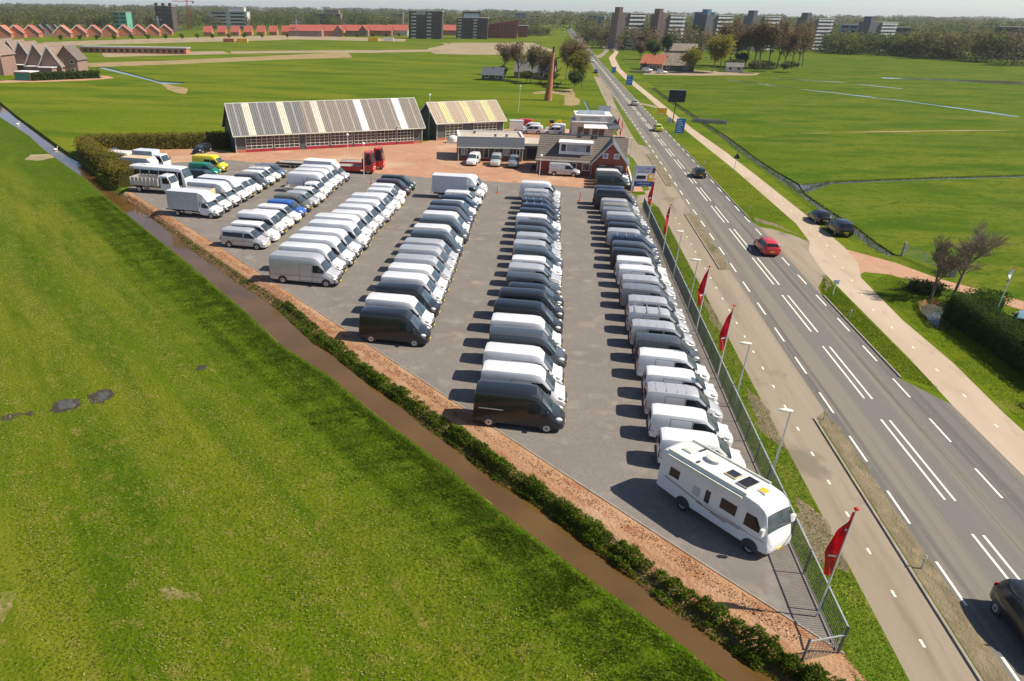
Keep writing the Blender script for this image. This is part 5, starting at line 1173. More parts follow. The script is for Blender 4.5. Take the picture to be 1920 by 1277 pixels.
# motorhome at the near fence corner
def motorhome():
    st = [(0, .62, 2.55, 1.05, .98), (.06, .55, 2.78, 1.12, 1.04), (.25, .52, 2.86, 1.15, 1.07), (1.5, .42, 2.88, 1.15, 1.08), (5.2, .38, 2.88, 1.15, 1.08), (5.9, .38, 2.80, 1.15, 1.05), (6.25, .38, 2.62, 1.13, 1.0), (6.45, .38, 2.38, 1.11, .97), (6.78, .40, 1.42, 1.07, .98), (6.94, .44, 1.08, 1.00, .88), (7.02, .50, .74, .86, .74)]
    bl = 1.45
    o = [("body", loft(st, bl, "paint_white", crown=.05, r=.12), (0, 0, 0), None), ("windscreen", top_patch(st, 6.46, 6.75, .90, .97, "glass_screen", "windscreen", crown=.05), (0, 0, 0), None)]
    wins = [(.75, 1.60, 1.40, 2.10), (3.12, 1.32, 3.42, 2.02), (4.05, 1.52, 4.98, 2.10)]
    for s in (-1, 1):
        for x0, z0, x1, z1 in wins:
            o.append(("side_window", side_patch(st, bl, [(x0, z0), (x0, z1), (x1, z1), (x1, z0)], "glass_dark", "side_window", s, r=.12), (0, 0, 0), None))
        o.append(("cab_window", side_patch(st, bl, [(5.5, 1.42), (5.5, 2.12), (6.05, 2.12), (6.45, 1.55), (6.45, 1.42)], "glass_dark", "cab_window", s, r=.12), (0, 0, 0), None))
        o.append(("fridge_vent", side_patch(st, bl, [(2.35, 1.35), (2.35, 1.85), (2.80, 1.85), (2.80, 1.35)], "box_grey", "fridge_vent", s, r=.12), (0, 0, 0), None))
        for k, (a, z0, z1) in enumerate(((.45, 1.38, 1.05), (2.7, 1.02, .98), (3.2, 1.16, 1.06), (3.6, .92, .88))):
            e = (3.2, 5.4, 6.7, 4.6)[k]
            o.append(("stripe", side_patch(st, bl, [(a, z0), (a + .04, z0 + .05), (e, z1 + .05), (e, z1)], "decal_brown", "stripe", s, .016 + .002 * k, r=.12), (0, 0, 0), None))
        o.append(("mirror", box_mesh(-.08, .08, -.12, .12, 0, .38, "paint_white", "mirror"), (6.6, s * 1.28, 1.45), None))
        o.append(("headlight", mesh_of(lambda b: b.ball((0, 0, 0), .10, .16, .09), "headlight", "lamp_clear", 60), (6.90, s * .72, .92), None))
        o.append(("tail_light", box_mesh(-.03, .02, s * .9 - .08, s * .9 + .08, .75, 1.2, "lamp_red", "tail_light"), (.02, 0, 0), None))
        for x in (1.95, 6.10):
            o.append(("wheel", cached(("rvw",), lambda: wheel_mesh(.34, .22)), (x, s * 1.03, .34), None))
            o.append(("wheel_arch", cached(("rva", s), lambda s=s: (lambda m: (m.flip_normals() if s > 0 else None, m)[1])(arch_mesh(.46))), (x, s * 1.156, .40), None))
    zt = 2.93
    o.append(("roof_rail", mesh_of(lambda b: [b.box(.35, 5.2, s * 1.0 - .03, s * 1.0 + .03, zt - .06, zt + .05) for s in (-1, 1)], "roof_rail", "gutter_white"), (0, 0, 0), None))
    o.append(("awning_case", box_mesh(.5, 5.1, -1.24, -1.12, 2.66, 2.78, "gutter_white", "awning_case"), (0, 0, 0), None))
    o.append(("satellite_dish", mesh_of(lambda b: (b.ball((0, 0, .10), .48, .36, .09, 12, 5), b.tube((0, 0, -.05), (0, 0, .1), .12)), "satellite_dish", "gutter_white", 60), (2.35, .15, zt + .06), None))
    o.append(("roof_hatch", mesh_of(lambda b: (b.box(-.28, .28, -.25, .25, -.04, .07), b.box(-.22, .22, -.19, .19, .07, .09)), "roof_hatch", "gutter_white"), (1.0, -.1, zt), None))
    o.append(("roof_hatch", mesh_of(lambda b: (b.box(-.34, .34, -.34, .34, -.04, .07, 0), b.box(-.27, .27, -.27, .27, .07, .10, 1)), "roof_hatch", ["box_beige", "window_glass"]), (3.75, -.05, zt), None))
    o.append(("solar_panel", mesh_of(lambda b: (b.box(-.32, .32, -.55, .55, .0, .05, 0), b.box(-.29, .29, -.52, .52, .05, .06, 1)), "solar_panel", ["alloy", "sign_black"]), (4.6, -.05, zt + .02), None))
    o.append(("roof_hatch", mesh_of(lambda b: (b.box(-.24, .24, -.24, .24, -.04, .07, 0), b.box(-.19, .19, -.19, .19, .07, .09, 1)), "roof_hatch", ["gutter_white", "sign_yellow"]), (5.45, .05, zt - .03), None))
    o.append(("roof_vent", mesh_of(lambda b: (b.box(-.06, .06, -.30, .30, 0, .05)), "roof_vent", "plastic_black"), (1.35, .55, zt - .02), None))
    o.append(("roof_vent", mesh_of(lambda b: (b.box(-.06, .06, -.12, .12, 0, .05)), "roof_vent", "plastic_black"), (2.0, -.65, zt - .02), None))
    o.append(("number_plate", box_mesh(0, .02, -.26, .26, .5, .61, "plate_yellow", "number_plate"), (7.02, 0, 0), None))
    return o
a_ = R(-48.5); ox, oy = 8.62, 35.66
vehicle("motorhome", motorhome(), "large white motorhome with roof dish and solar panel at the fence corner", "motorhome", (ox, oy), a_).scale = (.972, .935, 1.0)
# light trailer behind the off-road car

# ------------------------------------------------------------------ buildings of the yard
def panel_grid(b, x0, x1, z0, z1, nx, nz, y, bar=.07, mi=0):
    for i in range(nx + 1):
        x = x0 + (x1 - x0) * i / nx; b.box(x - bar / 2, x + bar / 2, y - .05, y + .02, z0, z1, mi)
    for k in range(nz + 1):
        z = z0 + (z1 - z0) * k / nz; b.box(x0, x1, y - .06, y + .01, z - bar / 2, z + bar / 2, mi)
def glazed_door(parent, x0, x1, z0, z1, nx, nz, kick, y=0.0):
    """overhead door: frame of bars, one pane per cell, coloured kick board"""
    d = put("door", mesh_of(lambda b: panel_grid(b, x0, x1, z0 + kick, z1, nx, nz, y - .03), "door", "gutter_white"), parent)
    if kick: put("kick_board", box_mesh(x0, x1, y - .06, y + .03, z0, z0 + kick, "door_red", "kick_board"), d)
    pw, ph = (x1 - x0) / nx - .07, (z1 - z0 - kick) / nz - .07
    pm = cached(("pane", round(pw, 3), round(ph, 3)), lambda: box_mesh(-pw / 2, pw / 2, -.01, .01, -ph / 2, ph / 2, "window_glass", "pane"))
    for i in range(nx):
        for k in range(nz):
            put("pane", pm, d, (x0 + (i + .5) * (x1 - x0) / nx, y - .02, z0 + kick + (k + .5) * (z1 - z0 - kick) / nz))
def gabled(root, W, D, eave, ridge, over, roofm, wallm, endm, sheetw, special=None, trim="gutter_white"):
    """hall along x with its front at y=0; every roof sheet is a part of the front slope"""
    b = MB()
    for y in (0, D): b.box(0, W, y - (.12 if y else 0), y + (0 if y else .12), 0, eave)
    put("wall", b.mesh("wall", wallm), root)
    for x in (0, W - .12):
        e = MB(); pts = [(0, 0), (D, 0), (D, eave), (D / 2, ridge - .12), (0, eave)]
        i = len(e.v); e.rings([[(x, y + .005 if y == 0 else y, z) for y, z in pts], [(x + .12, y, z) for y, z in pts]]); put("gable_wall", e.mesh("gable_wall", endm), root)
    y0, z0 = -over, eave - over * (ridge - eave) / (D / 2) + .10
    n = int(round((W + .8) / sheetw)); sw = (W + .8) / n
    sl = math.hypot(D / 2 + over, ridge + .10 - z0)
    for side in (0, 1):
        rf = put("roof", box_mesh(-.4, W + .4, (D / 2 - .1) if not side else D / 2, (D / 2) if not side else D / 2 + .1, ridge + .05, ridge + .16, trim, "roof"), root)
        for k in range(n):
            mt = (special or {}).get(k, roofm(k))
            def sh(b):
                cor = 8
                pr = [(-.4 + k * sw + sw * j / cor * .96, (.055 if j % 4 in (1, 2) else 0)) for j in range(cor + 1)]
                ya, yb = (y0, D / 2) if not side else (D - y0, D / 2)
                rows = [[(x, ya, z0 + dz) for x, dz in pr], [(x, yb, ridge + .10 + dz) for x, dz in pr]]
                b.grid(rows if not side else rows[::-1])
                rows2 = [[(x, y, z - .04) for x, y, z in r_] for r_ in rows]; b.grid(rows2[::-1] if not side else rows2)
            put("roof_sheet", mesh_of(sh, "roof_sheet", mt), rf)
    for k in range(2, n, 3):
        xk = -.4 + k * sw; q0, q1 = Vector((xk, y0, z0 + .07)), Vector((xk, D / 2, ridge + .17))
        put("seam_strip", mesh_of(lambda b: b.slab([tuple(q0 + Vector((-.03, 0, 0))), tuple(q0 + Vector((.03, 0, 0))), tuple(q1 + Vector((.03, 0, 0))), tuple(q1 + Vector((-.03, 0, 0)))], .05), "seam_strip", "gutter_white"), root)
    put("gutter", box_mesh(-.45, W + .45, y0 - .10, y0 + .02, z0 - .16, z0 + .0, trim, "gutter"), root)
    for x in (.05, W - .05): put("drain_pipe", mesh_of(lambda b: b.tube((x, -.10, 0), (x, -.10, eave), .06), "drain_pipe", "trim_white"), root)
    for x in (-.42, W + .40):
        def vb(b):
            b.slab([(x - .03, y0, z0 + .06), (x + .05, y0, z0 + .06), (x + .05, D / 2, ridge + .16), (x - .03, D / 2, ridge + .16)], .22); b.slab([(x - .03, D / 2, ridge + .16), (x + .05, D / 2, ridge + .16), (x + .05, D - y0, z0 + .06), (x - .03, D - y0, z0 + .06)], .22)
        put("verge_board", mesh_of(vb, "verge_board", trim), root)
H1 = thing("garage_hall", "long garage hall with corrugated roof, skylight strips and seven glazed doors", "hall", (-54.3, 128.8, 0), R(32.2))
W1 = 36.4
spec = {4: "skylight_yellow", 5: "skylight_yellow", 13: "skylight_yellow", 14: "skylight_yellow", 22: "skylight_yellow", 23: "skylight_yellow", 34: "skylight", 35: "skylight", 45: "skylight", 46: "skylight"}
n1 = 52
def rm(k): return "roof_sheet_dark" if k < 19 else "roof_sheet"
gabled(H1, W1, 10.5, 3.45, 7.7, .7, rm, "clad_dark", "clad_green", (W1 + .8) / n1, spec)
put("plinth", mesh_of(lambda b: (b.box(0, 2.0, -.03, .0, 0, .55), b.box(W1 - 1.9, W1, -.03, 0, 0, .55)), "plinth", "brick_orange"), H1)
for k, (a, c) in enumerate(((1.9, 6.7), (7.1, 11.7), (13.0, 17.4), (17.8, 22.0), (22.4, 26.6), (27.0, 30.9), (31.2, 34.6))):
    glazed_door(H1, a, c, .02, 3.25, 5, 5, .55)
put("wall_lamp", mesh_of(lambda b: (b.tube((0, 0, 0), (0, -.9, .15), .04), b.ball((0, -1.0, .1), .2)), "wall_lamp", "pole_white"), H1, (31.0, .0, 3.3))
H2 = thing("workshop_hall", "smaller dark hall with tan roof, yellow skylights and two glazed doors", "hall", (-21.2, 152.2, 0), R(33))
W2 = 15.2
spec2 = {3: "skylight_lime", 4: "skylight_lime", 9: "skylight_lime", 10: "skylight_lime", 15: "skylight_lime", 16: "skylight_lime"}
gabled(H2, W2, 9.0, 3.6, 6.6, .6, lambda k: "roof_tan", "clad_dark", "clad_green", (W2 + .8) / 20, spec2, "trim_white")
put("plinth", mesh_of(lambda b: b.box(0, W2, -.03, 0, 0, .5), "plinth", "brick_orange"), H2)
glazed_door(H2, 2.0, 5.7, .02, 3.4, 4, 6, 0); glazed_door(H2, 8.3, 13.6, .02, 3.4, 6, 6, 0)
put("wall_lamp", mesh_of(lambda b: b.box(-.15, .15, -.2, 0, 0, .25), "wall_lamp", "trim_white"), H2, (7, -.02, 3.0))

def window(parent, x0, x1, z0, z1, y, nx=1, frame="trim_white", glass="window_glass", face=-1, t=.07):
    """frame with panes set into a wall that faces -y (face=-1) or +y"""
    s = face
    w = put("window", mesh_of(lambda b: (b.box(x0, x1, y + s * .05 - .02, y + s * .05 + .02, z0, z0 + t), b.box(x0, x1, y + s * .05 - .02, y + s * .05 + .02, z1 - t, z1), [b.box(x0 + (x1 - x0) * i / nx - (t / 2 if 0 < i < nx else (0 if i == 0 else t)), x0 + (x1 - x0) * i / nx + (t / 2 if 0 < i < nx else (t if i == 0 else 0)), y + s * .05 - .019, y + s * .05 + .019, z0 + t, z1 - t) for i in range(nx + 1)]), "window", frame), parent)
    for i in range(nx):
        a, c = x0 + (x1 - x0) * i / nx + t / 2, x0 + (x1 - x0) * (i + 1) / nx - t / 2
        put("pane", box_mesh(a, c, min(y, y + s * .04), max(y, y + s * .04), z0 + t, z1 - t, glass, "pane"), w)
    return w
# flat-roofed office
OF = thing("office", "flat-roofed office with dark tiled fascia and gravel roof", "office", (-14.5, 131.7, 0), R(8))
OW, OD = 11.3, 7.5
put("wall", mesh_of(lambda b: (b.box(0, OW, 0, OD, 0, 3.2)), "wall", "clad_dark"), OF)
put("plinth", mesh_of(lambda b: b.box(-.02, OW + .02, -.02, 0, 0, .45), "plinth", "brick_red"), OF)
put("flat_roof", mesh_of(lambda b: b.box(.25, OW - .25, .35, OD - .25, 3.2, 3.75), "flat_roof", "roof_gravel"), OF)
put("parapet", mesh_of(lambda b: (b.box(-.1, OW + .1, .1, .35, 3.2, 4.0), b.box(-.1, OW + .1, OD - .25, OD, 3.2, 4.0), b.box(-.1, .25, .35, OD - .25, 3.2, 4.0), b.box(OW - .25, OW + .1, .35, OD - .25, 3.2, 4.0)), "parapet", "trim_white"), OF)
fs = put("tiled_fascia", mesh_of(lambda b: b.slab([(-.15, -.75, 2.35), (OW + .15, -.75, 2.35), (OW + .15, .10, 3.95), (-.15, .10, 3.95)], .08), "tiled_fascia", "tile_dark"), OF)
tm = mesh_of(lambda b: b.slab([(-.14, -.02, -.02), (.14, -.02, -.02), (.14, .84, 1.57), (-.14, .84, 1.57)], .03), "tile_column", "tile_dark")
for k in range(38): put("tile_column", tm, fs, (.02 + k * .303, -.77, 2.41))
put("gutter", box_mesh(-.2, OW + .2, -.92, -.78, 2.25, 2.38, "gutter_white", "gutter"), OF)
for x in (.1, OW - .1): put("drain_pipe", mesh_of(lambda b: b.tube((x, -.8, 0), (x, -.8, 2.3), .05), "drain_pipe", "gutter_white"), OF)
for x0, x1, g in ((.6, 1.7, "window_pale"), (2.2, 3.0, "window_glass"), (3.6, 5.4, "window_glass"), (6.4, 7.2, "window_glass"), (7.8, 9.0, "window_pale"), (9.6, 10.8, "window_glass")):
    window(OF, x0, x1, .9 if g != "window_glass" or x0 < 3 else .5, 2.1, 0, 2 if x1 - x0 > 1 else 1, glass=g)
for x, y in ((3.0, 5.5), (6.5, 2.0), (8.5, 2.2)): put("roof_vent", mesh_of(lambda b: (b.tube((x, y, 3.7), (x, y, 4.1), .22, .18, 8), b.tube((x, y, 4.1), (x, y, 4.16), .28, .28, 8)), "roof_vent", "clad_dark"), OF)
EX = thing("office_extension", "low extension with beige flat roof between the office and the house", "building", (-3.1, 134.0, 0), R(8))
put("wall", mesh_of(lambda b: b.box(0, 3.6, 0, 6.5, 0, 2.7), "wall", "clad_dark"), EX)
put("flat_roof", mesh_of(lambda b: b.box(-.15, 3.8, -.3, 6.7, 2.7, 2.95), "flat_roof", "roof_gravel"), EX)
put("door", box_mesh(.5, 2.8, -.06, .0, 0, 2.1, "window_glass", "door"), EX); put("fascia", box_mesh(-.18, 3.83, -.36, -.3, 2.6, 2.98, "gutter_white", "fascia"), EX)
# brick house with dormer and gable
HS = thing("brick_house", "red brick house with brown tiled roof, wide white dormer and gable", "house", (-0.6, 123.6, 0), R(-4))
HW, HD, HE, HR = 13.6, 8.6, 2.45, 5.5
put("wall", mesh_of(lambda b: (b.box(0, HW, 0, .25, 0, HE), b.box(0, HW, HD - .25, HD, 0, HE), b.box(0, .25, .25, HD - .25, 0, HE), b.box(HW - .25, HW, .25, HD - .25, 0, HE)), "wall", "brick_red"), HS)
def end(x):
    return mesh_of(lambda b: b.rings([[(x, 0, HE), (x, HD, HE), (x, HD / 2, HR - .1)], [(x + .25, 0, HE), (x + .25, HD, HE), (x + .25, HD / 2, HR - .1)]]), "gable_wall", "brick_red")
put("gable_wall", end(0), HS); put("gable_wall", end(HW - .25), HS)
sl = (HR - HE) / (HD / 2)
def courses(parent, pts0, pts1, n, mt, th=.05):
    """courses of roof tiles from the eave line pts0 up to the ridge line pts1, each overlapping the next"""
    a0, a1 = Vector(pts0[0]), Vector(pts0[1]); b0, b1 = Vector(pts1[0]), Vector(pts1[1])
    nn = (a1 - a0).cross(b0 - a0).normalized()
    for k in range(n):
        t0, t1 = k / n, min(1, (k + 1.08) / n)
        p = [a0.lerp(b0, t0) + nn * .05, a1.lerp(b1, t0) + nn * .05, a1.lerp(b1, t1), a0.lerp(b0, t1)]
        put("tile_course", mesh_of(lambda b: b.slab([tuple(q) for q in p], th), "tile_course", mt), parent)
rf = put("roof", box_mesh(-.3, HW - .4, HD / 2 - .08, HD / 2 + .08, HR, HR + .12, "tile_dark", "roof"), HS)
courses(rf, [(-.3, -.45, HE - .45 * sl + .05), (HW + .2, -.45, HE - .45 * sl + .05)], [(-.3, HD / 2, HR), (HW + .2, HD / 2, HR)], 12, "tile_brown")
courses(rf, [(HW + .2, HD + .45, HE - .45 * sl + .05), (-.3, HD + .45, HE - .45 * sl + .05)], [(HW + .2, HD / 2, HR), (-.3, HD / 2, HR)], 6, "tile_brown")
put("gutter", box_mesh(-.3, 8.6, -.58, -.46, HE - .34, HE - .20, "gutter_white", "gutter"), HS)
for x in (.05, 8.6): put("drain_pipe", mesh_of(lambda b: b.tube((x, -.1, 0), (x, -.1, HE), .05), "drain_pipe", "trim_white"), HS)
DM = put("dormer", mesh_of(lambda b: b.box(3.2, 8.2, .75, 3.9, 3.0, 4.75), "dormer", "trim_white"), HS)
put("dormer_roof", box_mesh(3.0, 8.4, .45, 4.0, 4.75, 4.95, "trim_white", "dormer_roof"), DM)
put("dormer_cheek", box_mesh(3.14, 3.2, .8, 3.9, 2.95, 4.74, "clad_green", "dormer_cheek"), DM)
for x0, x1, g in ((3.5, 4.2, "window_glass"), (4.4, 5.2, "window_pale"), (5.25, 7.3, "window_pale"), (7.4, 8.0, "window_glass")):
    put("pane", box_mesh(x0, x1, .70, .75, 3.55, 4.55, g, "pane"), DM)
# gabled wing facing the yard
gx0, gx1, gp = 8.8, 13.9, 1.15
gm = (gx0 + gx1) / 2
wing = put("wing_wall", mesh_of(lambda b: b.rings([[(gx0, y, 0), (gx1, y, 0), (gx1, y, 2.6), (gm, y, 5.35), (gx0, y, 2.6)] for y in (HD / 2 - .2, -gp)]), "wing_wall", "brick_red"), HS)
rw = put("wing_roof", box_mesh(gm - .1, gm + .1, -gp - .35, HD / 2, 5.45, 5.58, "tile_dark", "wing_roof"), HS)
courses(rw, [(gx0 - .45, HD / 2, 2.2), (gx0 - .45, -gp - .35, 2.2)], [(gm, HD / 2, 5.5), (gm, -gp - .35, 5.5)], 10, "tile_dark")
courses(rw, [(gx1 + .45, -gp - .35, 2.2), (gx1 + .45, HD / 2, 2.2)], [(gm, -gp - .35, 5.5), (gm, HD / 2, 5.5)], 10, "tile_dark")
for s in (-1, 1):
    put("barge_board", mesh_of(lambda b: b.slab([(gm, -gp - .38, 5.56), (gm + s * 2.98, -gp - .38, 2.20), (gm + s * 2.98, -gp - .38, 1.98), (gm, -gp - .38, 5.32)], .05 * (1 if s > 0 else -1)), "barge_board", "gutter_white"), rw)
for x0, x1, z0, z1, g in ((9.7, 10.75, .9, 2.05, "window_glass"), (12.1, 13.3, .7, 2.05, "window_pale"), (10.1, 10.9, 3.05, 3.85, "window_pale"), (11.8, 12.6, 3.05, 3.85, "window_pale")):
    window(wing, x0, x1, z0, z1, -gp, 1, glass=g, t=.12)
window(HS, 5.5, 6.3, 1.0, 1.9, 0, 1, t=.1); window(HS, 7.1, 8.3, .8, 1.95, 0, 1, t=.12)
put("chimney", mesh_of(lambda b: (b.box(6.2, 6.5, 3.9, 4.3, 5.2, 6.0), b.box(8.2, 8.9, 3.8, 4.2, 5.3, 5.75)), "chimney", "tile_dark"), HS)
# grey house with glazed dormer behind
GH = thing("grey_house", "grey rendered building with glazed front and white flat roof behind the brick house", "house", (5.6, 161.5, 0), R(2))
put("wall", mesh_of(lambda b: (b.box(0, 8.4, 0, 8, 0, 3.4), b.box(.6, 7.6, .3, 7.6, 3.4, 4.4)), "wall", "concrete_pale"), GH)
put("flat_roof", mesh_of(lambda b: (b.box(.4, 7.8, .1, 7.8, 4.4, 4.65), b.box(-.2, 8.6, -.5, .1, 3.3, 3.5)), "flat_roof", "trim_white"), GH)
put("glazing", box_mesh(1.5, 5.4, .22, .3, 3.42, 4.25, "window_pale", "glazing"), GH)
for x0, x1 in ((1.0, 3.6), (4.0, 6.6)): window(GH, x0, x1, .7, 2.5, 0, 2)
put("awning", mesh_of(lambda b: b.slab([(2.2, -2.0, 2.5), (7.4, -2.0, 2.5), (7.4, 0, 3.2), (2.2, 0, 3.2)], .1), "awning", "trim_white"), GH)
put("side_roof", mesh_of(lambda b: (b.slab([(8.4, -1, 4.2), (9.6, -1, 2.4), (9.6, 8, 2.4), (8.4, 8, 4.2)], .12), b.slab([(7.0, -2.2, 2.4), (9.4, -2.2, 2.6), (8.4, .0, 4.4), (7.6, .0, 4.4)], .12)), "side_roof", "tile_dark"), GH)
put("solar_panel", mesh_of(lambda b: b.slab([(1, 2, 4.75), (6.5, 2, 4.75), (6.5, 5, 5.1), (1, 5, 5.1)], .05), "solar_panel", "window_pale"), GH)
# house stair/gate post bits by the pavement
tag(mesh_of and put("low_wall", box_mesh(0, .25, 0, 16, 0, .75, "concrete_pale", "low_wall"), None, (13.55, 113.3, 0), R(-2)), "low pale wall between the brick house forecourt and the side road", "wall")

# ------------------------------------------------------------------ fence, flags, lamps, signs
FN = thing("bar_fence", "grey steel bar fence along the paved yard beside the road verge", "fence", (14.06, 24.6, 0), R(90))
bar = box_mesh(-.011, .011, -.011, .011, .05, 1.42, "fence_grey", "bar")
rail = box_mesh(0, 2.42, -.025, .025, -.02, .02, "fence_grey", "rail"); toprail = box_mesh(0, 2.42, -.03, .03, -.022, .022, "galvanised", "top_rail")
post = box_mesh(-.035, .035, -.035, .035, 0, 1.5, "fence_grey", "post")
barpanel = mesh_of(lambda b: [b.box(.12 + .135 * k - .011, .12 + .135 * k + .011, -.011, .011, .05, 1.42) for k in range(17)], "bars", "fence_grey")
for i in range(33):
    put("post", post, FN, (i * 2.44, 0, 0))
    if i == 32: break
    put("rail", rail, FN, (i * 2.44 + .01, 0, .12)); put("rail", toprail, FN, (i * 2.44 + .01, 0, 1.45))
    if i < 17:
        for k in range(17): put("bar", bar, FN, (i * 2.44 + .12 + .135 * k, 0, 0))
    else: stuff(put("bars", barpanel, FN, (i * 2.44, 0, 0)))
F2 = thing("corner_fence", "short galvanised fence panel closing the fence corner above the ditch", "fence", (14.06, 24.6, 0), R(203))
for x in (0, 1.7): put("post", post, F2, (x, 0, -.3))
put("rail", box_mesh(0, 1.7, -.03, .03, 1.0, 1.05, "galvanised", "rail"), F2)
for k in range(9): put("bar", box_mesh(-.012, .012, -.012, .012, -.4, 1.0, "galvanised", "bar"), F2, (.2 + .18 * k, 0, 0))
def flag(x, y, h, seed, label, cols=("flag_red", "flag_orange"), group="red flags along the fence", L=None):
    t = thing("flagpole", label, "flag", (x, y, 0), 0, group)
    put("pole", mesh_of(lambda b: b.tube((0, 0, 0), (0, 0, h), .045, .03, 8), "pole", "pole_white", 40), t)
    put("finial", mesh_of(lambda b: b.ball((0, 0, h + .05), .11, .11, .07), "finial", "flag_orange", 60), t)
    q = random.Random(seed); L = L or h * .56; rows = []
    ph = q.uniform(0, 6)
    for i in range(15):
        z = h - .12 - L * i / 14; r_ = []
        wd = .10 + .42 * math.sin(min(1, i / 9) * 1.4) * (1 - max(0, i - 9) / 9)
        for k in range(6):
            u = k / 5; a = ph * .3 + 2.6 + .5 * math.sin(i * .5 + ph)
            w = .13 * math.sin(u * 7 + i * .7 + ph) * u
            r_.append((math.cos(a) * wd * u - math.sin(a) * w, math.sin(a) * wd * u + math.cos(a) * w, z - .35 * u * wd))
        rows.append(r_)
    b = MB(); b.grid(rows); b.grid([[(p[0] + .008, p[1] + .008, p[2]) for p in r_][::-1] for r_ in rows])
    for i, p in enumerate(b.f):
        z = sum(b.v[k][2] for k in p) / 4; b.m[i] = 1 if z < h - .12 - L * .66 else 0
    fl = put("flag", b.mesh("flag", list(cols), 60), t)
    for zz in (.35, .74):
        put("print_mark", mesh_of(lambda b: b.face([(rows[int(14 * zz)][k][0] * 1.03 + .012 * s, rows[int(14 * zz)][k][1] * 1.03 - .02, rows[int(14 * zz)][k][2] + dz) for k, dz, s in ((1, 0, 1), (4, .05, 1), (4, .13, 1), (1, .10, 1))]), "print_mark", "print_white"), fl)
    return t
for i, (x, y, h, lab) in enumerate(((13.80, 26.63, 5.8, "red flag hanging from the pole nearest the motorhome's front"), (14.0, 50.4, 5.6, "red flag by the fence between two street lamps, second from the ditch"), (14.0, 59.5, 5.5, "red flag by the fence, third from the ditch corner"), (14.0, 81.5, 5.3, "red flag by the fence, fourth from the ditch corner"), (13.95, 95.2, 5.3, "red flag closest to the blue roadside dealer sign"))):
    flag(x, y, h, i * 3 + 1, lab)
for i, (x, y, lab) in enumerate(((14.6, 152.5, "red flag behind the grey house, nearer of two"), (14.7, 160.5, "dark red flag behind the grey house, farther of two"))): flag(x, y, 5.0, 20 + i, lab, group="red flags behind the house")
flag(*(40.25, 67.89), 4.6, 33, "white and pale teal flag on a pole above the dark hedge", ("print_white", "window_pale"), "flag by the hedge", 1.0)
def lamp(x, y, h, label, ball=False, arm=(-.55, 0)):
    t = thing("lamp_post", label, "street lamp", (x, y, 0), 0, "yard ball lamps" if ball else "street lamps along the fence")
    put("pole", mesh_of(lambda b: b.tube((0, 0, 0), (0, 0, h), .06, .04, 8), "pole", "galvanised" if not ball else "pole_white", 40), t)
    if ball: put("globe", mesh_of(lambda b: b.ball((0, 0, h + .15), .24, .24, .22, 10, 6), "globe", "lamp_clear", 60), t)
    else: put("lamp_head", mesh_of(lambda b: b.ball((arm[0] * .5, arm[1], h + .06), .42, .16, .09, 10, 6), "lamp_head", "gutter_white", 60), t)
for x, y, lab in ((14.4, 37.2, "street lamp beside the motorhome's windscreen"), (14.3, 46.2, "street lamp second from the motorhome along the fence"), (14.05, 64.2, "street lamp midway along the fence between two red flags"), (14.05, 73.4, "street lamp farthest along the fence before the fourth flag")):
    lamp(x, y, 4.6, lab)
lamp(15.6, 141.5, 3.4, "street lamp on the grass beside the grey house")
lamp(-26.9, 112.9, 5.0, "tall ball lamp beside the red recovery lorries", True); lamp(-0.1, 115.9, 3.9, "ball lamp in front of the brick house", True)
lamp(-23.0, 153.8, 8.2, "ball lamp rising behind the right end of the garage hall roof", True)
lamp(*(-7.10, 203.84), 6.0, "thin ball lamp in the meadow behind the workshop hall", True)
lamp(-31.4, 120.6, 5.0, "ball lamp just behind the cab of the far recovery lorry", True)
for i, (px, py, lab) in enumerate(((-24.86, 108.99, "first"), (-15.37, 107.91, "second"), (-5.85, 107.33, "third"), (5.80, 105.37, "fourth"))):
    t = thing("marker_post", "thin red marker post on the paving, %s from the recovery lorries" % lab, "post", (px, py, 0), 0, "red marker posts")
    put("pole", mesh_of(lambda b: b.tube((0, 0, 0), (0, 0, 1.15), .05, .04, 8), "pole", "post_red"), t); put("base", mesh_of(lambda b: b.tube((0, 0, 0), (0, 0, .08), .28, .2, 10), "base", "flag_orange"), t)
def text(parent, body, size, loc, mt, rot):
    c = bpy.data.curves.new("lettering", 'FONT'); c.body = body; c.size = size; c.extrude = .004; c.align_x = 'CENTER'; c.materials.append(M[mt])
    t_ = bpy.data.objects.new("lettering", c); me = bpy.data.meshes.new_from_object(t_); bpy.data.objects.remove(t_)
    o = put("lettering", me, parent, loc); o.rotation_euler = rot; return o
SG = thing("dealer_sign", "tall blue and white dealer sign on a grey post by the yard entrance", "sign", (13.3, 112.0, 0), R(8))
put("post", mesh_of(lambda b: b.box(-.1, .1, -.1, .1, 0, 3.9), "post", "galvanised"), SG)
UP = (R(90), 0, 0)
bd = put("board", box_mesh(.2, 3.0, -.08, .08, 1.0, 3.9, "sign_lilac", "board"), SG)
put("top_edge", box_mesh(.2, 3.0, -.10, .10, 3.8, 3.95, "box_grey", "top_edge"), bd)
put("screen_frame", box_mesh(.25, 1.95, -.11, -.08, 1.85, 2.75, "print_white", "screen_frame"), bd); put("screen", box_mesh(.45, 1.75, -.13, -.11, 2.05, 2.55, "sign_black", "screen"), bd)
put("emblem_panel", box_mesh(2.05, 2.85, -.11, -.08, 1.75, 2.75, "sign_yellow", "emblem_panel"), bd); put("emblem", mesh_of(lambda b: b.tube((2.45, -.13, 2.4), (2.45, -.11, 2.4), .22, .22, 14), "emblem", "print_white"), bd)
put("blue_band", box_mesh(.2, 3.0, -.11, -.08, 1.0, 1.72, "sign_navy", "blue_band"), bd); put("photo_patch", box_mesh(2.55, 2.98, -.10, -.08, 2.95, 3.6, "paint_plum", "photo_patch"), bd)
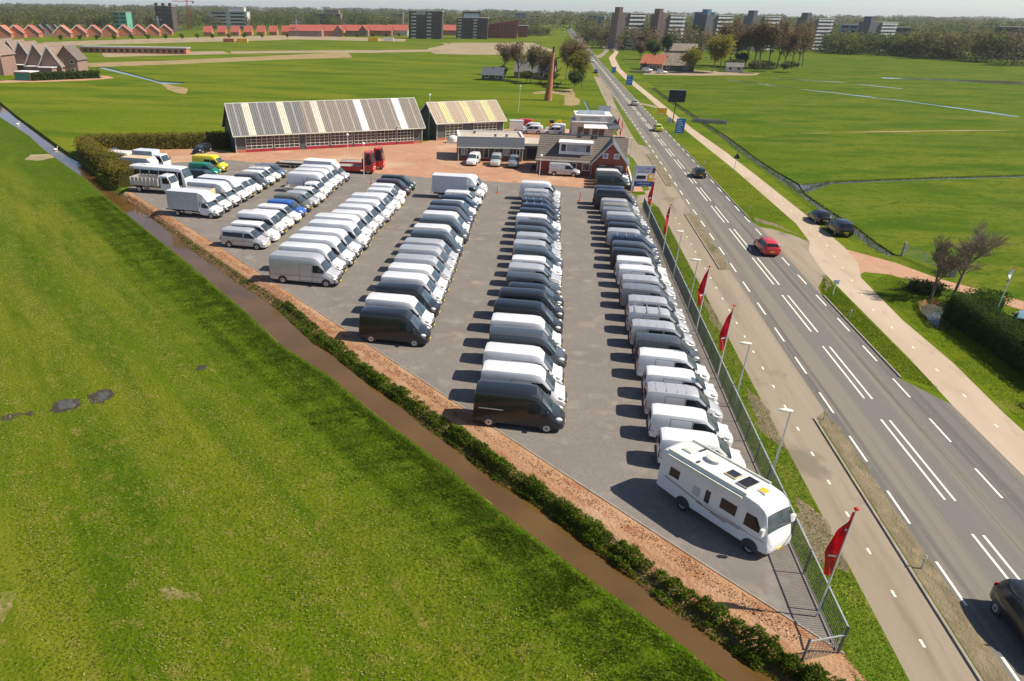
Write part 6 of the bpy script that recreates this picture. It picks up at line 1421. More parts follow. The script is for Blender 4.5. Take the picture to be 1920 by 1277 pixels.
text(bd, "Ton van WIJMA", .28, (1.4, -.09, 3.40), "sign_navy", UP); text(bd, "bedrijfswagens", .28, (1.35, -.09, 3.02), "paint_plum", UP); text(bd, "www.wijma.nl", .30, (1.6, -.12, 1.38), "print_white", UP); text(bd, "bedrijfswagens", .14, (1.6, -.12, 1.12), "print_white", UP)
S2 = thing("direction_board", "white and pale blue information board on posts beside the side road", "sign", (14.03, 196.98) + (0,), R(8))
for x in (-1.2, 1.2): put("post", mesh_of(lambda b: b.tube((x, 0, 0), (x, 0, 3.0), .06), "post", "galvanised"), S2)
b2 = put("board", box_mesh(-1.5, 1.5, -.05, .05, 1.4, 2.9, "sign_lilac", "board"), S2); put("lower_panel", box_mesh(-1.5, .3, -.08, -.05, .7, 1.9, "window_pale", "lower_panel"), b2); put("emblem", box_mesh(.5, 1.4, -.08, -.05, .75, 1.35, "flag_red", "emblem"), b2)
def bluesign(pos, w, h, z, label, lines, mt="sign_blue"):
    t = thing("road_sign", label, "sign", pos + (0,), R(4), "roadside information signs")
    for x in (-w * .35, w * .35): put("post", mesh_of(lambda b: b.tube((x, .06, 0), (x, .06, z + h * .5), .05), "post", "galvanised"), t)
    bo = put("board", box_mesh(-w / 2, w / 2, -.04, .04, z, z + h, mt, "board"), t)
    for i in range(lines): put("text_line", box_mesh(-w * .36, w * (.05 + .25 * ((i * 7) % 3) / 2), -.055, -.04, z + h * (.86 - .74 * i / max(1, lines - 1)) - .06, z + h * (.86 - .74 * i / max(1, lines - 1)) + .06, "print_white", "text_line"), bo)
bluesign((28.93, 175.04), 1.9, 3.0, .15, "large blue roadside board closest to the yard, beside the cycle path", 6)
bluesign((28.14, 291.40), 2.2, 3.2, .2, "blue roadside board farther along the road verge", 4)
bluesign((26.62, 349.20), 1.7, 2.4, .2, "small blue roadside board beyond the farm turning", 3)
bluesign((28.36, 696.23), 5.0, 3.0, 1.5, "blue direction sign over the verge far down the road", 2)
bluesign((28.79, 204.37), 2.2, 1.5, .6, "bright yellow diversion board on the road verge", 2, "sign_yellow")
MX = thing("matrix_sign", "black blank matrix sign on a single tall pole beside the cycle path", "sign", (29.94, 192.64) + (0,), R(3))
put("pole", mesh_of(lambda b: b.tube((0, .1, 0), (0, .1, 6.6), .12, .10, 8), "pole", "iron_dark"), MX); put("display", box_mesh(-1.9, 1.9, -.15, .15, 4.7, 7.3, "sign_black", "display"), MX); put("display_rim", box_mesh(-1.95, 1.95, -.10, .20, 7.3, 7.38, "galvanised", "display_rim"), MX)
put("cabinet", box_mesh(-1.1, -.3, .5, 1.1, 0, 1.2, "box_grey", "cabinet"), MX)
TR = thing("warning_sign", "triangular warning sign seen from behind beside the cycle path", "sign", (32.1, 134.2, 0), 0)
put("post", mesh_of(lambda b: b.tube((0, 0, 0), (0, 0, 2.0), .04), "post", "galvanised"), TR); put("plate", mesh_of(lambda b: b.slab([(-.55, -.05, 1.9), (.55, -.05, 1.9), (0, -.05, 2.85)], .04), "plate", "iron_dark"), TR)
pm = mesh_of(lambda b: b.tube((0, 0, 0), (0, 0, .8), .045, .04, 8), "post", "galvanised"); rm_ = mesh_of(lambda b: b.tube((0, 0, .62), (0, 0, .74), .05, .05, 8), "reflector", "print_white")
for i, (x, y) in enumerate(((19.75, 30.98), (19.75, 45.6), (19.8, 77.6), (19.8, 84.0), (19.8, 92.5), (19.8, 100.5), (19.8, 118.6), (19.8, 147.2), (27.9, 104), (27.9, 138), (27.8, 65.5), (27.6, 170))):
    names = ["on the dry strip opposite the lowest red flag", "at the tip of the dry strip opposite the motorhome", "at the near tip of the middle dry strip", "second from the near tip of the middle dry strip", "third from the near tip of the middle dry strip", "at the far tip of the middle dry strip", "at the near tip of the far dry strip", "at the far tip of the far dry strip", "on the grass verge near the red estate car", "on the grass verge near the dark green hatchback", "on the grass verge by the exit apron", "on the grass verge beside the lime hatchback"]
    t = thing("marker_bollard", "slim pale marker bollard " + names[i], "bollard", (x, y, 0), 0, "marker bollards"); put("post", pm, t); put("reflector", rm_, t)
# gate on the farm lane
GT = thing("farm_gate", "tubular steel farm gate standing open beside the farm lane", "gate", (40.2, 86.6, 0), R(-72))
for z in (.3, .6, .9, 1.2): put("rail", mesh_of(lambda b: b.tube((0, 0, z), (5.6, 0, z), .035), "rail", "galvanised"), GT)
for x in (0, 2.8, 5.6): put("upright", mesh_of(lambda b: b.tube((x, 0, .2), (x, 0, 1.25), .035), "upright", "galvanised"), GT)
for x in (-.25, 5.9): put("post", mesh_of(lambda b: b.box(x - .12, x + .12, -.12, .12, 0, 1.5), "post", "timber_grey"), GT)
tag(put("letter_box", mesh_of(lambda b: (b.box(-.25, .25, -.2, .2, 0, 1.1), b.box(-.3, .3, -.25, .25, 1.1, 1.35)), "letter_box", "timber_grey"), None, (42.1, 79.9, 0)), "grey box on the lane edge at the end of the farm gate", "box")
tag(put("sign_post", mesh_of(lambda b: (b.tube((0, 0, 0), (0, 0, 1.4), .04), b.box(-.25, .25, -.03, .03, 1.1, 1.5)), "sign_post", "print_white"), None, (28.25, 71.45) + (0,)), "small white post on the verge between road and cycle path", "post")
# steel tree sculpture
SC = thing("steel_tree_sculpture", "tall rust-red steel column with dark curved branches in the meadow", "sculpture", (0.2, 234.6, 0))
put("column", mesh_of(lambda b: b.rings([[(1.15 * (1 - .055 * z) * math.cos(2 * PI * k / 14) + .02 * z, 1.15 * (1 - .055 * z) * math.sin(2 * PI * k / 14), z) for k in range(14)] for z in (0, 3, 6, 9, 12, 14.2)]), "column", "corten", 40), SC)
put("top_cap", mesh_of(lambda b: b.tube((.28, 0, 13.0), (.28, 0, 14.3), .36, .3, 10), "top_cap", "brick_dark"), SC)
for z, l in ((3.6, 2.6), (7.6, 2.2), (11.2, 2.0)):
    for s in (-1, 1):
        def br(b):
            prev = None
            for i in range(9):
                a = i / 8 * 1.5; p = (s * (.7 + l * math.sin(a)) + .1, 0, z + l * .9 * (1 - math.cos(a))); 
                if prev: b.tube(prev, p, .24 - .022 * i, .22 - .022 * i, 7)
                prev = p
        put("branch", mesh_of(br, "branch", "iron_dark", 60), SC)

# ------------------------------------------------------------------ trees and hedges
def limb_tree(seed, h, spread, levels=4, r0=.02, fork=.38, up=.55):
    """branch skeleton of unit-ish height h: returns tube list and twig tips"""
    q = random.Random(seed); tubes, tips = [], []
    def grow(p, d, L, r, lev):
        n = 3; cur = p; dd = d
        for i in range(n):
            dd = (dd + Vector((q.uniform(-1, 1), q.uniform(-1, 1), q.uniform(-.3, .6))) * .16).normalized()
            nx = cur + dd * (L / n); tubes.append((cur, nx, r * (1 - .25 * i / n), r * (1 - .25 * (i + 1) / n))); cur = nx
            if lev > 0 and i >= (1 if lev == levels else 0):
                for _ in range(q.choice((1, 2)) if lev < levels else 2):
                    a = q.uniform(0, 2 * PI); s = q.uniform(.55, 1.0) * spread
                    nd = (dd * up + Vector((math.cos(a) * s, math.sin(a) * s, q.uniform(.1, .7)))).normalized()
                    grow(cur, nd, L * q.uniform(.5, .72), r * .52, lev - 1)
        if lev == 0: tips.append(cur)
        else: grow(cur, dd, L * .62, r * .6, lev - 1)
    grow(Vector((0, 0, 0)), Vector((q.uniform(-.05, .05), q.uniform(-.05, .05), 1)), h * fork, h * r0, levels)
    return tubes, tips
def tree_meshes(seed, h, rad, leafm, nleaf, lsize, spread=.8, levels=3, fork=.4, low=.25, bare=False, squash=1.0, up=.55):
    tubes, tips = limb_tree(seed, h, spread, levels, fork=fork, up=up)
    z = max(t.z for t in tips); k = h / z
    hr = max(math.hypot(t.x, t.y) for t in tips) or 1; kr = rad / hr
    fx = lambda p: (p.x * kr, p.y * kr, p.z * k)
    b = MB()
    for a, c, r0, r1 in tubes: b.tube(fx(a), fx(c), max(r0, .007 if bare else .03), max(r1, .006 if bare else .025), 5 if r0 > h * .008 else 3, caps=False)
    tm = b.mesh("trunk", "bark", 60)
    tp = np.array([fx(t) for t in tips]); tp = tp[tp[:, 2] > h * low]
    if not len(tp): tp = np.array([[0, 0, h * .7]])
    idx = NP.integers(0, len(tp), nleaf)
    c = tp[idx] + NP.normal(0, 1, (nleaf, 3)) * np.array([rad * .16, rad * .16, h * .055 * squash])
    mi = NP.integers(0, len(leafm), len(tp))[idx]
    mi = np.where(NP.uniform(size=nleaf) < .3, NP.integers(0, len(leafm), nleaf), mi)
    cm = soup(None, leaf_tris(c, lsize, .45), leafm, mi) if nleaf else None
    return tm, cm
def soup(name, tris, mats, mi=None, parent=None):
    me = bpy.data.meshes.new(name or "crown")
    n = len(tris)
    me.vertices.add(n * 3); me.loops.add(n * 3); me.polygons.add(n)
    me.vertices.foreach_set("co", np.ascontiguousarray(tris, dtype=np.float32).ravel())
    me.loops.foreach_set("vertex_index", np.arange(n * 3, dtype=np.int32))
    me.polygons.foreach_set("loop_start", np.arange(0, n * 3, 3, dtype=np.int32))
    for m in mats: me.materials.append(M[m])
    if mi is not None: me.polygons.foreach_set("material_index", np.asarray(mi, dtype=np.int32))
    me.update(calc_edges=True)
    return me if name is None else put(name, me, parent)
TREES = {}
def tree(kind, pos, h, rad, label, group, seed, leafm, nleaf, lsize, name="tree", **kw):
    key = (kind, seed)
    if key not in TREES: TREES[key] = tree_meshes(seed, h, rad, leafm, nleaf, lsize, **kw) + (h, rad)
    tm, cm, h0, r0 = TREES[key]
    t = thing(name, label, "tree", (pos[0], pos[1], -.05), rnd.uniform(0, 6), group)
    t.scale = (rad / r0, rad / r0, h / h0)
    put("trunk", tm, t)
    if cm: put("crown", cm, t)
    return t
# bare trees beside the farm lane
for i, (p, h, r_, lab) in enumerate((((39.42, 73.46), 7.4, 4.2, "taller bare tree with spreading twigs between the farm lane and the pond"), ((37.13, 72.37), 6.2, 2.4, "slender bare tree with upright twigs next to the taller bare tree"))):
    tree("bare%d" % i, p, h, r_, lab, "bare trees by the pond", (14, 23)[i], ["leaf_brown"], 500, .035, levels=5, fork=.30, spread=1.35, up=.5, bare=True, name="bare_tree")
# tree clump round the hidden cottage by the steel column
CL = "trees round the cottage by the road"
for i, (p, h, r_, lm, n, lab) in enumerate((
    ((-18.44, 326.88), 11.5, 4.5, ["leaf_grey", "leaf_brown"], 2400, "bare grey tree beside the dark-roofed shed in the meadow"), ((-11.51, 302.90), 12.5, 5, ["leaf_grey", "leaf_brown"], 2600, "bare grey tree behind the meadow cottage, second from the shed"),
    ((-6.74, 297.37), 12, 4.5, ["leaf_olive", "leaf_grey"], 2800, "thin olive tree in front of the meadow cottage roof"), ((-2.88, 289.59), 11, 4.0, ["leaf_olive", "leaf_brown"], 2800, "thin olive tree close behind the steel column"),
    ((6.05, 309.03), 13, 5.0, ["leaf_brown", "leaf_olive"], 4200, "reddish brown budding tree behind the steel column"), ((9.27, 291.51), 13.5, 6.0, ["leaf_brown", "leaf_olive", "leaf_brown"], 5000, "large russet tree at the road end of the cottage clump"),
    ((11.42, 275.63), 11, 5.4, ["leaf_gold", "leaf_spring", "leaf_olive"], 5000, "bushy yellow-green tree beside the side road"), ((8.65, 263.42), 6, 3.4, ["leaf_green", "leaf_dark"], 2400, "low dark green tree under the yellow-green one"),
    ((-19.13, 305.19), 4.5, 3.0, ["leaf_spring", "leaf_green"], 1800, "bright green bush tree in front of the dark-roofed shed"), ((0.21, 284.14), 4, 3, ["leaf_dark", "leaf_olive"], 1500, "low dark thicket tree at the foot of the cottage clump"), ((-8.36, 287.73), 4, 2.8, ["leaf_spring", "leaf_olive"], 1500, "low bright bush tree at the cottage garden edge"))):
    tree("clump%d" % i, p, h, r_, lab, CL, 30 + i, lm, n, .30, levels=3, low=.12 if n > 1500 else .3)
# farm trees
FT = "trees round the thatched farm"
for i, (p, h, r_, lm, n, lab) in enumerate((
    ((70.75, 371.68), 13.5, 8.0, ["leaf_gold", "leaf_gold", "leaf_spring"], 8000, "big golden-green willow beside the thatched barn"), ((59.45, 367.50), 9.0, 5.2, ["leaf_gold", "leaf_spring"], 4200, "smaller golden willow in front of the thatched barn"),
    ((66.20, 488.20), 11, 4.2, ["leaf_dark"], 3200, "dark evergreen tree behind the red-roofed farmhouse"), ((54.90, 462.16), 9, 4.5, ["leaf_dark", "leaf_green"], 2600, "dark green tree on the road side of the red-roofed farmhouse"),
    ((48.32, 459.40), 8, 4, ["leaf_olive", "leaf_brown"], 2000, "olive brown tree closest to the cycle path bend"), ((88.76, 375.12), 4.5, 3.6, ["leaf_green", "leaf_olive"], 2000, "rounded bush tree at the barn's meadow corner"), ((92.21, 415.12), 6, 3.5, ["leaf_dark"], 1800, "dark tree behind the small grey shed"),
    ((41.54, 377.40), 3.2, 1.8, ["leaf_dark"], 700, "small dark conifer by the farm bridge"))):
    tree("farm%d" % i, p, h, r_, lab, FT, 60 + i, lm, n, .42, levels=3, low=.08, squash=1.5)
# row of tall budding poplars
PP = [(1352, 128), (1366, 125), (1380, 124), (1396, 126), (1412, 128), (1424, 126), (1440, 130), (1456, 128), (1470, 131), (1484, 129), (1496, 127), (1505, 124)]
PW = [(80.45, 402.98), (86.57, 416.84), (91.26, 422.67), (93.84, 415.75), (96.32, 409.07), (101.45, 418.70), (101.87, 403.81), (108.12, 413.59), (108.77, 402.83), (114.60, 412.33), (120.12, 422.03), (126.30, 436.40)]
for i, p in enumerate(PW):
    tree("poplar%d" % (i % 3), p, 18.2 + 1.5 * math.sin(i * 2.1), 5.4, "tall russet budding poplar, %s in the row from the willow" % ORD[i], "row of russet poplars", 80 + i % 3, ["leaf_brown", "leaf_olive", "leaf_brown"], 3000, .40, levels=3, fork=.42, low=.34, spread=.6, squash=1.4)
for i, p in enumerate(((83.36, 393.22), (96.18, 387.69), (105.44, 384.50))):
    tree("undergrowth", p, 4.2, 3.6, "green undergrowth tree below the poplars, %s from the willow" % ORD[i], "undergrowth below the poplars", 95, ["leaf_green", "leaf_dark", "leaf_olive"], 1600, .4, levels=2, low=.05)
# young street trees
YS = [(-324.88, 492.87), (-317.08, 501.80), (-309.38, 510.79), (-301.78, 519.87), (-293.34, 529.53), (-285.94, 538.76), (-277.37, 548.78), (-269.55, 558.53), (-261.85, 568.35), (-253.93, 578.45), (-245.44, 589.03), (-237.43, 599.50), (-226.99, 611.55), (-210.97, 627.06), (-170.75, 657.10), (-161.13, 662.78), (-149.77, 669.49), (-139.91, 675.31), (-131.09, 687.23)]
for i, p in enumerate(YS):
    tree("street%d" % (i % 2), p, 4.8, 2.0, "round young street tree on the new estate road, %s from the brown terrace" % ORD[i], "young street trees", 110 + i % 2, ["leaf_spring", "leaf_spring", "leaf_green"], 900, .34, levels=2, fork=.5, low=.3)

def hedge(name, label, pl, w, h, mats, core, n, lsize=.11, rag=.18):
    t = thing(name, label, "hedge", (0, 0, 0))
    p = resample(pl, 60); tg = np.gradient(p, axis=0); tg /= np.hypot(*tg.T)[:, None]; nr = np.stack([-tg[:, 1], tg[:, 0]], 1)
    rows = []
    for u, z in ((-.5, 0), (-.5, h * .55), (-.42, h * .88), (-.2, h * .96), (.2, h * .96), (.42, h * .88), (.5, h * .55), (.5, 0)):
        j = smooth_noise(p[:, 0] * 1.3, p[:, 1] * 1.3, 1, u * 5) * rag * .7
        rows.append([(p[i, 0] + nr[i, 0] * (u * (w - .2) + j[i] * u), p[i, 1] + nr[i, 1] * (u * (w - .2) + j[i] * u), z + (j[i] if z > 0 else -.05)) for i in range(60)])
    b = MB(); b.grid(rows); b.face([rows[k][0] for k in range(8)][::-1]); b.face([rows[k][-1] for k in range(8)])
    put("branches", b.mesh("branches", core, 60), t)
    i = NP.integers(0, 60, n); s = NP.uniform(0, 1, n); per = 2 * h + w; d = s * per
    u = np.where(d < h, -.5, np.where(d < h + w, (d - h) / w - .5, .5)); z = np.where(d < h, d, np.where(d < h + w, h, per - d))
    x = p[i, 0] + nr[i, 0] * u * w + tg[i, 0] * NP.normal(0, .5, n); y = p[i, 1] + nr[i, 1] * u * w + tg[i, 1] * NP.normal(0, .5, n)
    nz = smooth_noise(x * 1.2, y * 1.2 + z, 1.0, 1) * rag
    cpt = np.stack([x + nr[i, 0] * np.sign(u) * nz + NP.normal(0, .07, n), y + nr[i, 1] * np.sign(u) * nz + NP.normal(0, .07, n), np.maximum(.05, z + nz + NP.normal(0, .08, n))], 1)
    put("foliage", soup(None, leaf_tris(cpt, lsize), mats, NP.integers(0, len(mats), n)), t)
    return t
HM = ["hedge_bronze", "hedge_bronze", "leaf_olive", "leaf_gold"]
hedge("hedge", "bronze-green clipped hedge along the ditch behind the caravan and lorries", [(-80.2, 123.5), (-77.5, 118.8), (-66.0, 107.0)], 2.4, 2.7, HM, "hedge_core", 9000)
hedge("hedge", "rounded bronze-green hedge end beside the tipper lorry", [(-65.0, 105.6), (-62.0, 102.2), (-58.6, 98.6)], 2.8, 2.5, HM, "hedge_core", 6000, rag=.28)
hedge("hedge", "long bronze-green hedge running from the hedge corner to the garage hall", [(-80.5, 124.5), (-72, 128.6), (-60.0, 133.4), (-57.5, 134.8)], 2.2, 2.6, HM, "hedge_core", 9000)
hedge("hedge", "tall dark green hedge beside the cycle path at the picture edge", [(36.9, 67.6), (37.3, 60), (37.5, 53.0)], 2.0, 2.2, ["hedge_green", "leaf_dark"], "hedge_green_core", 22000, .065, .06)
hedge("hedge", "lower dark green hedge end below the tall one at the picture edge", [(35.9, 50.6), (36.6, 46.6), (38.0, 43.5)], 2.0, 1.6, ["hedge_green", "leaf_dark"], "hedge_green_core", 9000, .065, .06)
hedge("hedge", "dark round bush above the pond beside the flagpole", [(39.7, 70.6), (40.4, 69.9), (41.0, 69.2)], 2.6, 1.5, ["hedge_green"], "hedge_green_core", 2600, .09, .2)
hedge("hedge", "dark low bush between the pond and the farm lane", [(36.4, 75.2), (37.4, 74.2), (38.4, 73.6)], 1.3, .8, ["hedge_green", "leaf_olive"], "hedge_green_core", 2200, .09, .2)
hedge("hedge", "green garden hedge in front of the brown terrace houses", [(-174.65, 243.77), (-168.83, 250.27), (-159.67, 260.49)], 3.0, 2.2, ["leaf_green", "leaf_dark"], "hedge_green_core", 4000, .3, .3)

# ------------------------------------------------------------------ far houses and towers
def house(name, label, pos, w, d, eave, ridge, rz, wall, roof, group=None, axis="x", nwin=2, verge=True, cat="house", storeys=1, chim=False, glass="window_glass"):
    """gabled house; front faces -y; axis is the ridge direction"""
    t = thing(name, label, cat, (pos[0], pos[1], 0), rz, group)
    if axis == "x":
        prof = [(-d / 2, 0), (d / 2, 0), (d / 2, eave), (0, ridge), (-d / 2, eave)]
        b = MB(); b.rings([[(-w / 2, y, z) for y, z in prof], [(w / 2, y, z) for y, z in prof]])
        put("wall", b.mesh("wall", wall), t)
        o = .4; k = (ridge - eave) / (d / 2)
        for s in (-1, 1):
            put("roof_slope", mesh_of(lambda b: b.slab([(-s * (w / 2 + o), s * (d / 2 + o), eave - o * k + .15), (s * (w / 2 + o), s * (d / 2 + o), eave - o * k + .15), (s * (w / 2 + o), 0, ridge + .15), (-s * (w / 2 + o), 0, ridge + .15)], .15 * (1 if s < 0 else 1)), "roof_slope", roof), t)
        fy = -d / 2
    else:
        prof = [(-w / 2, 0), (w / 2, 0), (w / 2, eave), (0, ridge), (-w / 2, eave)]
        b = MB(); b.rings([[(x, d / 2, z) for x, z in prof], [(x, -d / 2, z) for x, z in prof]][::1])
        put("wall", b.mesh("wall", wall), t)
        o = .5; k = (ridge - eave) / (w / 2)
        for s in (-1, 1):
            put("roof_slope", mesh_of(lambda b: b.slab([(s * (w / 2 + o), -s * (d / 2 + o), eave - o * k + .2), (s * (w / 2 + o), s * (d / 2 + o), eave - o * k + .2), (0, s * (d / 2 + o), ridge + .2), (0, -s * (d / 2 + o), ridge + .2)], .2), "roof_slope", roof), t)
            if verge: put("verge_board", mesh_of(lambda b: b.rings([[(s * (w / 2 + o), -d / 2 - o - .12, eave - o * k + .45), (s * (w / 2 + o), -d / 2 - o, eave - o * k + .45), (s * (w / 2 + o), -d / 2 - o, eave - o * k - .25), (s * (w / 2 + o), -d / 2 - o - .12, eave - o * k - .25)], [(0, -d / 2 - o - .12, ridge + .45), (0, -d / 2 - o, ridge + .45), (0, -d / 2 - o, ridge - .25), (0, -d / 2 - o - .12, ridge - .25)]]), "verge_board", "trim_white"), t)
        fy = -d / 2
    for f in range(storeys):
        z0 = .9 + f * 2.8
        for i in range(nwin):
            x = -w / 2 + w * (i + .5) / nwin; ww = min(.7, w / nwin * .3)
            window(t, x - ww, x + ww, z0, z0 + 1.3, fy, 1, t=.14, glass=glass)
    if chim: put("chimney", box_mesh(-.35, .35, -.35, .35, ridge - .5, ridge + .9, "brick_dark", "chimney"), t)
    return t
RG = [(-410.00, 551.32), (-405.63, 560.35), (-399.86, 570.41), (-380.61, 582.42), (-373.99, 593.30), (-367.16, 604.50), (-357.48, 610.62), (-353.60, 627.47), (-346.88, 639.24), (-340.69, 650.89), (-337.70, 668.67)]
for i, p in enumerate(RG):
    house("gable_house", "brick house with red roof and white gable boards, %s along the estate edge" % ORD[i], p, 12.5, 11, 3.4, 8.6, R(20), "brick_orange", "tile_red" if i % 3 else "tile_orange", "red gabled houses on the estate", "y", 2, storeys=1)
CT = [(-300.72, 676.95), (-291.56, 686.13), (-283.14, 696.53), (-274.41, 705.58), (-266.00, 716.16), (-257.33, 725.32), (-248.97, 736.09)]
for i, p in enumerate(CT):
    house("cottage", "small detached house with steep red roof, %s from the gabled houses" % ORD[i], p, 7.2, 8.5, 3.0, 7.6, R(8), "brick_orange", "tile_red", "red-roofed detached houses", "x", 2, storeys=1)
TX = [((-221.63, 712.21), 30, "long red-roofed terrace next to the detached houses", "brick_brown"), ((-201.56, 725.11), 24, "red-roofed terrace, second from the detached houses", "brick_orange"), ((-183.18, 745.17), 24, "red-roofed terrace with brown gable, third from the detached houses", "brick_brown"), ((-164.91, 765.52), 24, "red-roofed terrace, fourth from the detached houses", "brick_orange"), ((-149.63, 784.27), 18, "white-fronted red-roofed terrace end beside the dark tower", "concrete_pale"), ((-103.40, 823.87), 18, "red-roofed terrace between the two dark towers", "brick_orange")]
for i, (p, w, lab, wm) in enumerate(TX):
    t = house("terrace", lab, p, w, 11, 4.6, 9.2, R(6), wm, "tile_red", "red-roofed terraces", "x", 6, storeys=1)
    if i in (1, 2): 
        put("cross_gable", mesh_of(lambda b: b.rings([[(x - 4, y, 0), (x + 4, y, 0), (x + 4, y, 4.6), (x, y, 9.0), (x - 4, y, 4.6)] for x in (w * .3,) for y in (0, -7)][::1]), "cross_gable", "brick_brown"), t)
        for s in (-1, 1): put("roof_slope", mesh_of(lambda b: b.slab([(w * .3 + s * 4.6, -7.5 if s < 0 else 0, 4.2), (w * .3, -7.5 if s < 0 else 0, 9.3), (w * .3, 0 if s < 0 else -7.5, 9.3), (w * .3 + s * 4.6, 0 if s < 0 else -7.5, 4.2)], .2 * 1), "roof_slope", "tile_red"), t)
# dark-roofed houses behind the gabled row
for i, p in enumerate(((-407.66, 592.75), (-402.99, 595.75), (-398.30, 598.76))):
    house("slate_house", "narrow house with steep dark slate roof, %s of three among the red gables" % ORD[i], p, 7, 9, 4, 8.5, R(24), "brick_brown", "tile_dark", "slate-roofed houses", "y", 1, verge=False)
# brown terrace at the left edge
BT = "brown terrace houses by the meadow"
house("town_house", "tall brown brick gable house at the meadow corner of the terrace", (-178.0, 274.0), 8.0, 9, 5.2, 9.6, R(10), "brick_brown", "tile_brown", BT, "y", 2, storeys=2, verge=False)
for i, (p, w, h, rz) in enumerate((((-182.87, 272.46), 8.5, 9.4, 55), ((-190.11, 275.27), 9, 10, 55), ((-199.48, 280.31), 9, 10.4, 55), ((-208.51, 285.85), 9, 10.6, 55), ((-216.13, 289.15), 9, 10.8, 55))):
    t = house("town_house", "brown brick terrace house with long catslide roof, %s from the corner gable" % ORD[i], p, w, 11, 3.2, h, R(rz - 50), "brick_brown", "roof_brown", BT, "y", 1, storeys=1)
    put("garden_shed", mesh_of(lambda b: b.box(-w * .3, w * .3, -9.5, -6.2, 0, 2.6), "garden_shed", "brick_brown"), t); put("shed_roof", box_mesh(-w * .34, w * .34, -9.8, -6.0, 2.6, 2.8, "trim_white", "shed_roof"), t)
house("town_house", "brown brick house front with white windows cut by the picture edge", (-200.5, 262.0), 9, 10, 7.0, 11.5, R(8), "brick_brown", "roof_brown", BT, "y", 2, storeys=2)
tag(put("garage", mesh_of(lambda b: (b.box(-3, 3, -2.5, 2.5, 0, 2.6, 0), b.box(-2.6, 2.6, -2.56, -2.5, .1, 2.3, 1), b.box(-3.2, 3.2, -2.7, 2.7, 2.6, 2.85, 2)), "garage", ["brick_brown", "green_paint", "trim_white"]), None, (-177.19, 245.09) + (0,)), "small brick garage with green door in front of the brown terrace", "garage")
# low brick row under construction
LB = thing("unfinished_row", "long low row of unfinished brick houses with open window holes", "building", (-224.73, 407.40) + (0,), R(9))
put("wall", box_mesh(-29, 29, -4, 4, 0, 2.6, "brick_orange", "wall"), LB); put("floor_slab", box_mesh(-29.4, 29.4, -4.3, 4.3, 2.6, 3.2, "concrete_grey", "floor_slab"), LB)
for k in range(17): put("window", box_mesh(-27 + k * 3.3, -25.2 + k * 3.3, -4.08, -4.0, .6, 2.1, "window_glass", "window"), LB)
# dark apartment towers
def tower(name, label, p, w, d, h, rz, floors, wall, parts=(), group=None, bays=(), topm=None):
    t = thing(name, label, "apartment block", (p[0], p[1], 0), rz, group)
    put("wall", box_mesh(-w / 2, w / 2, 0, d, 0, h, wall, "wall"), t)
    put("roof_edge", box_mesh(-w / 2 - .3, w / 2 + .3, -.3, d + .3, h, h + .5, topm or "concrete_pale", "roof_edge"), t)
    fh = h / floors
    for f in range(floors):
        for (a, b_, kind) in bays:
            x0, x1 = -w / 2 + w * a, -w / 2 + w * b_
            z = f * fh
            if kind == "balcony":
                put("balcony", mesh_of(lambda b: (b.box(x0, x1, -1.2, -.02, z + .2, z + .4), b.box(x0, x1, -1.25, -1.15, z + .4, z + 1.3)), "balcony", "concrete_pale"), t)
                put("window", box_mesh(x0 + .2, x1 - .2, -.05, 0, z + .5, z + fh - .3, "window_glass", "window"), t)
            else:
                put("window", box_mesh(x0, x1, -.06, 0, z + fh * .35, z + fh * .78, kind, "window"), t)
    return t
HT1 = 21.6
tower("apartment_tower", "dark brick apartment tower with two stacks of white balconies", (-111.20, 705.97), 29, 16, HT1, R(3), 8, "brick_dark", bays=((.08, .22, "balcony"), (.28, .38, "window_glass"), (.42, .5, "window_glass"), (.55, .68, "balcony"), (.74, .82, "window_glass"), (.87, .95, "window_glass")), group="dark apartment towers")
put("roof_terrace", box_mesh(-8, 0, -.35, 6, HT1 - 2.6, HT1 - .2, "window_pale", "roof_terrace"), bpy.data.objects["apartment_tower"])
tower("apartment_tower", "dark stepped apartment tower beside the brown wedge block", (-72.52, 729.11), 28, 16, 16.7, R(3), 7, "brick_dark", bays=((.04, .16, "balcony"), (.22, .32, "window_glass"), (.36, .46, "window_glass"), (.54, .66, "balcony"), (.72, .82, "window_glass"), (.87, .95, "window_glass")), group="dark apartment towers")
put("penthouse", box_mesh(-9, 7, 2, 13, 16.7, 21.7, "brick_dark", "penthouse"), bpy.data.objects["apartment_tower.001"])
put("penthouse_glazing", box_mesh(-8, 6, 1.9, 2, 17.1, 20.4, "window_pale", "penthouse_glazing"), bpy.data.objects["apartment_tower.001"])
WB_ = thing("wedge_block", "red-brown apartment block with slanting roofline", "apartment block", (-47.63, 758.76) + (0,), R(3))
hw1, hw2 = 11.4, 15.6
put("wall", mesh_of(lambda b: b.rings([[(-14, 0, 0), (-14, 12, 0), (-14, 12, hw1), (-14, 0, hw1)], [(14, 0, 0), (14, 12, 0), (14, 12, hw2), (14, 0, hw2)]][::-1]), "wall", "brick_red"), WB_)
for f in range(4):
    for k in range(7): put("window", box_mesh(-12 + k * 3.6, -10.4 + k * 3.6, -.06, 0, 1.2 + f * 2.9, 2.8 + f * 2.9, "window_glass", "window"), WB_)
tower("brick_block", "small dark red brick block beside the slanting one", (-29.60, 801.29), 9, 10, 10, R(3), 4, "brick_red", bays=((.2, .4, "window_glass"), (.6, .8, "window_glass")))
